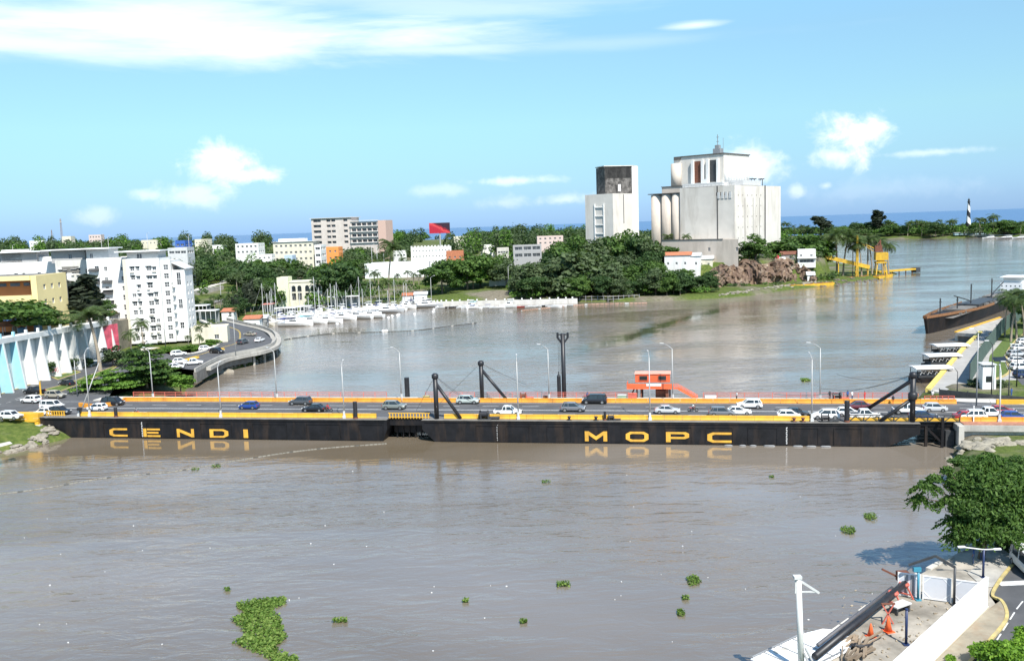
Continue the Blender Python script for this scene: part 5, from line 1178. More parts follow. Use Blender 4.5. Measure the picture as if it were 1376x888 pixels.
# low pale annex and boundary walls by the road bend
a0 = P(252, 464, LZ); b = Bld('annex_building', 'low cream annex to the right of the white apartment tower', 'building', (a0.x, a0.y + 4), R(12), LZ - .1); b.block(0, 0, 11, 8, 0, 4.6, cream, front=[(7, 8.4, 1.2, 2.6)], par=.5)
# tents and kiosks on the terrace
for i, (px, py, Y, w, hgt, m, lab) in enumerate(((95, 432, 262, 13, 3.0, terracotta, 'long terracotta roofed shed on the terrace below the casuarina'), (140, 430, 278, 8, 2.6, terracotta, 'short terracotta roofed shed on the terrace, right of the long one'), (30, 448, 235, 12, 3.2, mat('blue_tarp', (.03, .10, .26), .6), 'blue tarpaulin canopy on the terrace under the broad tree'), (10, 440, 229, 8, 3.2, terracotta, 'orange roofed canopy behind the blue tarpaulin'))):
    p = PY(px, py, Y); zb = 14.3 if Y < 250 else 12.6; t = thing('terrace_canopy', lab, 'canopy', (p.x, Y, zb), 0, 'canopies on the terrace')
    mb = MB(); mb.add([(-w/2, -2.5, hgt - .7), (w/2, -2.5, hgt - .7), (w/2, 0, hgt + .5), (-w/2, 0, hgt + .5), (-w/2, 2.5, hgt - .7), (w/2, 2.5, hgt - .7), (-w/2, -2.5, hgt - .85), (w/2, -2.5, hgt - .85)], [(0, 1, 2, 3), (3, 2, 5, 4), (6, 7, 1, 0)]); mb.obj('roof', m, t)
    for x in (-w/2 + .3, 0, w/2 - .3):
        for y in (-2.2, 2.2): mb = MB(); mb.beam((x, y, 0), (x, y, hgt - .6), .15); mb.obj('post', pale_grey, t)
for px, lab in ((30, 'pale blue water tank on the terrace edge, left one'), (52, 'pale blue water tank on the terrace edge, right one')):
    Yt = 227 if px == 30 else 236; p = PY(px, 447, Yt); t = thing('water_tank', lab, 'tank', (p.x, Yt, 14.3)); mb = MB(); mb.lathe([(1.0, 0), (1.05, .6), (1.0, 1.2), (1.05, 1.8), (.9, 2.0), (.3, 2.2)], 14); mb.obj('shell', mat('tank_blue', (.16, .30, .45), .5), t, True); mb = MB(); mb.lathe([(.32, 0), (.32, .15)], 10, (0, 0, 2.2)); mb.obj('lid', steel_dk, t)
# trees of the left bank
tree_px('broad_mid', 20, 446, 391, 'broad dark green tree spreading over the terrace at the left edge', Y=224, z=14.3, wide=1.7, i=0)
tree_px('broad_mid', 62, 440, 408, 'low right limb tree beside the broad tree on the terrace', Y=240, z=14.3, wide=1.5, i=1)
tree_px('casuarina', 112, 432, 366, 'dusky casuarina between the yellow building and the white flats', Y=259, z=13.3, wide=2.1, i=0)
tree_px('casuarina', 97, 430, 380, 'leaning left stem of the dusky casuarina clump', Y=262, z=13.3, wide=1.5, i=1)
tree_px('casuarina', 126, 430, 378, 'right stem of the dusky casuarina clump', Y=266, z=13.2, wide=1.7, i=2)
tree_px('broad_mid', 139, 434, 398, 'round green tree at the right of the casuarina', Y=272, z=12.6, wide=1.0, i=2)
tree_px('palm', 134, 488, 424, 'tall coconut palm in front of the buttressed wall', Y=232, z=LZ, i=1, wide=1.7)
tree_px('palm', 193, 468, 434, 'palm at the foot of the white apartment tower', Y=272, z=LZ, i=0, wide=1.1)
tree_px('small_palm', 176, 470, 448, 'short palm between the banner and the apartment palm', Y=262, z=LZ, i=0)
tree_px('broad_grey', 153, 500, 462, 'small olive green tree right of the coconut palm', Y=238, z=LZ, i=0, wide=1.0)
# layered almond tree by the bridge end (tiers of flat foliage)
def almond(label, px, py, ytop, Y, Rr, tiers, seed, m, n=5200, size=.34):
    rng = np.random.default_rng(seed); g = PY(px, py, Y); g.z = LZ - .1; Ht = PY(px, ytop, Y).z - g.z
    lobes = []
    for k in range(tiers):
        z = Ht * (.22 + .74 * k / (tiers - 1)); rad = Rr * (1.0 - .72 * (k / (tiers - 1)) ** 1.6)
        for j in range(7): a = rng.uniform(0, 6.28); q = rad * rng.uniform(.25, .8); lobes.append((q * math.cos(a), q * math.sin(a), z + rng.uniform(-.3, .3), rad * .42, rad * .42, Ht * .035))
    C, N = crown_pts(n, lobes, rng, .9); N[:, 2] += .9; t = thing('almond_tree', label, 'tree', g, 0)
    put(leaf_mesh('crown', quads(C, N, size, rng), m), 'crown', t)
    mb = MB(); mb.tube([(0, 0, -.5), (0, 0, Ht * .3), (.2, .1, Ht * .95)], [.32, .25, .05], 8)
    for l in lobes[::3]: mb.tube([(0, 0, l[2] - .5), tuple(l[:3])], [.1, .03], 5, cap=False)
    mb.obj('trunk', bark, t)
almond('layered tropical almond tree beside the left bridge end', 198, 525, 462, 205, 7.6, 6, 3, lf_mid)
almond('bright green low spreading tree over the amber barrier at the left bank', 150, 534, 498, 200, 8.0, 4, 4, lf_light)
almond('dark green low tree at the river side of the layered almond', 222, 520, 490, 208, 5.5, 4, 6, lf_mid, 3500)
tree_px('broad_light', 242, 515, 500, 'bright green bush at the water right of the almond tree', Y=206, z=2.5, wide=1.6, i=0)
tree_px('broad_dark', 180, 478, 463, 'dark green shrub mass behind the almond tree', Y=244, z=LZ, wide=1.5, i=0)
for i, (px, yb, yt, lab) in enumerate(((66, 494, 446, 'tall leafy creeper tree growing up the wall, left one'), (66, 508, 480, 'creeper bush at the foot of the wall under the tall creeper'), (95, 500, 477, 'round bush against the white fins'), (120, 494, 478, 'second round bush against the white fins'), (142, 488, 476, 'third bush against the white fins'), (12, 518, 500, 'grey green bush at the foot of the blue fins'), (26, 514, 502, 'small bush at the foot of the blue fins'))):
    p = P(px, yb, LZ); tree_px('broad_grey' if i > 4 else 'broad_dark', px, yb, yt, lab, 'plants against the buttressed wall', Y=None, z=LZ, wide=.7 if yb - yt > 30 else 1.2, i=i)
tree_px('broad_dark', 91, 517, 505, 'round clipped bush on the green island', z=LZ, wide=1.5, i=3)
for i, (px, yb, yt, k) in enumerate(((262, 462, 444, 'small_palm'), (272, 466, 440, 'palm'), (280, 460, 436, 'palm'), (286, 456, 430, 'palm'), (268, 470, 452, 'small_palm'), (254, 468, 452, 'small_palm'))):
    tree_px(k, px, yb, yt, ('palm in the clump beside the shore road bend', 'tallest palms of the clump beside the shore road bend')[k == 'palm'], 'palm clump at the shore road bend' + (' tall' if k == 'palm' else ''), z=LZ - .1, i=i)
for i, (px, yb, yt) in enumerate(((225, 474, 466), (236, 473, 464), (246, 472, 463), (256, 471, 463), (266, 471, 462), (276, 468, 458), (285, 464, 454), (215, 476, 468), (292, 458, 448))):
    tree_px('broad_light', px, yb, yt, 'low clipped shrub in the hedge along the shore road', 'hedge shrubs along the shore road', z=LZ - .2, i=i, wide=2.2)
for i, (px, yb, yt) in enumerate(((270, 499, 488), (285, 494, 484), (300, 490, 481), (315, 486, 479), (330, 483, 476), (342, 480, 474), (258, 503, 494))):
    tree_px('broad_light', px, yb, yt, 'green shrub on the grassy slope under the shore road', 'shrubs on the slope under the shore road', z=1.8, i=i, wide=2.4)
# lamps and poles on the left bank
for px, yb, yt, lab in ((104, 532, 484, 'grey lamp post on the island behind the black pile'), (383 / 1.0 - 66, 478, 425, 'dark street lamp on the shore road bend'), (223, 472, 443, 'dark pole at the foot of the apartment tower'), (40, 507, 478, 'grey pole on the wall pavement')):
    g = P(px, yb, LZ); lamp_post(lab, g, PY(px, yt, g.y).z - LZ, 1.2, R(200), m=galv if px != 223 else steel_dk, r=.12, group='street lamps on the left bank', foot=False)
g = P(55, 531, LZ); t = thing('traffic_post', 'yellow post on the island tip by the black pickup', 'post', g); mb = MB(); mb.tube([(0, 0, 0), (0, 0, 3.0)], .18, 8); mb.obj('post', yellow, t); mb = MB(); mb.cbox((0, 0, .1), (.9, .9, .3)); mb.obj('base', kerb_y, t)
# ================================================================ BOATS
def hull_loft(L, Wd, Hh, n=9, flare=.8):
    secs = []
    for k in range(n):
        f = k / (n - 1); x = -L / 2 + L * f; w = Wd / 2 * (1 - max(0, (f - .45) / .55) ** 2.2) * (.86 + .14 * min(1, f * 4)); w = max(w, .04); sheer = Hh * (1 + .28 * max(0, f - .5) ** 1.5 * 2)
        secs.append([(x, -w, sheer), (x + (.1 if f > .9 else 0), -w * flare, Hh * .35), (x - .02 * L * (f > .9), -w * .3, -.35), (x - .02 * L * (f > .9), w * .3, -.35), (x + (.1 if f > .9 else 0), w * flare, Hh * .35), (x, w, sheer)])
    return secs
BM = {}
hullw = mat('boat_hull_white', (.74, .74, .73), .35, var=.04, scale=.5, stain=.2, stain_col=(.4, .38, .34)); deckw = mat('boat_deck', (.66, .64, .58), .6, var=.08); canvas_b = mat('blue_canvas', (.03, .05, .20), .8); canvas_t = mat('turquoise_canvas', (.10, .45, .52), .8)
def boat(kind, px, py, rz, label, L=11.0, mast_top=None, c=None, group='boats moored in the marina', hm=None, z=0.0):
    p = P(px, py, 0); t = thing({'sail': 'sailing_boat', 'motor': 'motor_boat', 'skiff': 'open_boat'}[kind], label, 'boat', (p.x, p.y, z), rz, group)
    Wd = L * .30; Hh = {'sail': 1.15, 'motor': 1.5, 'skiff': .65}[kind]; key = (kind, L)
    if key not in BM:
        d = {}; mb = MB(); mb.loft(hull_loft(L, Wd, Hh)); d['hull'] = mb.mesh('hull', hullw)
        mb = MB()
        if kind == 'sail': mb.loft([[(x, -w, Hh), (x, w, Hh), (x, w * .8, Hh + h), (x, -w * .8, Hh + h)] for x, w, h in ((-L * .18, Wd * .30, .5), (L * .1, Wd * .30, .55), (L * .24, Wd * .16, .25))])
        elif kind == 'motor': mb.loft([[(x, -w, Hh), (x, w, Hh), (x, w * .85, Hh + h), (x, -w * .85, Hh + h)] for x, w, h in ((-L * .26, Wd * .40, 1.5), (L * .02, Wd * .40, 1.5), (L * .16, Wd * .34, .5), (L * .28, Wd * .2, .2))]); mb.box(-L * .28, L * .04, -Wd * .38, Wd * .38, Hh + 2.5, Hh + 2.62)
        else:
            for f in (-.25, 0, .22): mb.box(L * f - .15, L * f + .15, -Wd * .4, Wd * .4, Hh * .7, Hh * .78)
        d['cabin' if kind != 'skiff' else 'bench'] = mb.mesh('cabin', deckw if kind == 'skiff' else clean_white)
        if kind != 'skiff':
            mb = MB(); hh = Hh + (.15 if kind == 'sail' else .7); k = .305 if kind == 'sail' else .395
            for s in (-1, 1): mb.box(-L * .14, L * .06, s * Wd * k - .03 + (-.02 * s), s * Wd * k + .03 - .02 * s, hh, hh + (.22 if kind == 'sail' else .5))
            if kind == 'motor':
                for x in (-L * .26, L * .02):
                    for s in (-1, 1): mb.beam((x, s * Wd * .36, Hh + 1.4), (x, s * Wd * .36, Hh + 2.5), .07)
            d['window'] = mb.mesh('window', glass)
        mb = MB(); mb.add([(x, y, z_) for x, y, z_ in [(-L * .47, -Wd * .36, Hh * .93), (L * .1, -Wd * .42, Hh * .93), (L * .42, 0, Hh * .96), (L * .1, Wd * .42, Hh * .93), (-L * .47, Wd * .36, Hh * .93)]], [(0, 1, 2, 3, 4)]); d['deck'] = mb.mesh('deck', deckw)
        BM[key] = d
    for nm, me in BM[key].items():
        if nm == 'hull' and hm: me = me.copy(); me.materials[0] = hm
        put(me, nm, t)
    if kind == 'sail':
        hm_ = (PY(px, mast_top, p.y).z if mast_top else L * 1.25); mb = MB(); mb.tube([(L * .08, 0, .5), (L * .08, 0, hm_)], [.15, .10], 6); mb.beam((L * .08, 0, hm_ * .62), (L * .08 + .01, 1.0, hm_ * .62), .06); mb.beam((L * .08, 0, hm_ * .62), (L * .08 + .01, -1.0, hm_ * .62), .06); mb.obj('mast', pale_grey, t)
        mb = MB(); mb.tube([(L * .06, 0, Hh + 1.1), (-L * .32, 0, Hh + 1.15)], .17, 6); mb.obj('furled_sail', c or clean_white, t)
        mb = MB()
        for q in ((L * .49, 0), (-L * .47, 0)): mb.beam((L * .08, 0, hm_ - .1), (q[0], q[1], Hh), .05)
        mb.obj('rigging', galv, t)
    elif c: mb = MB(); mb.box(-L * .42, -L * .05, -Wd * .38, Wd * .38, Hh + (1.7 if kind == 'motor' else 1.0), Hh + (1.85 if kind == 'motor' else 1.12)); mb.obj('canopy', c, t)
    return t
masts = [(352, 435, 381), (363, 433, 391), (375, 436, 380), (385, 431, 387), (402, 434, 391), (413, 430, 398), (422, 428, 372), (432, 431, 386), (439, 427, 388), (449, 428, 383), (456, 424, 379), (464, 426, 390), (471, 421, 382), (482, 421, 372), (497, 423, 373), (533, 417, 375), (545, 412, 380), (358, 430, 394), (369, 428, 387), (392, 426, 383), (407, 425, 392), (427, 422, 389), (444, 421, 381), (490, 418, 388), (508, 416, 384), (520, 415, 390)]
special = {375: ('sailing boat with a low mast and dark canvas at the left end of the marina', canvas_b), 482: ('sailing boat with the tallest raked mast in the middle of the marina', None), 497: ('tall masted white yacht just right of the raked mast', None), 422: ('tall masted boat in front of the arched clubhouse', None)}
for i, (px, py, mt) in enumerate(masts):
    lab, c = special.get(px, ('white sailing boat packed among the moored marina boats', None if i % 3 else canvas_b)); boat('sail', px, py, R([20, -15, 160, -30, 10, 35, -20, 150][i % 8]), lab, (11, 9, 12)[i % 3], mt, c)
motors = [(398, 438, -12, 15, canvas_b, 'long white cruiser with blue canopy nearest the shore road'), (420, 435, -8, 13, canvas_t, 'white cruiser with a turquoise canopy'), (441, 434, -10, 13, None, 'white motor boat right of the turquoise canopied cruiser'), (462, 430, -14, 12, None, 'broad white motor boat left of the raked mast yacht'),
          (480, 428, 158, 15, None, 'white trawler yacht with four square windows'), (498, 427, 160, 13, None, 'white motor yacht behind the trawler yacht'), (521, 420, 2, 15, None, 'long grey hulled motor yacht in mid marina'), (547, 415, -5, 9, None, 'small white cabin boat by the mooring buoys'), (573, 413, 3, 16, None, 'grey hulled ferry boat at the right end of the marina')]
for px, py, rz, L, c, lab in motors: boat('motor', px, py, R(rz), lab, float(L), None, c, hm=mat('boat_hull_grey', (.42, .43, .44), .4, var=.05) if 'grey hulled' in lab else None)
for i in range(26):
    px = 372 + i * 8.3 + random.uniform(-3, 3); py = 432 - (px - 372) * .088 + random.uniform(-5, 0); boat('motor' if i % 2 else 'skiff', px, py, R(random.choice([10, -20, 160, 40, 190])), 'small white boat in the crowded back rows of the marina', 8.0, None, (None, canvas_b, None, clean_white)[i % 4], 'small boats in the back rows of the marina')
sk = [(607, 410.5, None), (622, 411, None), (631, 411.5, canvas_t), (648, 411, None), (660, 410.5, canvas_b), (672, 411, None), (683, 410.5, clean_white), (700, 410, None), (706, 409.5, None), (722, 409, None), (733, 408.5, None), (752, 408.5, None), (614, 410, None), (639, 411.5, canvas_b), (654, 410, None), (666, 411, None), (678, 410, None), (691, 410, None), (714, 409.5, None), (728, 408.5, None), (742, 408.5, None), (761, 408, None), (594, 411, None), (745, 410, None)]
for i, (px, py, c) in enumerate(sk):
    hm = {700: mat('boat_hull_red', (.42, .06, .05), .5), 733: mat('boat_hull_dark', (.04, .04, .045), .5), 607: mat('boat_hull_dark', (.04, .04, .045), .5)}.get(px)
    boat('motor' if i in (6, 2) else 'skiff', px, py + 3.2, R(random.choice([5, 175, -8, 12])), {631: 'open boat under a turquoise canopy at the white quay', 700: 'red hulled open boat at the white quay', 733: 'dark hulled open boat at the white quay, right part', 683: 'white cabin boat at the white quay', 607: 'dark hulled open boat at the left end of the white quay'}.get(px, 'small open boat tied along the white quay'), 8.0 if i in (6, 2) else 6.5, None, c, 'open boats along the white quay', hm)
for i, (px, py) in enumerate(((453, 436), (459, 434), (522, 427.5), (527, 425.5), (534, 424.5), (536, 423.5), (557, 423), (582, 419.5), (583, 416.5), (588, 413.5), (628, 415), (482, 427.8), (515, 446), (519, 445.5))):
    p = P(px, py, 0); t = thing('mooring_buoy', 'white mooring buoy floating off the marina', 'buoy', (p.x, p.y, .1), 0, 'mooring buoys'); mb = MB(); mb.lathe([(.1, -.5), (.55, -.3), (.7, .1), (.5, .55), (.1, .7)], 10); mb.obj('float', clean_white, t, True); mb = MB(); mb.lathe([(.08, .7), (.08, .95)], 6); mb.obj('ring', galv, t)
# floating booms
def boom(label, pts, r, m1, m2, seg=2.2, name='floating_boom'):
    w = smooth_path([P(a, b, 0)[:2] for a, b in pts], 14); t = thing(name, label, 'boom', (w[0].x, w[0].y, 0)); o0 = w[0]; ms = (MB(), MB()); acc = 0; k = 0
    for a, b in zip(w, w[1:]):
        L = (b - a).length; n = max(1, int(L / seg))
        for j in range(n):
            p, q = a.lerp(b, j / n) - o0, a.lerp(b, (j + .86) / n) - o0; ms[0 if k % 9 else 1].tube([(p.x, p.y, .02), (q.x, q.y, .02)], r * (1 if k % 7 else .7), 6); k += 1
    ms[0].obj('float_line', m1, t); ms[1].obj('marker_float', m2, t)
random.seed(21)
bd = mat('boom_dark', (.05, .055, .05), .7, var=.4)
boom('dark float line curving across the river beyond the bridge', [(381, 457), (400, 454), (450, 448), (505, 446.5), (560, 444), (600, 439), (640, 434)], .26, bd, mat('boom_pale', (.34, .32, .28)), 3.0)
boom('long pale debris boom slanting from the left edge to the pontoon', [(-30, 668), (60, 656), (150, 641), (230, 634), (300, 622), (380, 609), (440, 602), (520, 596)], .11, mat('boom_faded', (.20, .19, .16), .8, var=.35), bd, 2.6)
boom('thin orange float line at the right end of the white quay', [(700, 417.5), (740, 413.5), (790, 409), (870, 407)], .22, mat('boom_orange', (.42, .25, .18), .8, var=.4), pale_grey, 3.0)

# ================================================================ FAR BANK: quay, clubhouse, buildings
q = smooth_path([P(a, b, 0)[:2] for a, b in ((572, 413), (600, 411.5), (690, 409.5), (776, 407.5))], 8)
t = thing('white_quay_wall', 'long white quay wall beyond the marina with stub posts on top', 'quay wall', (q[0].x, q[0].y, 0)); o0 = q[0]; mb = MB(); strip(mb, [p - o0 for p in q], 1.4, -1, 2.3); mb.obj('wall', mat('quay_white', (.60, .58, .54), .8, var=.12, scale=.5, stain=.7, stain_col=(.30, .28, .25)), t)
for k in range(0, len(q) - 1, 1): mb = MB(); p = q[k] - o0; mb.cbox((p.x, p.y, 2.8), (.7, .7, .6)); mb.obj('stub_post', white, t)
q2 = smooth_path([P(a, b, 0)[:2] for a, b in ((364, 438), (378, 433.5), (392, 428.5), (440, 421.5), (500, 416.5), (572, 411.5))], 6); t = thing('marina_quay', 'pale concrete quay behind the moored boats', 'quay wall', (q2[0].x, q2[0].y, 0)); o0 = q2[0]; mb = MB(); strip(mb, [p - o0 for p in q2], 3.5, -1, 1.5); mb.obj('wall', pale_conc, t)
for (p0, p1, lab) in (((772, 405), (820, 404.5), 'dark timber landing stage right of the white quay'), ((816, 405), (858, 403), 'second dark timber landing stage, farther right')):
    a, b = P(*p0, 0), P(*p1, 0); t = thing('landing_stage', lab, 'landing stage', a, math.atan2(b.y - a.y, b.x - a.x)); L = (b - a).length; mb = MB(); mb.box(0, L, -1.5, 1.5, .9, 1.1); mb.box(0, L, -1.5, 1.5, 2.3, 2.4); mb.obj('deck', mat('weathered_timber', (.30, .28, .25), .9, var=.3), t)
    for k in range(7): mb = MB(); mb.beam((L * k / 6, -1.4, -1), (L * k / 6, -1.4, 2.9), .22); mb.obj('pile', grey, t)
# clubhouse with arches
def arch_holes(mb, x0, x1, z0, zs, n=8):
    "dark arched opening drawn as a recess panel"
    r = (x1 - x0) / 2; pts = [(x0, z0), (x1, z0), (x1, zs)] + [(x0 + r + r * math.cos(a), zs + r * math.sin(a)) for a in [math.pi * k / n for k in range(1, n)]] + [(x0, zs)]
    m = len(pts); mb.add([(x, -.03, z) for x, z in pts], [tuple(range(m))], 0); mb.add([(x, -.03, z) for x, z in pts] + [(x, -.14, z) for x, z in [(x0 + r + (x - x0 - r) * 1.14, z0 + (z - z0) * 1.05) for x, z in pts]], [(i, (i + 1) % m, m + (i + 1) % m, m + i) for i in range(m)], 1)
def bld(name, label, pa, pb, Y, ang, ytop, ybase, d, m, **k):
    a = PY(pa, ybase, Y); bq = PY(pb, ybase, Y); zb = min(a.z, H(a.x, a.y) if Y > 300 else a.z); Wd = (bq.x - a.x) / math.cos(ang); top = PY((pa + pb) / 2, ytop, Y).z - zb; B_ = Bld(name, label, 'building', (a.x, Y), ang, zb, k.pop('group', None)); return B_, Wd, top, a.z - zb
b, w, top, g = bld('arched_clubhouse', 'cream clubhouse with tall arches above the marina', 390, 433, 432, R(2), 379, 407, 12, cream)
mb = MB(); wall(mb, (0, 0), (1, 0), w, 0, top, [(w * .07 + k * w * .18 + (.9 if k > 1 else 0), w * .07 + k * w * .18 + w * .125 + (.9 if k > 1 else 0), g + 1.2, g + 4.6) for k in range(5)], .8); wall(mb, (w, 0), (0, 1), 12, 0, top, []); wall(mb, (0, 12), (0, -1), 12, 0, top, []); mb.box(-.3, w + .3, -.3, 12, top, top + .5); mb.obj('wall', cream, b.t)
mb = MB(); mb.box(.1, w - .1, .81, 11.9, 0, top - .2); mb.obj('interior', steel_dk, b.t)
for k in range(5): mb = MB(); x = w * .07 + k * w * .18 + (.9 if k > 1 else 0); arch_holes(mb, x, x + w * .125, g + 5.4, g + 7.2); mb.obj('arched_window', [glass, white], b.t)
b.block(-5.6, -1, 5.5, 9, 0, top + 2.4, mat('pale_lime_wall', (.68, .70, .48), .8, var=.06, scale=.4), par=.3)
for px0, px1, yy, Y, lab in ((368, 397, 414.5, 405, 'white canopy roof on the marina quay, left one'), (399, 417, 412, 408, 'white canopy roof on the marina quay, right one'), (440, 482, 399, 428, 'long white edged shelter beside the clubhouse'), (256, 278, 411, 372, 'pale flat shelter roof right of the apartment tower'), (262, 290, 418, 362, 'second pale shelter roof above the shore road bend'), (352, 366, 409, 412, 'pink roofed kiosk at the left of the marina')):
    a, bq = PY(px0, yy, Y), PY(px1, yy, Y); w = bq.x - a.x; t = thing('marina_shelter', lab, 'shelter', (a.x, Y, a.z - 3.2)); mb = MB(); mb.box(0, w, -.2, 5, 3.0, 3.3); mb.obj('roof', mat('pink_roof', (.6, .22, .18), .7) if 'pink' in lab else clean_white, t)
    for k in range(5): mb = MB(); mb.beam((.2 + (w - .4) * k / 4, 0, -2.5), (.2 + (w - .4) * k / 4, 0, 3.0), .2); mb.obj('post', pale_grey, t)
    mb = MB(); mb.box(.2, w - .2, 4.5, 4.8, -2.5, 2.9); mb.obj('back_wall', grey, t)
for pa, pb, yt, yb, Y, m, lab in ((295 + 3, 314, 419, 427, 372, white, 'small white hut with a terracotta edge by the shore road'), (328, 349, 429, 442, 345, clean_white, 'white box hut with an orange roof sign beside the shore road end'), (351, 358, 428, 440, 352, mat('hut_grey', (.3, .3, .3)), 'grey kiosk beside the white box hut'), (557, 574, 396, 406, 440, white, 'white boathouse with a dark door at the quay'), (541, 557, 397.5, 406, 443, white, 'white boathouse with a red roof left of the dark door')):
    b, w, top, g = bld('quay_hut', lab, pa, pb, Y, R(3), yt, yb, 5, m); b.block(0, 0, w, 5, 0, top, m, front=[(w * .6, w * .6 + 1.1, g + .2, g + 2.1)], right=[(1.5, 2.6, g + .8, g + 1.9)]); rm = terracotta if ('red' in lab or 'terra' in lab or 'orange' in lab) else pale_grey; mb = MB(); mb.prism([(-.4, -.4), (w + .4, -.4), (w + .4, 5.4), (-.4, 5.4)], top + .01, [top + .2, top + .2, top + 1.2, top + 1.2]); mb.obj('roof_slope', rm, b.t)
# hotel block on the skyline
pinkc = mat('pinkish_concrete', (.60, .53, .48), .85, var=.1, scale=.25, stain=.3, stain_col=(.28, .23, .20))
b, w, top, g = bld('hotel_block', 'large pinkish concrete hotel block on the skyline with open floors', 420, 476, 800, R(-12), 292.5, 330, 18, pinkc)
fl = (top - g) / 5
b.block(0, 0, w, 18, 0, top - .5, pinkc, front=[h for k in range(5) for h in ((w * .05, w * .24, g + k * fl + 1.2, g + k * fl + 3.6), (w * .38, w * .48, g + k * fl + 1.2, g + k * fl + 3.4), (w * .50, w * .60, g + k * fl + 1.2, g + k * fl + 3.4), (w * .80, w * .90, g + k * fl + 1.2, g + k * fl + 3.4))], right=(), fm=pale_grey, depth=1.2)
b.box('roof_slab', pale_grey, -1, w + 1.5, -1.2, 19, top - .49, top)
b2w = (PY(516, 330, 790).x - PY(477, 330, 790).x); 
b.block(w + .02, -3, b2w, 18, 0, top - 4.5, pinkc, front=[h for k in range(4) for j in range(5) for h in ((b2w * (.04 + j * .19), b2w * (.04 + j * .19) + b2w * .16, g + k * fl + 1.6, g + k * fl + 4.0),)], fm=pale_grey, depth=1.5)
for k in range(5): b.box('floor_slab', pale_grey, w + .1, w + b2w + .4, -4.2, -3.01, g + k * fl + .9, g + k * fl + 1.5)
b.box('end_tower', mat('salmon_wall', (.58, .40, .33), .8, var=.05), w + b2w + .45, w + b2w + 7.5, -4.3, 14, 0, top - 3.9)
def simple(name, lab, pa, pb, Y, ytop, ybase, m, rows, cols, ang=0, d=12, ww=1.6, wh=1.3, par=.5, extra=None, gl=None):
    b, w, top, g = bld(name, lab, pa, pb, Y, R(ang), ytop, ybase, d, m); pt = (top - g) / max(rows, 1); b.block(0, 0, w, d, 0, top, m, front=grid_holes(.5, w - .5, cols, ww, g + pt * .35, pt, rows, min(wh, pt * .6)), right=grid_holes(1, d - 1, 3, ww, g + pt * .35, pt, rows, min(wh, pt * .6)), par=par, gm=gl, depth=.35); return b, w, top, g
b, w, top, g = simple('flat_building', 'long cream building with four rows of small windows behind the clubhouse', 369, 424, 620, 326, 362, cream, 4, 8, -6, 14, 1.7, 1.5); b.box('roof_slab', pale_grey, -.8, w + .8, -.8, 15, top + .52, top + .8); b.box('roof_room', white, w * .1, w * .75, 3, 10, top + .81, top + 2.8)
simple('flat_building', 'white balcony wing at the right end of the long cream building', 424.5, 433, 612, 330, 366, white, 4, 1, -6, 12, 3.2, 1.8)
simple('orange_house', 'bright orange building beside the long cream building', 433, 456, 640, 333, 352, mat('bright_orange_wall', (.80, .30, .08), .8, var=.05), 2, 3, -4, 12, 1.4, 1.4); simple('pale_blue_house', 'pale blue and white house in front of the long cream building', 383, 394, 585, 344, 362, mat('pale_blue_wall', (.45, .55, .66), .8), 2, 2, -4, 8, 1.0, 1.0)
simple('modern_house', 'white modern house among the trees left of the cream building', 317, 349, 680, 328, 343, white, 2, 5, -8, 12, 1.8, 1.6); simple('distant_house', 'pale house below the white modern house', 346, 366, 600, 343, 358, white, 2, 3, 0, 9, 1.2, 1.2)
simple('white_shed', 'very long low white shed wall behind the marina lawn', 491, 577, 560, 354, 379, clean_white, 0, 1, 2, 18, 0, 0, .4)
b, w, top, g = simple('white_crenellated_building', 'white building with small windows and a notched roofline behind the shed', 553, 607, 650, 333, 356, white, 3, 12, 4, 12, .8, 1.0)
for k in range(12): b.box('merlon', white, w * k / 12, w * k / 12 + w / 24, -.1, .3, top + .52, top + 1.6)
simple('terracotta_house', 'terracotta roofed house right of the notched white building', 600, 623, 610, 338, 352, terracotta, 1, 3, 0, 9, 1.2, 1.2)
b, w, top, g = simple('grey_slab_building', 'grey concrete building with dark strip windows in the woods', 690, 728, 540, 330, 349, mat('grey_render', (.36, .355, .35), .8), 2, 3, 0, 12, 4.6, 2.0, .3)
simple('distant_house', 'pale rooftop building behind the grey concrete building', 722, 757, 640, 318, 330, mat('pale_pink_wall', (.62, .50, .45), .8), 2, 5, 0, 10, 1.4, 1.2)
simple('distant_house', 'pink villa on the skyline above the left apartment roofs', 120, 136, 1300, 316, 327, mat('pale_pink_wall', (.62, .50, .45), .8), 2, 4, 0, 12, 2, 2)
simple('distant_house', 'pale roof building on the skyline near the left radio mast', 84, 96, 1300, 318, 328, cream, 1, 3, 0, 12, 2, 2); simple('blue_roofed_hall', 'bright blue roofed hall among trees right of the white flats', 236, 249, 900, 324, 334, mat('blue_roof', (.04, .12, .42), .6), 1, 2, 0, 20, 3, 2)
simple('white_villa', 'small white villa with arcade on the wooded slope', 657, 683, 500, 369, 377, white, 1, 4, 0, 8, 1.4, 1.8); simple('low_roof_building', 'low grey flat roofed building right of the white flats', 226, 252, 520, 333 + 1, 345, pale_grey, 1, 3, 0, 12, 3, 1.5)
DL = ['small cream house among the trees right of the blue roofed hall', 'small white house in front of the sea left of the white modern house', 'small white house on the rise between the hotel block and the notched white building', 'small cream house on the skyline right of the red billboard', 'small white house in the woods right of the terracotta roofed house', 'small white house on the skyline left of the radio masts', 'small cream house on the skyline behind the white apartment roofs', 'small grey house in the woods left of the grey concrete building']
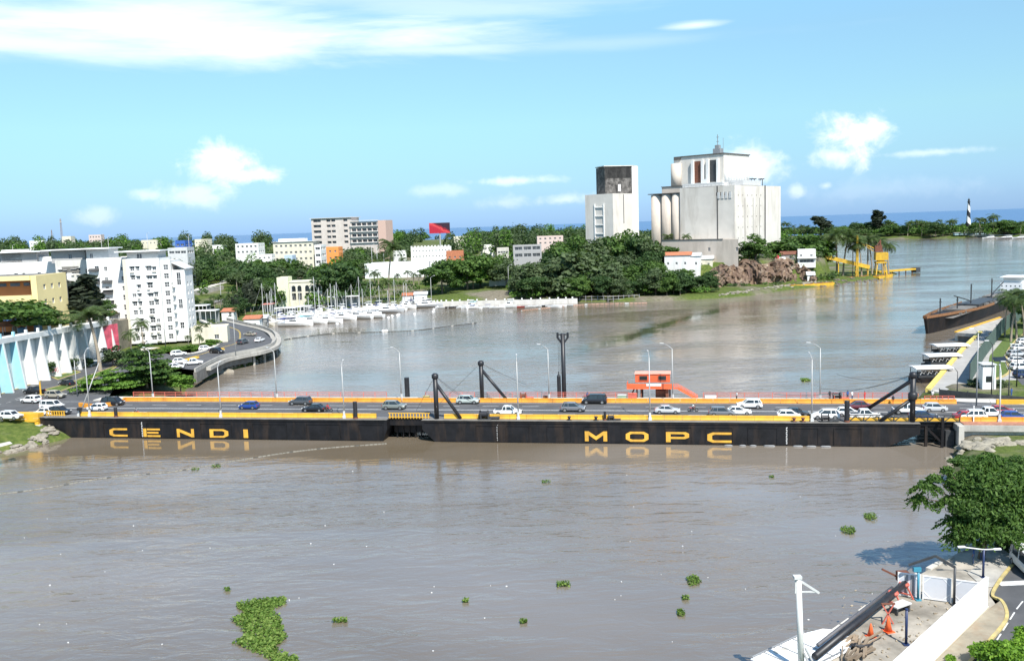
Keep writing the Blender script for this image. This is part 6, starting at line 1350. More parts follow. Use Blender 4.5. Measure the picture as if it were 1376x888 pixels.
for i, (pa, pb, Y, yt, yb, m) in enumerate(((262, 280, 1100, 322, 330, cream), (286, 300, 900, 330, 340, white), (528, 546, 700, 338, 348, white), (610, 634, 1000, 318, 326, cream), (646, 664, 780, 330, 338, white), (40, 58, 1150, 324, 331, white), (190, 212, 1050, 323, 330, cream), (668, 684, 640, 334, 344, pale_conc))): simple('distant_house', DL[i], pa, pb, Y, yt, yb, m, 1, 4, (i % 3 - 1) * 8, 12, 1.6, 1.4)
# red billboard
p = PY(591.5, 325, 720); zg = H(p.x, 720); t = thing('billboard', 'large dark and red billboard above the trees on a single pole', 'billboard', (p.x, 720, zg)); zb, zt = PY(591, 313.5, 720).z - zg, PY(591, 299.5, 720).z - zg; w = 16.5
m = bpy.data.materials.new('red_billboard_print'); m.use_nodes = True; tt = NT(m.node_tree); tc = tt.new('TexCoord'); sp_ = tt.new('SeparateXYZ'); tt.link(tc.outputs['Object'], sp_.inputs[0])
dg = tt.math('ADD', tt.math('MULTIPLY', sp_.outputs[0], .055), tt.math('MULTIPLY', tt.math('SUBTRACT', sp_.outputs[2], (zb + zt) / 2), .10)); dg = tt.math('ADD', dg, tt.math('MULTIPLY', tt.noise(tc.outputs['Object'], .5, 5), .35)); tt.link(tt.ramp(dg, [(.0, (.40, .01, .03)), (.22, (.62, .07, .07)), (.27, (.36, .008, .02)), (.42, (.03, .008, .02))]), tt.n['Principled BSDF'].inputs['Base Color'])
mb = MB(); mb.box(-w/2, w/2, -.3, .3, zb, zt); mb.obj('panel', m, t); mb = MB(); mb.tube([(0, .5, -1), (0, .5, zt - 1)], .6, 10); mb.obj('pole', galv, t)
# radio masts and tall poles
def lattice(label, px, ytop, Y, wdt=2.0, group=None, name='radio_mast', ant=True):
    p = PY(px, ytop, Y); zg = H(p.x, Y); t = thing(name, label, 'mast', (p.x, Y, zg), 0, group); hh = p.z - zg; mb = MB()
    for sx_, sy in ((-1, -1), (1, -1), (1, 1), (-1, 1)): mb.beam((sx_ * wdt / 2, sy * wdt / 2, 0), (sx_ * wdt * .2, sy * wdt * .2, hh), .3)
    n = int(hh / 4)
    for k in range(n): f = k / n; f2 = (k + 1) / n; a, b_ = wdt / 2 * (1 - .6 * f), wdt / 2 * (1 - .6 * f2); mb.beam((-a, -a, hh * f), (b_, -b_, hh * f2), .2); mb.beam((a, -a, hh * f), (-b_, -b_, hh * f2), .2)
    mb.obj('lattice', crane_y if name == 'derrick' else mat('mast_grey', (.28, .25, .25), .6), t)
    if ant: mb = MB(); mb.cbox((0, 0, hh * .9), (2.6, .8, 2.2)); mb.cbox((0, 0, hh * .97), (2.0, .8, 1.6)); mb.obj('antenna_panels', pale_grey, t)
lattice('radio mast with antenna panels on the left skyline, tallest of two', 81, 294, 1350, 3.0); lattice('shorter thin radio mast left of the tallest one', 69, 309, 1350, 2.0, ant=False)
for i, (px, yt, yb) in enumerate(((684, 358, 398), (692, 374, 398), (769, 370, 400), (580, 373, 407), (543, 380, 404), (297, 380, 400), (137, 316, 335), (146, 318, 333), (198, 314, 324), (254, 316, 330), (18, 330, 345), (500, 330, 352), (507, 332, 352), (540, 362, 392), (516, 340, 352))):
    Y = {0: 462, 1: 464, 2: 460, 3: 430, 4: 440, 5: 420}.get(i, 620 if i > 10 else 760); g = PY(px, yb, Y); g.z = H(g.x, Y); lamp_post(('tall grey lamp pole on the white quay, left of a pair', 'shorter grey lamp pole on the white quay, right of a pair', 'grey lamp pole at the right end of the white quay', 'lamp pole beside the boathouse', 'pole among the marina masts by the boathouse', 'pole by the terraced lawn')[i] if i < 6 else 'thin pale pole rising from the far trees', g, PY(px, yt, Y).z - g.z, 1.5, 0, galv, group='tall pale poles on the far bank', r=.16 if i < 6 else .25, foot=False)
# terraced lawns and pale paths left of the marina
def ribbon(name, pts, w, m, dz=.12):
    sp_ = smooth_path([(G(a, b).x, G(a, b).y) for a, b in pts], 10); mb = MB(); vs = []
    for i, p in enumerate(sp_):
        d = (sp_[min(i + 1, len(sp_) - 1)] - sp_[max(i - 1, 0)]).normalized(); n_ = Vector((-d.y, d.x)) * w / 2; z = max(H(p.x, p.y), H(p.x + n_.x, p.y + n_.y), H(p.x - n_.x, p.y - n_.y)) + dz; vs += [(p.x - n_.x, p.y - n_.y, z), (p.x + n_.x, p.y + n_.y, z)]
    mb.add(vs, [(2 * i, 2 * i + 1, 2 * i + 3, 2 * i + 2) for i in range(len(sp_) - 1)]); tag(mb.obj(name, m), kind='structure')
ribbon('terrace_path', [(252, 392), (275, 387), (300, 380), (330, 372), (360, 368)], 5, pale_conc); ribbon('terrace_road', [(252, 376), (290, 371), (330, 364), (380, 359)], 7, pale_conc); ribbon('marina_lane', [(256, 412), (290, 406), (330, 396), (350, 388)], 6, dark_conc)
for px0, py0, px1, py1, lab in ((256, 384, 310, 373, 'grey stone terrace wall above the lawn, upper one'), (256, 398, 300, 390, 'grey stone terrace wall above the marina lane')):
    a, b_ = G(px0, py0), G(px1, py1); t = thing('terrace_wall', lab, 'wall', a); mb = MB(); d = b_ - a; strip(mb, [(0, 0), (d.x * .5, d.y * .5), (d.x, d.y)], .8, [-.5, d.z * .5 - .5, d.z - .5], [2.2, d.z * .5 + 2.2, d.z + 2.2]); mb.obj('stone_wall', concrete, t); mb = MB(); strip(mb, [(0, 0), (d.x, d.y)], 1.0, [2.21, d.z + 2.21], [2.4, d.z + 2.4]); mb.obj('coping', pale_conc, t)

# ================================================================ GRAIN SILOS
sw = mat('silo_render', (.66, .62, .56), .85, var=.07, scale=.16, stain=.75, stain_col=(.40, .35, .29)); sw2 = mat('silo_render_warm', (.60, .52, .44), .85, var=.08, scale=.16, stain=.7, stain_col=(.32, .27, .22)); seam = mat('dark_seam', (.10, .095, .09), .9)
SA = R(-42); b = Bld('grain_silo', 'huge pale grain silo block with round bins and a taller tower on top', 'silo', (84.2, 541), SA, 11); z = 3
b.block(22, 0, 35, 58, 0, 42 + z, sw, front=[(23.5 + k * 2.6, 25 + k * 2.6, 39.6, 41.6) for k in range(4)], right=[(4 + k * 5.5, 4.7 + k * 5.5, zz, zz + .9) for k in range(6) for zz in (9, 15, 21, 27, 33, 39)], fm=seam, depth=.3, mull=0)
for x in (4.2, 11.6, 18.6): mb = MB(); mb.tube([(x, 4.0, 0), (x, 4.0, 39 + z)], 3.9, 28, cap=True); mb.obj('round_bin', sw2, b.t, True)
b.box('bin_house', sw2, 0.5, 21.9, 5, 40, 0, 39.3 + z); b.box('bin_roof', seam, 0, 21.95, -.2, 40, 39.31 + z, 39.8 + z); b.box('roof_house', sw2, 6, 21.9, 6, 30, 39.81 + z, 43.5 + z); b.box('roof_house_lid', seam, 5.6, 21.95, 5.6, 30, 43.51 + z, 43.9 + z)
for x in (46.0,): b.box('seam_strip', seam, x, x + .7, -.12, -.005, 11, 42.3 + z)
for y in (36.5,): b.box('seam_strip', seam, 57.005, 57.15, y, y + 1.4, 6, 42.3 + z)
for y in (12, 22, 30): b.box('drain_pipe', seam, 57.005, 57.12, y, y + .25, 12, 38)
# tower on top
b.block(12, 10, 33, 31, 42.1 + z, 60.6 + z, sw, name='tower_wall'); b.box('tower_lid', seam, 17, 45.6, 9.4, 41.4, 60.61 + z, 61.1 + z); b.box('tower_lid', seam, 12.4, 16.9, 9.4, 30, 59.2 + z, 61.05 + z)
for x in (14.0,): mb = MB(); mb.tube([(x, 9.5, 42 + z), (x, 9.5, 57 + z)], 3.2, 20); mb.obj('tower_bin', sw2, b.t, True)
for x0, x1 in ((26, 31), (36, 41)): b.box('recess', steel_dk if x0 > 30 else rust, x0, x1, 9.9, 9.99, 45 + z, 57.5 + z); b.box('recess_pier', white, x0 - 1.6, x0, 8.6, 9.99, 42 + z, 58 + z)
b.box('recess_pier', white, 31, 32.4, 8.6, 9.99, 42 + z, 58 + z); b.box('recess_pier', white, 41, 42.2, 8.6, 9.99, 42 + z, 58 + z)
for k in range(9): mb = MB(); mb.tube([(45.3, 12 + k * 3.2, 43 + z), (45.3, 12 + k * 3.2, 57.8 + z)], 1.5, 12); mb.obj('rib', white, b.t, True)
b.box('gallery', pale_grey, 22, 48, 3, 9.9, 42.3 + z, 44.4 + z); b.box('roof_gallery', pale_grey, 45.5, 56, 12, 34, 42.3 + z, 45 + z); b.box('roof_unit', clean_white, 35, 37.6, 4, 6, 44.41 + z, 46.6 + z)
mb = MB(); mb.box(37, 41.5, 12, 16, 61.11 + z, 64 + z); mb.box(38, 40.5, 12.5, 15, 64 + z, 66 + z); mb.beam((39.3, 13.5, 66 + z), (39.3, 13.5, 72 + z), .3); mb.beam((42.6, 14, 61 + z), (42.6, 14, 70 + z), .15)
for zz in (68, 70.5): mb.beam((38.5, 13.5, zz + z), (40.1, 13.5, zz + z), .25)
mb.obj('roof_mast', grey, b.t)
for k in range(14): b.box('railing_post', galv, 22.4 + k * 2.5, 22.55 + k * 2.5, .3, .45, 42 + z, 43.2 + z)
b.box('roof_rail', galv, 22.3, 56.8, .3, .42, 43.2 + z, 43.35 + z)
for y in (30, 34, 41, 44): mb = MB(); mb.beam((52, y, 42 + z), (52, y, 46.5 + z), .35); mb.beam((50.8, y, 46.2 + z), (53.2, y, 46.4 + z), .5); mb.obj('vent_stack', steel_dk, b.t)
for k in range(4): b.box('louvre_hood', pale_grey, 34.5 + 12 + k * 2.4, 36 + 12 + k * 2.4, -.3, -.005, 35 + z, 38.5 + z)
b.block(18, -14, 39, 13.98, 0, 12 + z, sw2, front=[(30, 31.5, 9, 11), (47, 48.5, 9, 11)], par=.4, name='annex_wall'); b.box('annex_lid', seam, 17.6, 57.2, -14.3, -13.7, 12.41 + z, 12.8 + z)
# separate left silo
cr = Vector((61.8, 530)); L = 20.4; co = cr + Vector((-.743, .669)) * L; b = Bld('grain_silo', 'smaller white silo with a soot stained blackened tower head', 'silo', (co.x, co.y), SA, 7)
zt = 54.2 - 7; soot = mat('soot_stained', (.13, .12, .11), .9, var=.8, scale=.5, stain=.97, stain_col=(.010, .010, .009)); b.block(0, 0, L, 26, 0, zt, sw, par=.4)
for k in range(4): b.box('ledge', white, 7.5, 13.5, -.5, -.005, 24 + k * 5.2, 24.5 + k * 5.2)
b.box('pilaster', white, 6.9, 7.5, -.5, -.005, 22, 42); b.box('pilaster', white, 13.5, 14.1, -.5, -.005, 22, 42)
loc_ = lambda pts: [((x - co.x) * math.cos(SA) + (y - co.y) * math.sin(SA), -(x - co.x) * math.sin(SA) + (y - co.y) * math.cos(SA)) for x, y in pts]
tw = [(58.5, 540), (75.9, 545.5), (79, 551.5), (76, 560), (54.5, 552)]; mb = MB(); mb.prism(loc_(tw), zt + .42, 70.6 - 7); mb.obj('tower_wall', soot, b.t)
mb = MB(); mb.prism(loc_([(75.3, 544.9), (76.1, 544.9), (79.8, 549.8), (79.4, 551.4), (78.6, 551)]), 10, 70.9 - 7); mb.obj('tower_side', white, b.t)
mb = MB(); mb.prism(loc_([(58, 539.4), (76.2, 544.8), (79.9, 551.6), (76.3, 560.6), (54, 552.4)]), 70.91 - 7, 71.4 - 7); mb.obj('tower_lid', sw, b.t); b.box('dark_seam_strip', seam, L + .005, L + .12, 10.6, 11.2, 30, zt)
mb = MB(); q0, q1 = Vector(tw[0]), Vector(tw[1]); dd_ = (q1 - q0).normalized(); nn_ = Vector((dd_.y, -dd_.x)); mb.prism(loc_([tuple(q0 + dd_ * 8.5 + nn_ * .15), tuple(q0 + dd_ * 10.2 + nn_ * .15), tuple(q0 + dd_ * 10.2 + nn_ * .005), tuple(q0 + dd_ * 8.5 + nn_ * .005)]), zt + 2, zt + 6); mb.obj('louvre', white, b.t)
mb = MB(); mb.prism(loc_([tuple(q0 + dd_ * .2 + nn_ * .05), tuple(q0 + dd_ * 17 + nn_ * .05), tuple(q0 + dd_ * 17 + nn_ * .006), tuple(q0 + dd_ * .2 + nn_ * .006)]), 64 - 7, 70.4 - 7); mb.obj('sooty_band', mat('soot_black', (.022, .021, .02), .9, var=.6, scale=.6, stain=.6, stain_col=(.09, .085, .08)), b.t)
# small houses by the silos
def house(lab, pa, pb, Y, yt, yb, m, rm, d=8, ang=-20, nw=3):
    b, w, top, g = bld('gabled_house', lab, pa, pb, Y, R(ang), yt, yb, d, m, group='houses around the silos'); b.block(0, 0, w, d, 0, top, m, front=[(w * (k + .3) / nw, w * (k + .3) / nw + 1.1, g + .8, g + 2.2) for k in range(nw)], right=[(2, 3.2, g + .8, g + 2.2)])
    mb = MB(); mb.add([(-.5, -.5, top), (w + .5, -.5, top), (w + .5, d / 2, top + 1.8), (-.5, d / 2, top + 1.8), (-.5, d + .5, top), (w + .5, d + .5, top)], [(0, 1, 2, 3), (3, 2, 5, 4), (1, 5, 2), (0, 3, 4), (0, 4, 5, 1)]); mb.obj('roof', rm, b.t); return b
house('white house with a terracotta roof below the silo annex', 893, 925, 492, 343, 358, white, terracotta); house('white flat fronted house right of the terracotta roofed one', 922, 939, 490, 344, 358, white, pale_grey, nw=2); house('small pale yellow hut right of the white houses', 938, 956, 494, 348, 359, cream, pale_grey, nw=2)
b, w, top, g = bld('cliff_house', 'white two storey house perched on the rocks', 1072, 1094, 500, R(-15), 336, 355, 7, white); b.block(0, 0, w, 7, 0, top, white, front=[(1, w - 1, g + .8, g + 2.6), (1, 2.4, g + 4, g + 5.4), (w - 3, w - 1.6, g + 4, g + 5.4)], mull=3, par=.4); b.box('balcony', clean_white, -.3, w + .3, -1.4, -.01, g + 3.2, g + 3.9)
house('grey shack on the cliff left of the white two storey house', 1050, 1071, 503, 342, 352, mat('shack_grey', (.3, .27, .25), .9, var=.3), rust, 6, -10, 2); house('small white hut on the cliff edge under the red tank', 1043, 1054, 500, 350, 357, white, pale_grey, 4, -10, 1); house('tiny white hut low on the rocks by the shore', 1085, 1094, 492, 369.5, 376, white, pale_grey, 4, -10, 1)
p = PY(1044, 348, 502); t = thing('red_water_tank', 'small red tank on the cliff top beside the big round tree', 'tank', p); mb = MB(); mb.lathe([(1.2, -.5), (1.3, .5), (1.2, 1.6), (.4, 2.1)], 12); mb.obj('shell', mat('tank_red', (.6, .03, .06), .5), t, True); mb = MB(); mb.cbox((0, 0, -1.2), (1.6, 1.6, 1.4)); mb.obj('stand', steel_dk, t)
# rock cliff
def cliff_mat():
    m = bpy.data.materials.new('rust_and_chalk_rock'); m.use_nodes = True; t = NT(m.node_tree); b = t.n['Principled BSDF']; g = t.new('NewGeometry').outputs['Position']
    n1 = t.noise(g, .22, 7, .65, .5); n2 = t.noise(t.mapping(g, sc=(1, 1, .4)), .8, 6, .65); t.link(t.mix(t.ramp(n2, [(.4, .0), (.62, .8)]), t.ramp(n1, [(.30, (.06, .042, .03)), (.46, (.15, .092, .055)), (.57, (.27, .195, .13)), (.72, (.42, .37, .29))]), (.13, .085, .07)), b.inputs['Base Color']); b.inputs['Roughness'].default_value = .95
    bn = t.new('Bump'); bn.inputs['Strength'].default_value = .9; bn.inputs['Distance'].default_value = .6; t.link(n2, bn.inputs['Height']); t.link(bn.outputs[0], b.inputs['Normal']); return m
from mathutils import noise as mnoise
base = smooth_path([G(px, py)[:2] for px, py in ((945, 387), (975, 385), (1000, 383), (1025, 382), (1050, 380), (1075, 376), (1098, 371), (1118, 364))], 16); nb = len(base); nz_ = 22; vs = []
for i, p in enumerate(base):
    f = i / (nb - 1); env = min(1, f * 6 + .25) * min(1, (1 - f) * 3.5 + .12); top = (14.0 + 1.6 * math.sin(i * .21)) * env
    for j in range(nz_ + 1):
        u = j / nz_; z = -.5 + top * math.sin(u * math.pi / 2) ** .8 if u < 1 else top - .5; back = 9 * u ** 1.4
        nv = Vector((p.x * .10, z * .055, 3.1)); q = 9.0 * mnoise.noise(nv) + 4.5 * abs(mnoise.noise(nv * 2.7)) + 1.1 * mnoise.noise(nv * 6.1) + 1.5 * round(2.5 * mnoise.noise(nv * 3.3 + Vector((7, 2, 0)))) + rr.normal(0, .2)
        vs.append((p.x + rr.normal(0, .2), p.y + back - q, z + (.5 * math.sin(i * .7 + j) if 0 < j else 0)))
mb = MB(); mb.add(vs, [(i * (nz_ + 1) + j, (i + 1) * (nz_ + 1) + j, (i + 1) * (nz_ + 1) + j + 1, i * (nz_ + 1) + j + 1) for i in range(nb - 1) for j in range(nz_)]); o = mb.obj('rock_cliff', cliff_mat()); o['kind'] = 'structure'
rocks('shore_rubble', [P(965, 400), P(1000, 396), P(1040, 390), P(1075, 386), P(1110, 382)], 90, .35, 1.1, 'grey boulders along the shore under the cliff', 2.5)
# ================================================================ YELLOW BARGES, JETTY AND CRANE
def barge(lab, pa, pb, py, w=4.5, h=1.6, m=crane_y, cat='barge', rzd=None):
    a, b_ = P(pa, py[0], 0), P(pb, py[1], 0); t = thing('yellow_barge', lab, cat, ((a + b_) / 2), math.atan2(b_.y - a.y, b_.x - a.x), 'yellow barges at the crane'); L = (b_ - a).length; mb = MB(); mb.loft([[(x, -w * f, z0), (x, w * f, z0), (x, w * f, h), (x, -w * f, h)] for x, f, z0 in ((-L/2, .42, .6), (-L/2 + 1.5, .5, -.4), (L/2 - 1.5, .5, -.4), (L/2, .42, .6))]); mb.obj('hull', m, t); mb = MB(); mb.box(-L/2 + .5, L/2 - .5, -w/2 + .3, w/2 - .3, h, h + .12); mb.obj('deck', rust, t)
    for k in range(6): mb = MB(); x = -L/2 + 1.5 + k * (L - 3) / 5; mb.lathe([(.2, 0), (.25, .5)], 8, (x, -w/2 + .6, h + .1)); mb.obj('bollard', crane_y, t)
    return t
barge('long yellow barge moored under the rock cliff', 1049, 1118, (388, 383)); barge('yellow barge with dark ends beside the crane, left one', 1138, 1176, (376.5, 373)); barge('short rusty yellow barge under the crane jetty', 1177, 1196, (375, 372), 4, 1.8); barge('yellow barge farther back behind the moored ones', 1137, 1170, (369, 367), 4, 1.5, rust)
a, b_ = P(1178, 371, 0), P(1232, 366.5, 0); t = thing('crane_jetty', 'yellow steel jetty on piles reaching out past the crane', 'jetty', a, math.atan2(b_.y - a.y, b_.x - a.x)); L = (b_ - a).length; mb = MB(); mb.box(0, L, -1.6, 1.6, 2.0, 3.0); mb.obj('deck', crane_y, t); mb = MB(); mb.box(L - 3, L + 1, -1.8, 1.8, .4, 3.4); mb.obj('fender_head', steel_dk, t)
for k in range(6): mb = MB(); mb.tube([(L * (k + .3) / 6, 0, -1), (L * (k + .3) / 6, 0, 2)], .3, 8); mb.obj('pile', rust, t)
p = PY(1183, 365, 524); t = thing('dockside_crane', 'rusty yellow dockside grab crane among the palms', 'crane', (p.x, 524, 2.0), R(-10)); zt = PY(1183, 322, 524).z - 2.2
mb = MB()
for x, y in ((-3, -3), (3, -3), (3, 3), (-3, 3)): mb.beam((x, y, 0), (x * .7, y * .7, zt * .35), .6)
mb.box(-3, 3, -3, 3, zt * .33, zt * .38); mb.obj('portal', crane_y, t); mb = MB(); mb.box(-3.2, 3.6, -2.6, 2.6, zt * .42, zt * .64); mb.box(-1.8, 1.8, -1.8, 1.8, zt * .38, zt * .42); mb.obj('machine_house', crane_y, t)
mb = MB(); mb.prism([(-3.4, -1.5), (.5, -1.5), (.5, 1.5), (-3.4, 1.5)], zt * .66, zt * .84); mb.beam((-2.5, -1.4, zt * .84), (-.3, -1.4, zt), .5); mb.beam((-.3, 0, zt * .84), (-.3, 0, zt), .8); mb.beam((1.5, 1.4, zt * .64), (-.3, 1.4, zt), .4); mb.obj('upper_house', rust, t); mb = MB(); mb.box(.6, 3.8, -2.2, 1.5, zt * .45, zt * .62); mb.obj('operator_cab', mat('crane_cab_yellow', (.80, .50, .06), .5), t)
mb = MB(); mb.beam((-2, 0, zt * .72), (-12.5, -1, zt * .98), .5); mb.beam((-2, 0, zt * .62), (-12.5, -1, zt * .96), .35); mb.beam((-12.5, -1, zt * .97), (-12.5, -1, 3), .16); mb.obj('jib', crane_y, t)
a, b_ = PY(1109, 345, 522), PY(1168, 359, 522); t = thing('conveyor_boom', 'long yellow conveyor slanting down from the bank to the crane', 'conveyor', a); d = b_ - a; mb = MB(); mb.beam((0, 0, 0), tuple(d), 1.8, 2.2); mb.obj('gantry', crane_y, t)
for f in (.3, .7, .97): mb = MB(); q = d * f; zg = H(a.x + q.x, a.y + q.y) - a.z; mb.beam((q.x, q.y, q.z), (q.x + .01, q.y, zg - .5), .5); mb.obj('trestle', crane_y, t)
lattice('slim yellow lattice derrick left of the crane', 1152, 316, 518, 1.2, name='derrick', ant=False)
rocks('jetty_debris', [P(1105, 385), P(1140, 379), P(1180, 376)], 60, .4, 1.2, 'dark rubble and scrap on the low shore by the barges', 6, mat('dark_debris', (.14, .12, .10), .95, var=.4))
# ================================================================ FAR POINT: lighthouse, seawall, palms
LY = P(1301, 319, 0).y + 35; p = PY(1301, 305, LY); zt = PY(1301, 265.5, LY).z; t = thing('striped_lighthouse', 'thin black and white spiral striped lighthouse on the far point', 'lighthouse', (p.x, LY, 4)); hh = zt - 4
mb = MB(); n = 24; rings = 40
for j in range(rings + 1):
    r = 3.9 - 2.4 * j / rings
    for k in range(n): a = 2 * math.pi * k / n; mb.v.append((r * math.cos(a), r * math.sin(a), hh * .88 * j / rings))
for j in range(rings):
    for k in range(n): mb.f.append((j * n + k, j * n + (k + 1) % n, (j + 1) * n + (k + 1) % n, (j + 1) * n + k)); mb.m.append(int(((k / n + j / rings * 2.6) % 1) < .5))
mb.obj('striped_shaft', [white, blackp], t, True); mb = MB(); mb.lathe([(2.4, 0), (2.4, .6), (1.3, .7), (1.3, 3.2), (1.7, 3.3), (.2, 4.6), (.1, 6)], 12, (0, 0, hh * .88)); mb.obj('lantern', steel_dk, t)
q = smooth_path([P(a, b_, 0)[:2] for a, b_ in ((1095, 325.5), (1120, 322), (1190, 320), (1300, 319), (1376, 318.5), (1420, 318))], 8); t = thing('far_seawall', 'low grey seawall with dark piles along the far point', 'seawall', (q[0].x, q[0].y, 0)); o0 = q[0]; mb = MB(); strip(mb, [v - o0 for v in q], 4, 1.2, 3.6); mb.obj('wall', pale_conc, t); mb = MB(); strip(mb, [v - o0 + Vector((0, 1)) for v in q], 3, -1, 1.19); mb.obj('base', dark_conc, t)
for i, (px, L, lab) in enumerate(((1330, 26, 'distant white boat against the far seawall, left one'), (1352, 34, 'distant grey boat against the far seawall, with raked white cabins'), (1372, 30, 'distant boat at the right edge of the far seawall'))):
    t = boat('motor', px, 320.5, R(172), lab, float(L) * .7, None, None, 'distant boats at the far seawall', hm=mat('boat_hull_grey', (.42, .43, .44)) if i == 1 else None)
t = thing('sea_container_row', 'row of pale blue beach cabins behind the far seawall', 'cabins', PY(1312, 312, 1420) * Vector((1, 1, 0)) if False else (PY(1312, 312, P(1312, 319, 0).y + 8).x, P(1312, 319, 0).y + 8, 3.6)); mb = MB()
for k in range(9): mb.box(-30 + k * 7, -24.5 + k * 7, 0, 4, 0, 3.2)
mb.obj('cabin_row', mat('cabin_blue', (.24, .34, .38), .7, var=.4, scale=.1), t); mb = MB(); mb.box(-31, 32, -1, 5, 3.21, 3.6); mb.obj('roof', pale_grey, t)

# ================================================================ TREES OF THE FAR BANK
def proj(p):
    d = Vector(p) - Vector((0, 0, HC)); f = d.y * cP - d.z * sP; u = (d.y * sP + d.z * cP) / f; r = d.x / f
    return 688 + F * (r * cR - u * sR), 444 - F * (r * sR + u * cR)
CLEAR = [(258, 384, 296, 396), (368, 325, 434, 350, 620), (432, 331, 456, 346, 640), (376, 372, 434, 405, 432), (317, 327, 350, 338, 680), (419, 290, 527, 320, 800), (491, 353, 578, 373, 560), (486, 380, 582, 398), (553, 332, 608, 348, 650), (577, 298, 606, 314, 720), (592, 382, 680, 398), (690, 329, 728, 341, 540), (600, 338, 622, 344, 610), (657, 368, 683, 375, 500), (726, 317, 756, 323, 640),
         (790, 225, 862, 305, 530), (876, 180, 1054, 326, 505), (890, 340, 958, 356, 505), (960, 352, 1110, 392), (1042, 334, 1100, 352, 500), (235, 322, 250, 328), (340, 405, 600, 440), (384, 345, 394, 360), (120, 314, 136, 321), (262, 321, 280, 330, 1090), (286, 329, 300, 339, 890), (528, 337, 546, 347, 690), (646, 329, 664, 337, 770), (668, 333, 684, 343, 630), (96, 330, 100, 331), (1104, 328, 1122, 345), (1060, 376, 1240, 392), (0, 336, 252, 470, 300), (440, 397, 482, 404)]
SC = [0]
def grove(kinds, x0, x1, Ya, Yb, n, h0, h1, label, group, clear=CLEAR, shore=None, rng=random.Random(3), wide=(.9, 1.3), minsep=5.0, cols=None):
    pts = []; tries = 0
    while len(pts) < n and tries < n * 60:
        tries += 1; Y = rng.uniform(Ya, Yb); px = rng.uniform(x0, x1); Y = Y if not shore else P(px, max(318.5, 320.5 - (px - 1190) * .008), 0).y + rng.uniform(*shore); x = (px - 688) / F * Y * .993 ; z = H(x, Y)
        if z < 1.0 or any((x - a) ** 2 + (Y - b_) ** 2 < minsep ** 2 for a, b_, _ in pts): continue
        h = rng.uniform(h0, h1); w = h * .5; tx, ty = proj((x, Y, z + h)); bx, by = proj((x, Y, z)); hw = w * F / Y
        if any(tx + hw > c[0] and tx - hw < c[2] and ty < c[3] and by > c[1] for c in clear if len(c) < 5 or Y < c[4]): continue
        pts.append((x, Y, h)); k = rng.choice(kinds); lb = label if isinstance(label, str) else label[k]
        plant(k, (x, Y, z), h, lb, group, None, rng.uniform(*wide), rng, sink=.4)
    return len(pts)
KL = lambda where: {'broad_mid': 'mid green rounded tree ' + where, 'broad_dark': 'dark green rounded tree ' + where, 'broad_light': 'light green rounded tree ' + where, 'broad_grey': 'grey green rounded tree ' + where, 'casuarina': 'tall dusky feathery tree ' + where, 'palm': 'palm tree ' + where, 'small_palm': 'short palm ' + where}
MID = ['broad_mid', 'broad_dark', 'broad_dark', 'broad_mid', 'broad_grey']
# named trees first
tree_px('broad_dark', 462, 410, 349, 'large dark dome shaped tree right of the clubhouse', Y=438, wide=1.15, i=1); tree_px('broad_dark', 446, 410, 362, 'lower dark tree leaning on the dome shaped tree', Y=436, wide=1.1, i=2)
tree_px('broad_mid', 594, 388, 345, 'round tree standing alone between the lawn and the grassy mound', Y=478, wide=1.15, i=2); tree_px('broad_grey', 345, 412, 372, 'olive tree at the left of the clubhouse', Y=425, i=0); tree_px('broad_mid', 362, 412, 374, 'leafy tree against the left side of the clubhouse', Y=428, i=1)
tree_px('casuarina', 337, 415, 372, 'dark columnar conifer left of the clubhouse, taller one', Y=415, wide=.8, i=0); tree_px('casuarina', 318, 425, 392, 'dark columnar conifer by the shore road end', Y=400, wide=.9, i=1); tree_px('broad_mid', 398, 372, 350, 'umbrella shaped tree in front of the cream building', Y=560, wide=1.5, i=3)
tree_px('broad_mid', 370, 366, 343, 'rounded tree left of the umbrella shaped tree', Y=580, wide=1.5, i=0); tree_px('broad_light', 421, 404, 388, 'yellow green shrub at the clubhouse arches', Y=428, wide=1.2, i=1)
tree_px('broad_mid', 1015, 355, 314, 'big round tree standing before the silo right face', Y=494, z=14, wide=1.25, i=3); tree_px('broad_dark', 1007, 355, 322, 'left half of the round clump before the silo', Y=496, z=14, wide=1.1, i=0)
tree_px('palm', 522, 400, 334, 'tall palm on the lawn left of the boathouse', Y=448, i=1); tree_px('palm', 524, 406, 378, 'shorter palm below the tall lawn palm', Y=440, i=0); tree_px('palm', 513, 402, 384, 'small palm left of the tall lawn palm', Y=444, i=2)
for i, px in enumerate((504, 509, 535, 548, 556, 563, 570, 577)): tree_px('small_palm', px, 384, 366 + i % 3 * 2, 'small palm in the row in front of the long white shed', 'row of palms before the white shed', Y=520, i=i)
for i, (px, yb, yt) in enumerate(((1125, 352, 317), (1133, 352, 318), (1150, 356, 327), (1158, 356, 324), (1166, 357, 322), (1172, 357, 324), (1186, 362, 325), (1146, 356, 332), (1194, 362, 330))): tree_px('palm', px, yb, yt, 'coconut palm clustered round the dockside crane', 'palms round the crane', Y=(526 if i < 2 else 533 + (px % 7) * 1.5 if px > 1165 else 520 + i), z=1.6, i=i, wide=1.25)
for i, (px, yt, w, lab) in enumerate(((1058, 312, 1.5, 'broad dark tree right of the silo, leftmost of the clump'), (1075, 309, 1.6, 'broad dark tree right of the silo in mid clump'), (1093, 313, 1.4, 'broad dark tree right of the silo, nearest the palms'), (1104, 322, 1.1, 'lower tree at the end of the clump by the palms'))): tree_px('broad_mid', px, 340, yt, lab, Y=530, z=8, wide=w, i=i)
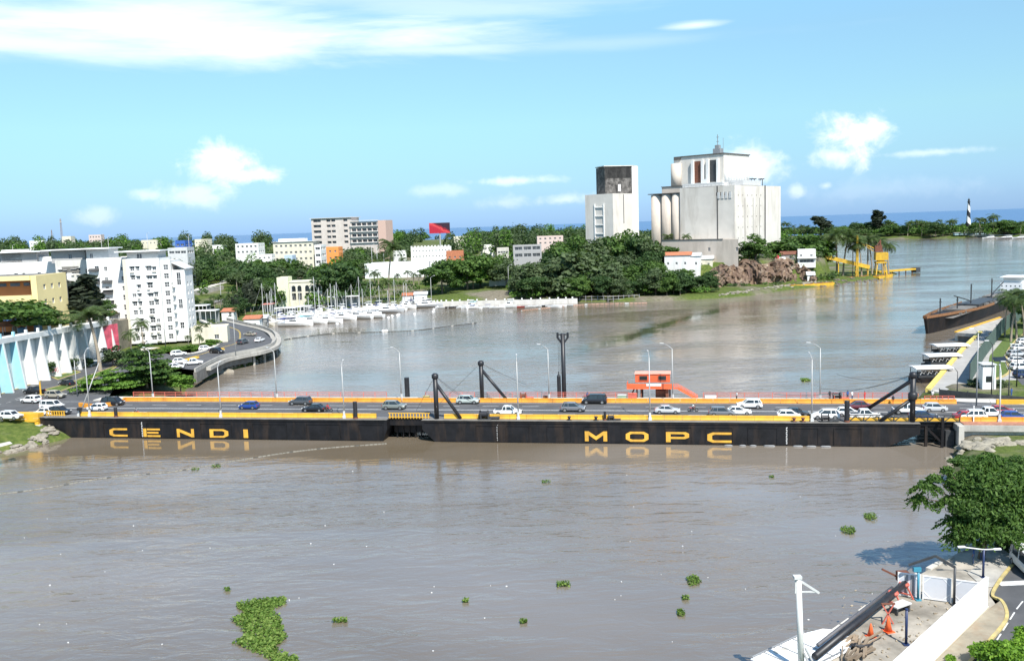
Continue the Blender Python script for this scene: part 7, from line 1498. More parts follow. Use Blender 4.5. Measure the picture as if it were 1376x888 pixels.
tree_px('casuarina', 1178, 316, 280, 'lone feathery tree above the far point grove, taller one', Y=1375, z=5, wide=2.0, i=2); tree_px('casuarina', 1103, 305, 287, 'lone feathery tree above the far point grove, left one', Y=1440, z=5, wide=2.2, i=1)
tree_px('broad_light', 840, 405, 384, 'light green shrubby tree at the water below the woods', Y=436, wide=1.4, i=1); tree_px('broad_light', 866, 404, 380, 'yellowish green tree low on the wooded shore', Y=438, wide=1.3, i=0)
for i, (px, yt, w) in enumerate(((720, 352, 1.2), (738, 345, 1.3), (757, 340, 1.4), (775, 336, 1.4), (792, 334, 1.3), (808, 342, 1.2), (700, 358, 1.0))): tree_px('broad_grey', px, 402, yt, 'large soft grey green willowy tree in the big clump above the quay end', 'willowy trees above the quay end', Y=452 + (i % 3) * 7, i=i, wide=w)
for i, (px, yt, Y) in enumerate(((742, 330, 500), (758, 318, 510), (774, 312, 505), (788, 316, 512), (802, 318, 506), (816, 316, 512), (828, 310, 506), (842, 309, 512), (855, 308, 505), (868, 316, 500), (880, 326, 496), (762, 334, 484), (786, 338, 482), (812, 340, 482), (836, 334, 484), (860, 338, 482), (882, 344, 478))): tree_px(('broad_dark', 'broad_mid', 'broad_mid', 'broad_dark', 'broad_grey')[i % 5], px, 380, yt, 'tall tree in the dense mass hiding the foot of the smaller silo', 'tall trees before the smaller silo', Y=Y, i=i, wide=.85)
for i, (px, yt) in enumerate(((905, 374), (922, 368), (938, 366), (951, 360), (915, 386), (935, 384), (889, 370), (878, 382), (899, 392), (957, 376))): tree_px('broad_dark', px, 402, yt, 'dark glossy tree on the shore left of the rock cliff', 'dark trees left of the cliff', Y=437 + (i % 4) * 5, i=i, wide=1.15)
ms = [(tree, px, yb, yt) for tree, px, yb, yt in (('broad_mid', 628, 380, 335), ('broad_mid', 645, 378, 336), ('broad_light', 636, 382, 352), ('broad_mid', 668, 376, 345), ('broad_grey', 680, 378, 348), ('broad_dark', 612, 378, 352))]
for i, (k, px, yb, yt) in enumerate(ms): tree_px(k, px, yb, yt, KL('above the grassy mound')[k], 'trees above the grassy mound', Y=490 + (i % 2) * 12, i=i, wide=1.0)
n1 = grove(MID, 690, 962, 432, 505, 58, 9, 15, KL('on the wooded shore between the quay and the cliff'), 'trees on the wooded shore', minsep=5.5)
n2 = grove(MID + ['palm'], 590, 962, 500, 640, 36, 11, 17, KL('on the slope behind the wooded shore'), 'trees on the slope behind the shore', minsep=7)
n3 = grove(MID + ['casuarina', 'palm'], 255, 600, 440, 640, 46, 8, 13, KL('between the marina and the hotel block'), 'trees behind the marina', minsep=7)
n7 = grove(['broad_mid', 'broad_grey', 'casuarina', 'broad_dark', 'palm'], 256, 352, 372, 445, 26, 5, 11, KL('between the shore road bend and the clubhouse'), 'trees by the shore road bend', minsep=4.5)
n4 = grove(['broad_mid', 'broad_dark'], 225, 420, 480, 760, 22, 12, 18, KL('in the belt right of the white flats'), 'trees right of the white flats', minsep=9)
n5 = grove(MID, 0, 255, 420, 760, 6, 14, 20, KL('behind the apartment roofs'), 'trees behind the apartment roofs', minsep=9)
n6 = grove(['palm', 'broad_mid', 'broad_dark', 'palm'], 1056, 1385, 1405, 1500, 64, 14, 23, KL('in the grove on the far point'), 'grove on the far point', minsep=6, shore=(5, 75), clear=[(1296, 262, 1306, 300)], wide=(1.0, 1.5))

# everything farther away: one mass of crowns
def woods(name, label, specs, m, seed=9):
    rng = np.random.default_rng(seed); Cs, Ns, Ss, Ks = [], [], [], []
    for (p0, p1, Ya, Yb, n, h0, h1, rad, q, s) in specs:
        px = rng.uniform(p0, p1, n); Y = Ya * (Yb / Ya) ** rng.uniform(0, 1, n) if Ya else np.array([P(q_, max(318.5, 320.5 - (q_ - 1190) * .008), 0).y for q_ in px]) + rng.uniform(6, 110, n); x = (px - 688) / F * Y; z = height(x, Y)
        for i in range(n):
            if z[i] < 1: continue
            h = rng.uniform(h0, h1); r = rad * rng.uniform(.7, 1.3); c = np.array([x[i], Y[i], z[i] + h * .55])
            if any(a < px[i] < c_ and proj((x[i], Y[i], z[i] + h))[1] < d and proj((x[i], Y[i], z[i]))[1] > b_ for a, b_, c_, d in ((418, 290, 528, 322), (790, 225, 1054, 300), (576, 298, 607, 316), (232, 321, 252, 329), (118, 314, 138, 322), (262, 321, 280, 330), (286, 329, 300, 339), (528, 337, 546, 347), (610, 317, 634, 325), (646, 329, 664, 337), (40, 323, 58, 331), (190, 322, 212, 330), (491, 353, 578, 375), (553, 330, 608, 350), (317, 326, 350, 338), (366, 322, 456, 350))): continue
            C, N = crown_pts(q, [(0, 0, 0, r, r, h * .45), (r * .5, 0, h * .1, r * .6, r * .6, h * .35), (-r * .5, r * .2, -.05 * h, r * .6, r * .6, h * .35)], rng, .35); Cs.append(C + c); Ns.append(N); Ss.append(np.full(len(C), s)); Ks.append(np.full(len(C), int(rng.integers(0, 10))))
    C, N, Sz = np.concatenate(Cs), np.concatenate(Ns), np.concatenate(Ss); me = leaf_mesh(name, quads(C, N, Sz, rng), m); [me.materials.append(q_) for q_ in (lf_dark, lf_grey, lf_light)]; me.polygons.foreach_set('material_index', np.array([0, 0, 0, 1, 2, 2, 3, 0, 2, 3])[np.concatenate(Ks)].astype(np.int32)); o = put(me, name); tag(o, label, 'woods', kind='stuff')
woods('distant_woods', 'distant green woods reaching to the horizon behind the far bank', [(-20, 255, 430, 700, 60, 13, 19, 7, 520, .6), (255, 600, 500, 700, 40, 10, 15, 6, 420, .6), (405, 545, 640, 780, 60, 7, 13, 6, 360, .65), (690, 960, 505, 640, 40, 10, 15, 6, 420, .6), (-20, 1060, 620, 1100, 520, 9, 18, 6.5, 190, .95), (-40, 1060, 1100, 2500, 900, 10, 17, 10, 130, 1.7), (-20, 800, 900, 1500, 210, 17, 26, 8, 260, 1.2), (600, 775, 680, 860, 46, 20, 29, 7.5, 420, .9)], leafmat('leaf_far_hazed', (.038, .064, .026), (.076, .118, .046), (.13, .175, .07)))  # greyer leaf colours paint a little distance haze into the far crowns
woods('far_point_undergrowth', 'low green undergrowth and shrubs filling the grove on the far point', [(1050, 1400, 0, 0, 480, 8, 15, 7, 100, 1.2)], lf_mid, 11)
woods('shore_undergrowth', 'low shrubs and weeds between the trees of the far bank', [(690, 960, 436, 520, 150, 3, 6, 4, 110, .6), (590, 900, 520, 620, 120, 4, 7, 5, 90, .8), (255, 600, 470, 620, 90, 3, 5, 3.5, 70, .6), (1062, 1126, 496, 530, 46, 2, 5, 2.6, 90, .45), (955, 1085, 500, 516, 40, 2, 4, 2.4, 80, .45), (960, 1060, 468, 484, 22, .8, 2, 1.6, 60, .35)], lf_mid, 12)

# ================================================================ RIGHT BANK: pier, ferries, ship, fence, booth
PZ = 2.5
def ppz(*pts, z=PZ): return [tuple(P(a, b, z)[:2]) for a, b in pts]
flat_sheet('pier_paving', ppz((1247, 524), (1317, 446), (1345, 452), (1345, 430), (1376, 418), (1400, 440), (1376, 470), (1376, 545), (1300, 545), (1290, 538)), PZ, mat('pier_concrete', (.36, .35, .33), .85, var=.15, scale=.25, bump=.1, stain=.3, stain_col=(.2, .19, .18)))
t = thing('pier_edge', 'yellow kerb along the edge of the pier in front of the ferries', 'kerb', (*ppz((1247, 524))[0], 0)); o0 = Vector(ppz((1247, 524))[0]); e = [Vector(q) - o0 for q in ppz((1247, 524), (1270, 497), (1295, 468), (1318, 446))]; mb = MB(); strip(mb, e, 1.0, PZ - .5, PZ + .35); mb.obj('kerb', mat('pale_yellow_kerb', (.70, .56, .14), .7, var=.12, scale=.6, stain=.3, stain_col=(.35, .3, .15)), t); mb = MB(); strip(mb, [v + Vector((.8, 0)) for v in e], 1.6, -1, PZ - .05); mb.obj('quay_face', dark_conc, t)
t = thing('upper_pier', 'second pier section with a thin yellow edge beside the black ship', 'pier', (*ppz((1284, 447))[0], 0)); o0 = Vector(ppz((1284, 447))[0]); pl = [Vector(q) - o0 for q in ppz((1284, 447), (1345, 427), (1362, 432), (1320, 452), (1308, 449))]; mb = MB(); mb.prism([tuple(v) for v in pl], 1.6, PZ + .05); mb.obj('deck', concrete, t); mb = MB(); strip(mb, [pl[0], pl[1]], .6, PZ + .06, PZ + .4); mb.obj('edge_kerb', yellow, t)
for f in (.02, .2, .45): mb = MB(); q = pl[0].lerp(pl[1], f) + Vector((1.0, .5)); mb.cbox((q.x, q.y, .3), (1.6, 1.6, 2.6)); mb.obj('pile', pale_conc, t)
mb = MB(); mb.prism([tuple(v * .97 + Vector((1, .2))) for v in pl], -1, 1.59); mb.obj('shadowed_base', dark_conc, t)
# three ferries moored stern-in
def ferry(lab, px0, py, L, z0=0):
    a = P(px0, py, 0); ang = math.atan2(-.05, 1); t = thing('passenger_ferry', lab, 'ferry', a, ang, 'ferries at the pier'); Wd = 5.0
    mb = MB(); mb.loft([[(x, -w, -.3), (x, w, -.3), (x, w * 1.05, 1.0), (x, -w * 1.05, 1.0)] for x, w in ((0, Wd * .3), (1.5, Wd * .45), (L, Wd * .5))]); mb.obj('hull', black, t)
    mb = MB(); mb.box(1.2, L - .5, -Wd * .46, Wd * .46, 1.0, 1.25); mb.obj('deck', steel_dk, t); mb = MB(); mb.loft([[(x, -Wd * .52, 3.1), (x, Wd * .52, 3.1), (x, Wd * .52, 3.25), (x, 0, 3.5), (x, -Wd * .52, 3.25)] for x in (.2, L)]); mb.obj('roof', clean_white, t)
    mb = MB(); n = int((L - 1) / 1.6)
    for y in (-Wd * .48, Wd * .48):
        mb.box(.6, L - .2, y - .04, y + .04, 2.9, 3.09)
        for k in range(n + 1): mb.beam((.8 + k * 1.6, y, 1.2), (.8 + k * 1.6, y, 3.1), .12)
        mb.box(.8, L - .3, y - .03, y + .03, 1.26, 1.75)
    mb.obj('side_frame', steel_dk, t); mb = MB()
    for k in range(n):      # pale curved braces between the posts
        x = .8 + k * 1.6; mb.tube([(x + .25, -Wd * .5, 1.9), (x + .55, -Wd * .5, 2.5), (x + 1.1, -Wd * .5, 2.1), (x + 1.35, -Wd * .5, 2.75)], .09, 5)
    mb.obj('life_ring_row', pale_grey, t)
ferry('white roofed ferry at the pier, nearest the bridge', 1224, 512.5, 8.4); ferry('white roofed ferry at the pier, middle of three', 1241, 494.5, 8.2); ferry('white roofed ferry at the pier, farthest from the bridge', 1252.5, 480, 8.6)
# black cargo ship along the far pier
a = P(1258, 449, 0); b_ = P(1372, 402, 0); a = Vector((a.x, a.y + 4, 0)); t = thing('cargo_ship', 'black hulled cargo ship with a rust orange band moored along the pier', 'ship', (a + b_) / 2, math.atan2(b_.y - a.y, b_.x - a.x) + math.pi); L = (b_ - a).length + 6; 
secs = []
for k in range(12):
    f = k / 11; x = L / 2 - L * f; w = 5.2 * min(1, .08 + (f * 2.9) ** .7) * (1 if f < .9 else .9); zt = 5.0 - 1.0 * min(1, f * 3.2); secs.append([(x + max(0, .12 - f) * 22, -w, zt), (x + max(0, .12 - f) * 8, -w * .92, 1.5), (x, -w * .75, -.8), (x, w * .75, -.8), (x + max(0, .12 - f) * 8, w * .92, 1.5), (x + max(0, .12 - f) * 22, w, zt)])
mb = MB(); mb.loft(secs); mb.obj('hull', black, t); mb = MB()
for s_ in (0, 5):
    for k in range(5):
        p, q = Vector(secs[k][s_]), Vector(secs[k + 1][s_]); o = Vector((0, -.15 if s_ == 0 else .15, 0)); mb.add([p + o, q + o, q + o + Vector((0, 0, .9)), p + o + Vector((0, 0, .9))], [(0, 1, 2, 3) if s_ == 0 else (3, 2, 1, 0)])
p, q = Vector(secs[0][0]), Vector(secs[0][5]); mb.add([p + Vector((.3, -.15, 0)), q + Vector((.3, .15, 0)), q + Vector((.3, .15, .9)), p + Vector((.3, -.15, .9))], [(0, 1, 2, 3), (3, 2, 1, 0)]); mb.obj('bulwark_band', mat('rust_orange_band', (.24, .115, .05), .8, var=.3), t)
for k in range(5): mb = MB(); x = -L * .33 + k * L * .125; mb.box(x, x + L * .1, -3.4, 3.4, 4.01, 4.9 + .3 * (k % 2)); mb.obj('hatch_cover', (steel_dk, dark_conc, steel_dk)[k % 3], t)
mb = MB(); mb.box(-L * .34, L * .42, -4.6, 4.6, 3.99, 4.03); [mb.cbox((random.uniform(-L * .3, L * .4), random.choice((-4.0, 4.0)), 4.4), (random.uniform(.6, 2), .8, random.uniform(.5, 1.4))) for _ in range(22)]; mb.obj('deck_gear', dark_conc, t); mb = MB(); mb.box(-L * .44, -L * .34, -4, 4, 4.0, 8.0); mb.box(-L * .43, -L * .36, -3.5, 3.5, 8.0, 10.2); mb.box(-L * .435, -L * .34, -4.3, 4.3, 10.2, 10.5); mb.obj('superstructure', clean_white, t)
mb = MB()
for zz in (5, 6.6): 
    for k in range(5): mb.box(-L * .34 + .005, -L * .34 + .05, -3.6 + k * 1.6, -3.2 + k * 1.6, zz, zz + .5)
mb.obj('window', glass, t); mb = MB()
for x, hh in ((L * .40, 10), (L * .12, 12), (-L * .1, 12), (L * .25, 9)): mb.beam((x, 0, 4.4), (x, 0, hh), .35); mb.beam((x - 1, 0, hh - 1.2), (x + 1, 0, hh - 1.2), .25)
mb.beam((L * .12, 0, 6), (L * .28, 0, 9.5), .3); mb.beam((-L * .1, 0, 6), (-L * .24, 0, 9.5), .3); mb.obj('mast', steel_dk, t)
# tall green mesh fence along the pier and the road
grn = mat('green_mesh_panel', (.075, .12, .10), .8, var=.2, scale=1)
def fence_run(lab, pts, h, z, m=grn):
    w = [Vector(q) for q in ppz(*pts, z=z)]; t = thing('mesh_fence', lab, 'fence', (w[0].x, w[0].y, z), 0, 'dark green fences on the pier'); o0 = w[0]; mb = MB(); strip(mb, [v - o0 for v in w], .08, .1, h); mb.obj('mesh_panel', m, t)
    for a_, b2 in zip(w, w[1:]):
        n = max(1, int((b2 - a_).length / 3.2))
        for k in range(n): p = a_.lerp(b2, k / n) - o0; mb = MB(); mb.beam((p.x, p.y, 0), (p.x, p.y, h + .2), .12); mb.obj('post', steel_dk, t)
fence_run('tall dark green mesh fence running up the pier beside the road', [(1303, 516), (1322, 482), (1345, 450), (1362, 436), (1380, 424)], 4.2, PZ); fence_run('low dark fence between the pier and the bridge road', [(1262, 537), (1300, 541), (1340, 545), (1390, 549)], 2.0, PZ + .2, steel_dk)
flat_sheet('right_bank_lawn', ppz((1325, 508), (1330, 478), (1352, 452), (1376, 436), (1392, 440), (1358, 464), (1348, 480), (1355, 500), (1340, 508)), PZ + .06, mat('lawn_grass', (.085, .13, .025)))
flat_sheet('right_bank_road', ppz((1376, 520), (1362, 505), (1358, 480), (1370, 462), (1392, 448), (1450, 470), (1440, 530)), PZ + .05, asphalt)
kb = smooth_path(ppz((1392, 440), (1372, 452), (1357, 468), (1352, 482), (1357, 497), (1350, 505), (1330, 512)), 6); mb = MB(); strip(mb, kb, .5, PZ - .2, PZ + .2); tag(mb.obj('road_kerb', kerb_y), kind='structure')
for i, (px, py, c) in enumerate(((1369, 470, 'white'), (1366, 479, 'silver'), (1367, 488, 'white'), (1371, 497, 'white'), (1376, 462, 'white'), (1377, 507, 'navy'))): car('suv' if i % 2 else 'hatch', c, px, py, ('white car in the parked row behind the green fence, second from the far end', 'silver car in the parked row behind the green fence', 'white car in the middle of the parked row behind the green fence', 'white car in the parked row, next to the dark one', 'white car at the far end of the parked row at the right edge', 'dark blue car at the near end of the parked row at the right edge')[i], R(5), PZ + .06, g='cars parked behind the pier fence')
p = P(1328, 524, PZ); t = thing('guard_booth', 'small white guard booth with a dark window by the pier fence', 'booth', p, R(-8)); mb = MB(); mb.box(-1.1, 1.0, 0, 2.4, 0, 4.6); mb.box(1.0, 1.25, -.2, 2.6, 0, 5.0); mb.obj('wall', clean_white, t); mb = MB(); mb.box(-1.3, 1.4, -.3, 2.7, 5.01, 5.2); mb.obj('roof', pale_grey, t); mb = MB(); mb.box(-.5, .6, -.05, -.005, 1.6, 2.8); mb.obj('window', glass, t); mb = MB(); mb.box(.7, 1.4, -.04, -.006, .05, 2.3); mb.obj('door', pale_grey, t)
for px, yb, yt, lab, m, z in ((1312, 545, 448, 'tall pale pole at the pier corner', galv, DZ), (1332, 537, 464, 'slender pole beside the guard booth', steel_dk, PZ), (1355, 545, 492, 'dark pole on the low fence line right of the booth', steel_dk, PZ), (1366, 520, 468, 'dark pole beside the parked row', steel_dk, PZ), (1286, 535, 500, 'short dark pole near the corner of the red railing', steel_dk, PZ)):
    g = P(px, yb, z); lamp_post(lab, g, PY(px, yt, g.y).z - z, .8, R(170), m=m, r=.13, group='poles on the right bank', foot=False)
p = P(1343, 512, PZ); t = thing('solar_panel_post', 'dark solar panel on a pole over the small lawn', 'solar panel', p); mb = MB(); mb.beam((0, 0, 0), (0, 0, 4.5), .15); mb.obj('post', galv, t); mb = MB(); mb.add([(-1.4, -.5, 4.3), (1.4, -.5, 4.3), (1.4, .6, 5.0), (-1.4, .6, 5.0), (-1.4, -.5, 4.22), (1.4, -.5, 4.22), (1.4, .6, 4.92), (-1.4, .6, 4.92)], [(0, 1, 2, 3), (7, 6, 5, 4), (0, 4, 5, 1), (3, 2, 6, 7)]); mb.obj('panel', glass, t)
for i, (px, yb, yt) in enumerate(((1358, 460, 402), (1366, 456, 398), (1376, 452, 396), (1350, 452, 404), (1384, 458, 400))): tree_px('palm', px, yb, yt, 'royal palm in the row beside the pier road at the right edge', 'palms beside the pier road', z=PZ, i=i, wide=1.25)
for i, (px, yb, yt) in enumerate(((1366, 425, 393), (1380, 428, 390), (1392, 440, 392))): tree_px('broad_mid', px, yb, yt, 'green tree crowding behind the pier palms', 'trees behind the pier palms', z=PZ, i=i, wide=1.1)
for i, (px, yb) in enumerate(((1308, 521), (1316, 519), (1340, 520), (1346, 521))): tree_px('broad_grey', px, yb, yb - 9, 'small bush at the foot of the pier fence', 'bushes at the pier fence', z=PZ, i=i, wide=1.3)
mb = MB(); strip(mb, [Vector(v) for v in ppz((1255, 528), (1295, 533), (1340, 537), (1400, 541))], 1.2, 1.2, PZ + .5); o = mb.obj('pier_parapet', pale_conc); tag(o, 'pale concrete parapet at the near end of the pier', 'parapet')
mb = MB(); strip(mb, [Vector(v) for v in ppz((1283, 548), (1330, 550), (1400, 554))], 3, 2, DZ + .02); tag(mb.obj('right_bank_pavement', pale_conc), kind='structure')
tag(mb and flat_sheet('right_bank_apron', [tuple(B(sR_ - .5, 15.6)[:2]), tuple(B(sR_ + 62, 15.6)[:2]), tuple(B(sR_ + 62, 20.5)[:2]), tuple(B(sR_ - .5, 19)[:2])], DZ - .01, asphalt), kind='structure')
t = thing('road_barrier', 'yellow barrier at the far side of the right bank road, at the picture edge', 'barrier', B(sx(1376, 15.8, DZ), 15.8, DZ), BA, 'yellow road barriers along the bridge'); mb = MB(); mb.box(-4.5, 20, -.2, .2, 0, .8); mb.obj('concrete_run', yellow, t)
tag(put(person_mesh('stand', 'blue', 'blue'), 'person', None, P(1359, 533, PZ), .4), 'person in bright blue behind the low dark fence right of the booth', 'person')

# ================================================================ NEAR RIGHT: quay yard, white wall, street, tree
QZ = 2.2
quay = ppz((985, 905), (1020, 888), (1120, 838 + 12), (1200, 792), (1290, 741), (1340, 712), (1400, 720), (1420, 760), (1385, 905), z=QZ)
yard = mat('yard_concrete', (.36, .325, .27), .85, var=.38, scale=.30, bump=.3, stain=.9, stain_col=(.13, .115, .09))
flat_sheet('quay_yard', quay, QZ, yard)
t = thing('quay_edge', 'broken pale coping along the river edge of the near quay', 'quay wall', (*quay[1], 0)); o0 = Vector(quay[1]); e = [Vector(v) - o0 for v in quay[1:6]]; mb = MB(); strip(mb, [v + Vector((.35, -.2)) for v in e], .7, -1.5, QZ - .02); mb.obj('wall', dark_conc, t)
for i in range(len(e) - 1):
    n = max(1, int((e[i + 1] - e[i]).length / 1.6))
    for k in range(n):
        if random.random() < .25: continue
        p, q = e[i].lerp(e[i + 1], k / n), e[i].lerp(e[i + 1], (k + .85) / n); mb = MB(); strip(mb, [p, q], .5, QZ - .25, QZ + .12 + random.uniform(0, .12)); mb.obj('coping_block', pale_conc, t)
# street, pavement, kerb
SZ = QZ + .02
street = ppz((1396, 700), (1372, 735), (1352, 762), (1338, 790), (1330, 800), (1350, 812), (1352, 830), (1340, 850), (1305, 888), (1280, 912), (1430, 912), (1450, 740), z=SZ); flat_sheet('near_street', street, SZ, asphalt)
walk = ppz((1216, 915), (1254, 888), (1328, 818), (1345, 806), (1351, 816), (1351, 832), (1338, 850), (1303, 888), (1276, 915), z=SZ + .12); flat_sheet('street_pavement', walk, SZ + .13, mat('pavement_stained', (.27, .235, .175), .85, var=.25, scale=.5, bump=.2, stain=.7, stain_col=(.22, .12, .055)))
kp = smooth_path(ppz((1376, 742), (1352, 768), (1338, 788), (1334, 800), (1345, 806), (1352, 818), (1352, 832), (1338, 851), (1303, 889), (1276, 916), z=SZ + .1), 6); t = thing('street_kerb', 'faded yellow kerb curving round the near pavement', 'kerb', (kp[0].x, kp[0].y, SZ)); mb = MB(); strip(mb, [v - kp[0] for v in kp], .28, -.2, .18); mb.obj('kerb', kerb_y, t)
flat_sheet('riverside_walk', ppz((1300, 770), (1340, 738), (1366, 712), (1396, 700), (1376, 742), (1352, 768), (1338, 788), (1322, 790), z=SZ), SZ + .05, concrete)
mb = MB(); a_, b2 = P(1345, 815, SZ), P(1376, 775, SZ)
for (p0, p1) in (((1338, 862), (1366, 818)), ((1366, 818), (1400, 775))): dash(mb, P(*p0, SZ), P(*p1, SZ), SZ + .008, .12, 3, .3)
dash(mb, P(1342, 784, SZ), P(1392, 782, SZ), SZ + .008, 1.0)
tag(mb.obj('street_markings', paint_w), kind='structure')
# long white wall
w0, w1 = P(1238, 905, SZ), P(1327, 817, SZ); d = (w1 - w0); L = d.length; t = thing('white_hoarding', 'long bright white wall separating the quay yard from the pavement', 'wall', w0, math.atan2(d.y, d.x)); Hw = PY(1326, 776, w1.y).z - SZ
mb = MB(); mb.box(-6, L, 0, .18, 0, Hw); mb.obj('wall_panel', mat('bright_white', (.86, .86, .85), .5, var=.02, scale=.4), t); mb = MB(); mb.box(-6, L, -.05, .23, Hw + .001, Hw + .07); mb.obj('coping', clean_white, t); mb = MB(); mb.box(-6, L + .05, -.10, -.002, 0, .22); mb.obj('plinth', cream, t)
# white sheet fence across the yard
f0, f1 = P(1206, 800, QZ), w1.copy(); f0.z = f1.z = QZ; f1 = f1 + Vector((-.1, .2, 0)); d = f1 - f0; L = d.length; hh = PY(1206, 768, f0.y).z - QZ; t = thing('sheet_metal_gate', 'white sheet metal fence with framed gates across the quay yard', 'gate', f0, math.atan2(d.y, d.x))
whsheet = mat('white_sheet', (.62, .63, .66), .5, var=.05, scale=.6)
for k, (x0, x1) in enumerate(((0, L * .27), (L * .29, L * .62), (L * .64, L))):
    mb = MB(); mb.box(x0 + .05, x1 - .05, -.02, .02, .15, hh - .05); mb.obj('sheet_panel', whsheet, t); mb = MB()
    for q in ((x0, x0 + .10, .0, hh), (x1 - .10, x1, 0, hh)): mb.box(q[0], q[1], -.06, .06, q[2], q[3])
    mb.box(x0 + .1, x1 - .1, -.055, .055, hh - .12, hh - .02); mb.box(x0 + .1, x1 - .1, -.055, .055, .1, .2)
    for xx, zz, sx1, sz1 in ((x0 + .1, hh - .12, 1, -1), (x1 - .1, hh - .12, -1, -1), (x0 + .1, .2, 1, 1), (x1 - .1, .2, -1, 1)): mb.beam((xx, 0, zz + sz1 * .6), (xx + sx1 * .6, 0, zz), .08)
    mb.obj('gate_frame', clean_white, t)
for k in range(2): mb = MB(); x = L * (.08 + k * .07); mb.box(x, x + .3, -.045, -.021, .2, hh - .1); mb.obj('grey_stripe', grey, t)
for px, yb, yt, m, lab, tw in ((1233.5, 806, 766, teal, 'teal blue lamp pole at the sheet metal gate', .5), (1282, 813, 762, steel_dk, 'dark pole with a slanting arm inside the yard', 2.2), (1217.5, 866, 819, navy, 'short dark navy pole in the middle of the yard', 0), (1321, 776, 738, navy, 'dark navy street lamp with two arms by the wall end', 1.4)):
    g = P(px, yb, QZ); hgt = PY(px, yt, g.y).z - QZ; t = thing('yard_pole', lab, 'pole', g, R(0), 'dark poles in the quay yard'); mb = MB(); mb.tube([(0, 0, 0), (0, 0, hgt)], .11, 10); mb.obj('post', m, t, True); mb = MB(); mb.cbox((0, 0, .05), (.5, .5, .1)); mb.obj('base_plate', m, t); mb = MB()
    if tw == .5: mb.cbox((-.15, 0, hgt + .1), (.7, .3, .4))
    elif tw == 2.2: mb.beam((0, 0, hgt), (-1.5, .6, hgt + .9), .22); mb.beam((-1.5, .6, hgt + .9), (-3.6, 1.4, hgt - .2), .2)
    elif tw == 1.4: mb.beam((0, 0, hgt), (-2.2, 0, hgt + .35), .08); mb.beam((0, 0, hgt), (1.3, 0, hgt), .08); mb.cbox((-2.2, 0, hgt + .35), (.7, .25, .12)); mb.cbox((1.3, 0, hgt), (.7, .25, .12))
    else: mb.lathe([(.13, hgt), (.13, hgt + .1)], 10)
    mb.obj('pole_head', clean_white if tw == 1.4 else m, t)
# black pipe / boom on the ground
a_, b2 = P(1095, 896, QZ), P(1222, 796, QZ); a_.z += .9; b2.z += 1.3; t = thing('dredge_pipe', 'long black pipe lying on red trestles across the quay yard', 'pipe', a_); d = b2 - a_; mb = MB(); mb.tube([(0, 0, 0), tuple(d)], .30, 14); mb.obj('pipe', blackp, t, True); mb = MB(); mb.tube([tuple(d * .12 + Vector((-.7, .4, -.1))), tuple(d * .9 + Vector((-.7, .4, -.3)))], .16, 10); mb.obj('hose', mat('grey_hose', (.10, .10, .11), .6), t, True)
for f in (.93, .80): mb = MB(); c = d * f; n_ = Vector((-d.y, d.x, 0)).normalized(); [mb.beam(c + n_ * s_ * .2, c + n_ * s_ * .9 + Vector((0, 0, -c.z - .95)), .12) for s_ in (-1, 1)]; mb.beam(c + n_ * .6 + Vector((0, 0, -.9)), c - n_ * .6 + Vector((0, 0, -.9)), .1); mb.lathe([(.42, -.15), (.5, 0), (.42, .15)], 12, tuple(c)); mb.obj('trestle', red_rail, t)
mb = MB(); c = d * .97; mb.beam(c, c + Vector((-2.2, .5, 1.1)), .16); mb.cbox(tuple(c + Vector((-.3, .3, .4))), (1.0, .8, .9)); mb.obj('coupling', rust, t)
# cones, stand, drum
def cone(px, py, s, lab):
    g = P(px, py, QZ); t = thing('traffic_cone', lab, 'traffic cone', g, .3, 'orange cones in the yard'); t.scale = (s,) * 3; mb = MB(); mb.lathe([(.26, .05), (.06, 1.0), (.04, 1.02)], 16); mb.obj('cone', coneor, t, True); mb = MB(); mb.cbox((0, 0, .03), (.62, .62, .06)); mb.obj('base', coneor, t); mb = MB(); mb.lathe([(.195, .35), (.15, .55)], 16, (0, 0, .0)); mb.obj('white_band', clean_white, t, True)
cone(1170, 855, 1.15, 'smaller orange traffic cone alone in the yard'); cone(1193.5, 848, 1.3, 'taller orange cone under the red trestle in the yard')
g = P(1193, 838, QZ); t = thing('steel_trestle', 'crossed rust red trestle standing behind the taller cone', 'trestle', g); mb = MB(); mb.beam((-.5, 0, 0), (.5, 0, 1.8), .1); mb.beam((.5, 0, 0), (-.5, 0, 1.8), .1); mb.obj('legs_cross', red_rail, t); mb = MB(); mb.beam((-.6, 0, 1.85), (.6, 0, 1.85), .14); mb.obj('top_bar', rust, t)
g = P(1209, 822, QZ); t = thing('loading_table', 'low dark table with a pale top beside the pipe', 'table', g, .5); mb = MB(); mb.cbox((0, 0, .75), (2.0, 1.0, .12)); mb.obj('top', pale_grey, t)
for x in (-.8, .8): mb = MB(); mb.cbox((x, 0, .35), (.2, .8, .68)); mb.obj('leg', steel_dk, t)
mb = MB(); rg = random.Random(4)
for k in range(26): g = P(rg.uniform(1128, 1165), rg.uniform(862, 892), QZ); a2 = rg.uniform(0.5, 1.2); l_ = rg.uniform(.8, 2.6); mb.beam((g.x, g.y, QZ + .1 + rg.uniform(0, .4)), (g.x + l_ * math.cos(a2), g.y + l_ * math.sin(a2), QZ + .1 + rg.uniform(0, .5)), rg.uniform(.08, .22))
o = mb.obj('scrap_timber', mat('scrap_brown', (.26, .20, .14), .9, var=.4, scale=.4)); tag(o, 'heap of scrap boards beside the black pipe', 'scrap', kind='stuff')
mb = MB()
for k in range(9): a2 = k * .5; c = P(1157, 872, QZ); mb.tube([(c.x + (.5 + .06 * k) * math.cos(a2 + u), c.y + .45 * math.sin(a2 + u), QZ + .15 + k * .05) for u in (0, .8, 1.6, 2.4)], .07, 6)
o = mb.obj('hose_coil', blackp); tag(o, 'tangled black hose coil beside the scrap boards', 'hose')
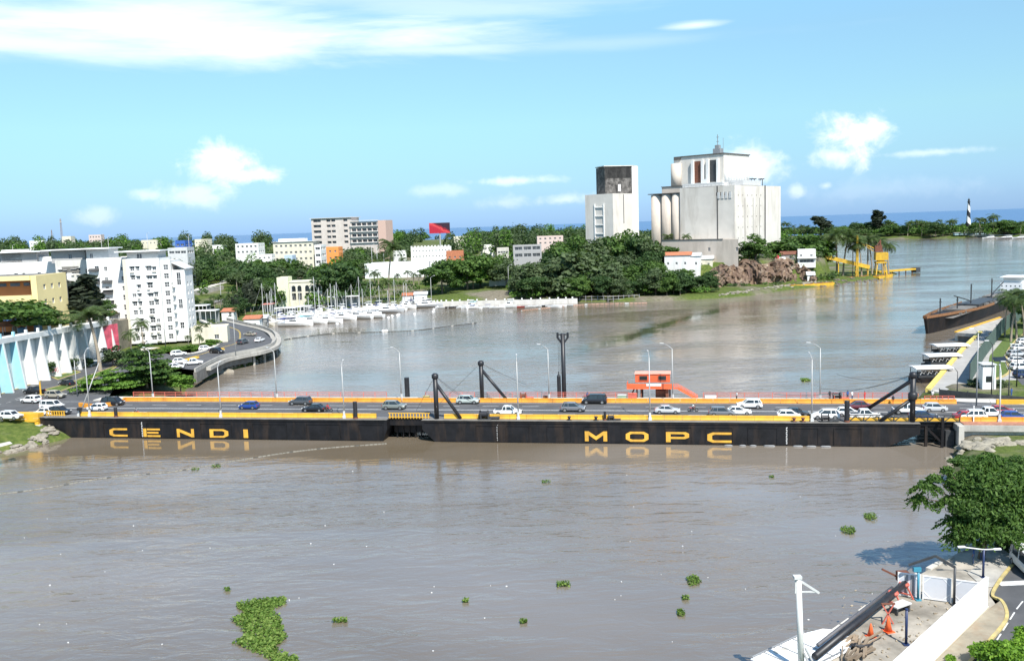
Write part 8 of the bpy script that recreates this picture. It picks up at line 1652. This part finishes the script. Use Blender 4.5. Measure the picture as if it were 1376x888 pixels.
# white boat with a stub mast at the bottom edge
g = P(1083, 912, .0); t = thing('white_workboat', 'white flat topped workboat with a stout mast at the bottom edge', 'boat', g, R(36)); t.scale = (.78, .80, .72); L = 13.0
mb = MB(); mb.loft([[(x, -w, -.3), (x, w, -.3), (x, w * 1.04, 2.0), (x, -w * 1.04, 2.0)] for x, w in ((-L * .5, 2.6), (L * .25, 2.6), (L * .42, 2.2), (L * .5, 1.5))]); mb.obj('hull', pale_grey, t); mb = MB(); mb.loft([[(x, -w, 2.01), (x, w, 2.01), (x, w * .97, 3.2), (x, -w * .97, 3.2)] for x, w in ((-L * .42, 2.4), (L * .25, 2.4), (L * .42, 1.9), (L * .46, 1.4))]); mb.obj('cabin', whsheet, t)
mb = MB(); mb.loft([[(x, -w, 3.21), (x, w, 3.21), (x, w, 3.35), (x, -w, 3.35)] for x, w in ((-L * .44, 2.6), (L * .26, 2.6), (L * .45, 2.0), (L * .49, 1.4))]); mb.obj('roof', mat('boat_roof_white', (.80, .80, .79), .6, var=.04, scale=1.5, stain=.35, stain_col=(.3, .26, .22)), t)
mb = MB(); [mb.box(x, x + .08, -2.5, 2.5, 3.36, 3.44) for x in (-3.6, -1.2, 1.2)]; [mb.beam((-L * .43, s_ * 2.5, 3.6), (L * .25, s_ * 2.5, 3.6), .08) for s_ in (-1, 1)]; [mb.beam((-L * .42 + k * 1.2, s_ * 2.5, 3.35), (-L * .42 + k * 1.2, s_ * 2.5, 3.6), .06) for k in range(8) for s_ in (-1, 1)]; mb.obj('roof_rail', grey, t); mb = MB(); [mb.box(-4 + k * 1.5, -3.1 + k * 1.5, -2.43, -2.40, 2.4, 2.95) for k in range(5)]; mb.obj('window', glass, t)
mb = MB(); mb.box(-L * .5 - .4, -L * .5, -1, -.1, .2, 1.3); mb.obj('tyre_fender', tyre, t)
g = P(1077, 897, 2.6); t2 = thing('boat_mast', 'stout white mast with a triangular bracket rising from the workboat', 'mast', g); hgt = PY(1071, 775, g.y).z - 2.6
mb = MB(); mb.tube([(0, 0, -.4), (-.28, 0, hgt)], [.27, .22], 12); mb.obj('post', mat('mast_white', (.70, .69, .66), .5, var=.06, scale=1.5, stain=.3, stain_col=(.35, .3, .26)), t2, True); mb = MB(); mb.beam((-.35, 0, hgt - .15), (1.35, 0, hgt - 1.35), .16); mb.beam((-.3, 0, hgt - 1.2), (1.3, 0, hgt - 1.25), .1); mb.beam((-.5, 0, hgt - .2), (-.5, 0, hgt - 1.3), .1); mb.beam((-.5, 0, hgt - 1.3), (.1, 0, hgt - .4), .08); mb.cbox((-.35, 0, hgt), (.6, .5, .22)); mb.obj('bracket', pale_grey, t2)
mb = MB(); mb.tube([(0.1, -.3, 1.4), (1.0, -1.6, -1.2)], .09, 6); mb.tube([(.2, -.3, 1.8), (1.6, -1.2, -1.2)], .09, 6); mb.obj('stay', galv, t2)
# white van on the street
p = P(1392, 780, SZ); vehicle('minibus', 'white', (p.x + .6, p.y + 2.2, SZ), R(-100), 'white van facing the camera at the right edge of the street', 'vehicles on the near street')
# big feathery tree at the bridge end (leaning over the water)
def big_tree():
    rng = np.random.default_rng(77); g = P(1318, 750, QZ); g.z = QZ - .2; t = thing('broadleaf_tree', 'big feathery tree leaning over the water at the right edge', 'tree', g)
    px2m = g.y / F * .93
    def L3(px, py, dy, rx, rz): # crown lobe at picture offsets, dy = metres in depth
        q = PY(px, py, g.y + dy) - g; return (q.x, q.y, q.z, rx, rx * .95, rz)
    lobes = [L3(1328, 655, -.5, 2.6, 1.8), L3(1358, 655, -.5, 2.4, 1.8), L3(1315, 695, -.6, 2.2, 1.7), L3(1352, 700, -.6, 2.3, 1.8), L3(1302, 660, 0, 1.9, 1.6), L3(1320, 640, 0, 2.3, 1.3), L3(1350, 635, 1, 2.2, 1.2), L3(1290, 650, .5, 1.8, 1.1), L3(1300, 680, -1, 2.0, 1.2), L3(1340, 680, -1, 2.3, 1.4), L3(1370, 660, 0, 2.2, 1.5), L3(1312, 712, -1.5, 1.9, 1.0), L3(1345, 715, -1.5, 2.0, 1.1), L3(1285, 700, -.5, 1.2, .8), L3(1290, 722, -1, 1.2, .7), L3(1244, 652, .5, .85, .55), L3(1256, 643, .5, .8, .45), L3(1236, 668, .3, .5, .5), L3(1273, 632, .5, .7, .5), L3(1385, 690, 0, 2.2, 1.5), L3(1395, 640, 1, 2.2, 1.5), L3(1330, 618, 1, 1.4, .6), L3(1275, 672, 0, .8, .5), L3(1366, 725, 0, 1.5, .8)]
    parts = []
    for (n, size, asp) in ((27000, .10, 2.8), (6000, .15, 1.5)):
        C, N = crown_pts(n, lobes, rng, .75); parts.append(quads(C, N * [1, 1, .6], size, rng, asp))
    # drooping sprays at the lower left
    pts = []
    for k in range(260):
        l = lobes[rng.choice([11, 13, 14, 17, 22, 12, 15])]; a = rng.uniform(0, 6.28); c = np.array(l[:3]) + np.array([math.cos(a) * l[3] * .9, math.sin(a) * l[3] * .9, rng.uniform(-.6, .2) * l[5]]); ln = rng.uniform(.5, 1.3); dr = np.array([math.cos(a), math.sin(a), -.5])
        for j in range(14): pts.append(c + dr * ln * j / 14 + np.array([0, 0, -.25 * (j / 14) ** 2]))
    C = np.array(pts); parts.append(quads(C, rng.normal(size=C.shape) + [0, 0, .6], .11, rng, 2.2))
    put(leaf_mesh('crown', np.concatenate(parts), leafmat('leaf_feathery', (.024, .058, .012), (.064, .128, .024), (.13, .22, .045))), 'crown', t)
    mb = MB(); top = Vector((.4, .2, 4.2)); mb.tube([(-.2, 0, -.5), (0, 0, 0), (.3, 0, 1.8), tuple(top)], [.5, .38, .30, .2], 10)
    for l in lobes: p = Vector(l[:3]); m_ = top.lerp(p, .55) + Vector((0, 0, .4)); mb.tube([tuple(top * .75), tuple(m_), tuple(p)], [.15, .09, .03], 6, cap=False)
    mb.obj('trunk', bark, t, True)
big_tree()
# bright bush at the lower right corner
def bush(lab, px, py, Rr, hh, seed, m, n=9000, size=.11):
    rng = np.random.default_rng(seed); g = P(px, py, SZ); lo = make_lobes(rng, Rr, .3, hh, 12, .7); C, N = crown_pts(n, lo, rng, .6); t = thing('leafy_bush', lab, 'bush', g); put(leaf_mesh('crown', quads(C, N, size, rng, 1.6), m), 'crown', t)
    mb = MB(); [mb.tube([(0, 0, -.1), tuple(Vector(l[:3]))], [.06, .02], 5, cap=False) for l in lo]; mb.obj('stem', bark, t)
bush('bright yellow green bush in the bottom right corner', 1352, 905, 2.6, 2.4, 21, leafmat('leaf_lime', (.05, .12, .01), (.14, .27, .025), (.26, .42, .05))); bush('second lobe of lime green shrubbery at the very corner', 1390, 890, 2.4, 2.2, 22, MC['leaf_lime']); bush('small green weed tuft on the pavement by the wall', 1275, 890, .5, .6, 23, MC['leaf_lime'], 700, .09)
tree_px('broad_dark', 1352, 748, 728, 'dark shrub mass in the shade under the feathery tree', Y=P(1340, 742, QZ).y, z=QZ, wide=1.2, i=0)
for i, (px, py, s_) in enumerate(((1300, 612, 2.6), (1335, 608, 2.4), (1365, 612, 2.5))): g = P(px, py + 12, 3); plant('broad_mid', (g.x, g.y, 2.2), s_, 'light green shrub at the foot of the right abutment', 'shrubs at the right abutment', i, 1.8)
# seated people in the shade
for px, py, c, lab in ((1318, 752, 'white', 'person in white crouching in the shade of the feathery tree'), (1308, 757, 'blue', 'person in blue in the shade of the feathery tree')):
    tag(put(person_mesh('stand', c, 'denim'), 'person', None, P(px, py, QZ), 1.0), lab, 'person')

rocks('bank_rubble', [P(1288, 622), P(1320, 616), P(1376, 612)], 60, .3, 1.0, 'pale rubble on the bank below the right abutment', 2.5, mat('pale_rubble', (.27, .245, .19), .9, var=.3, scale=.8, bump=.5))
rocks('quay_rubble', [P(1300, 745, QZ), P(1330, 722, QZ), P(1350, 700, QZ)], 40, .15, .5, 'rubble and litter in the shade along the river walk', 1.5)
mb = MB(); rg = random.Random(8)
for k in range(150): g = P(rg.uniform(1130, 1300), rg.uniform(790, 888), QZ); s_ = rg.uniform(.03, .14); mb.cbox((g.x, g.y, QZ + .02 + s_ * .3), (s_ * 2, s_, s_ * .6), 0, rg.uniform(0, 3))
o = mb.obj('yard_litter', mat('litter_mixed', (.34, .28, .20), .9, var=.7, scale=.5)); tag(o, 'small stones and litter scattered over the quay yard', 'litter', kind='stuff')
# ================================================================ FLOATING PLANTS
def weed_patch(lab, outline_px, n, size=.16, seed=1, hgt=.25):
    rng = np.random.default_rng(seed); w = np.array([P(a, b_, 0)[:2] for a, b_ in outline_px]); lo, hi = w.min(0), w.max(0); pts = []
    while len(pts) < n:
        q = lo + (hi - lo) * rng.uniform(0, 1, 2); s_ = sdf(w, np.array([q[0]]), np.array([q[1]]))[0]
        if s_ > -.12 + rng.uniform(-.25, .2): pts.append(q)
    C = np.column_stack([np.array(pts), rng.uniform(.02, hgt, n)]); c0 = C.mean(0) * [1, 1, 0]; N = rng.normal(size=(n, 3)) * .6 + [0, 0, .9]; o = put(leaf_mesh('floating_weed', quads(C - c0, N, size, rng), lf_weed), 'floating_weed', None, c0); tag(o, lab, 'floating plants'); return o
weed_patch('large ragged raft of floating green plants at the lower left', [(318, 812), (345, 807), (383, 803), (380, 812), (362, 820), (372, 828), (378, 845), (382, 858), (368, 868), (376, 878), (396, 884), (402, 900), (378, 900), (358, 880), (342, 874), (330, 868), (316, 864), (334, 852), (326, 842), (314, 832), (332, 824)], 5200, .15, 2)
for i, (px, py, w, h_, lab) in enumerate(((457, 835, 12, 3.5, 'small flat strip of floating plants right of the large raft'), (756, 786, 11, 4, 'small floating plant patch below the middle of the bridge'), (932, 781, 10, 7, 'round floating plant clump, largest of the pair near the centre right'), (915, 824.5, 7, 4, 'small floating plant clump below the round one'), (1140, 713, 11, 6.5, 'floating plant clump left of the feathery tree'), (1170, 695, 9, 7, 'floating plant clump nearest the feathery tree'), (626, 808, 5, 3.5, 'tiny floating tuft below the word gap'), (703, 836, 6, 3, 'faint floating tuft in the lower centre'), (733, 648, 7, 1.6, 'thin floating strip just below the right pontoon'), (1082, 511, 8, 2, 'floating green patch beyond the bridge left of the lamp'), (921, 804, 6, 2.5, 'tiny floating tuft between the two centre right clumps'), (305, 793, 5, 2, 'tiny floating tuft above the large raft'), (1037, 641, 4, 2, 'speck of weed before the right pontoon'), (290, 627, 7, 2, 'weed caught on the debris boom'), (262, 631, 6, 2, 'second clump of weed caught on the debris boom'))):
    ol = [(px + .8 * w * (1 + .25 * math.sin(k * 2.3 + i)) * math.cos(k * .785), py + .75 * h_ * (1 + .25 * math.cos(k * 1.7 + i)) * math.sin(k * .785)) for k in range(8)]; weed_patch(lab, ol, int(40 + w * h_ * 4), .11 if py > 600 else .28, 30 + i, .35)
# litter specks on the water
mb = MB(); rg = random.Random(12)
for k in range(45): px, py = rg.uniform(20, 1200), rg.uniform(625, 885); p = P(px, py, 0); s_ = rg.uniform(.04, .11); mb.cbox((p.x, p.y, .03), (s_ * 1.6, s_, .05), 0, rg.uniform(0, 3))
o = mb.obj('floating_litter', clean_white); tag(o, 'white specks of litter floating on the near water', 'litter', kind='stuff')
print('objects', len(bpy.data.objects))
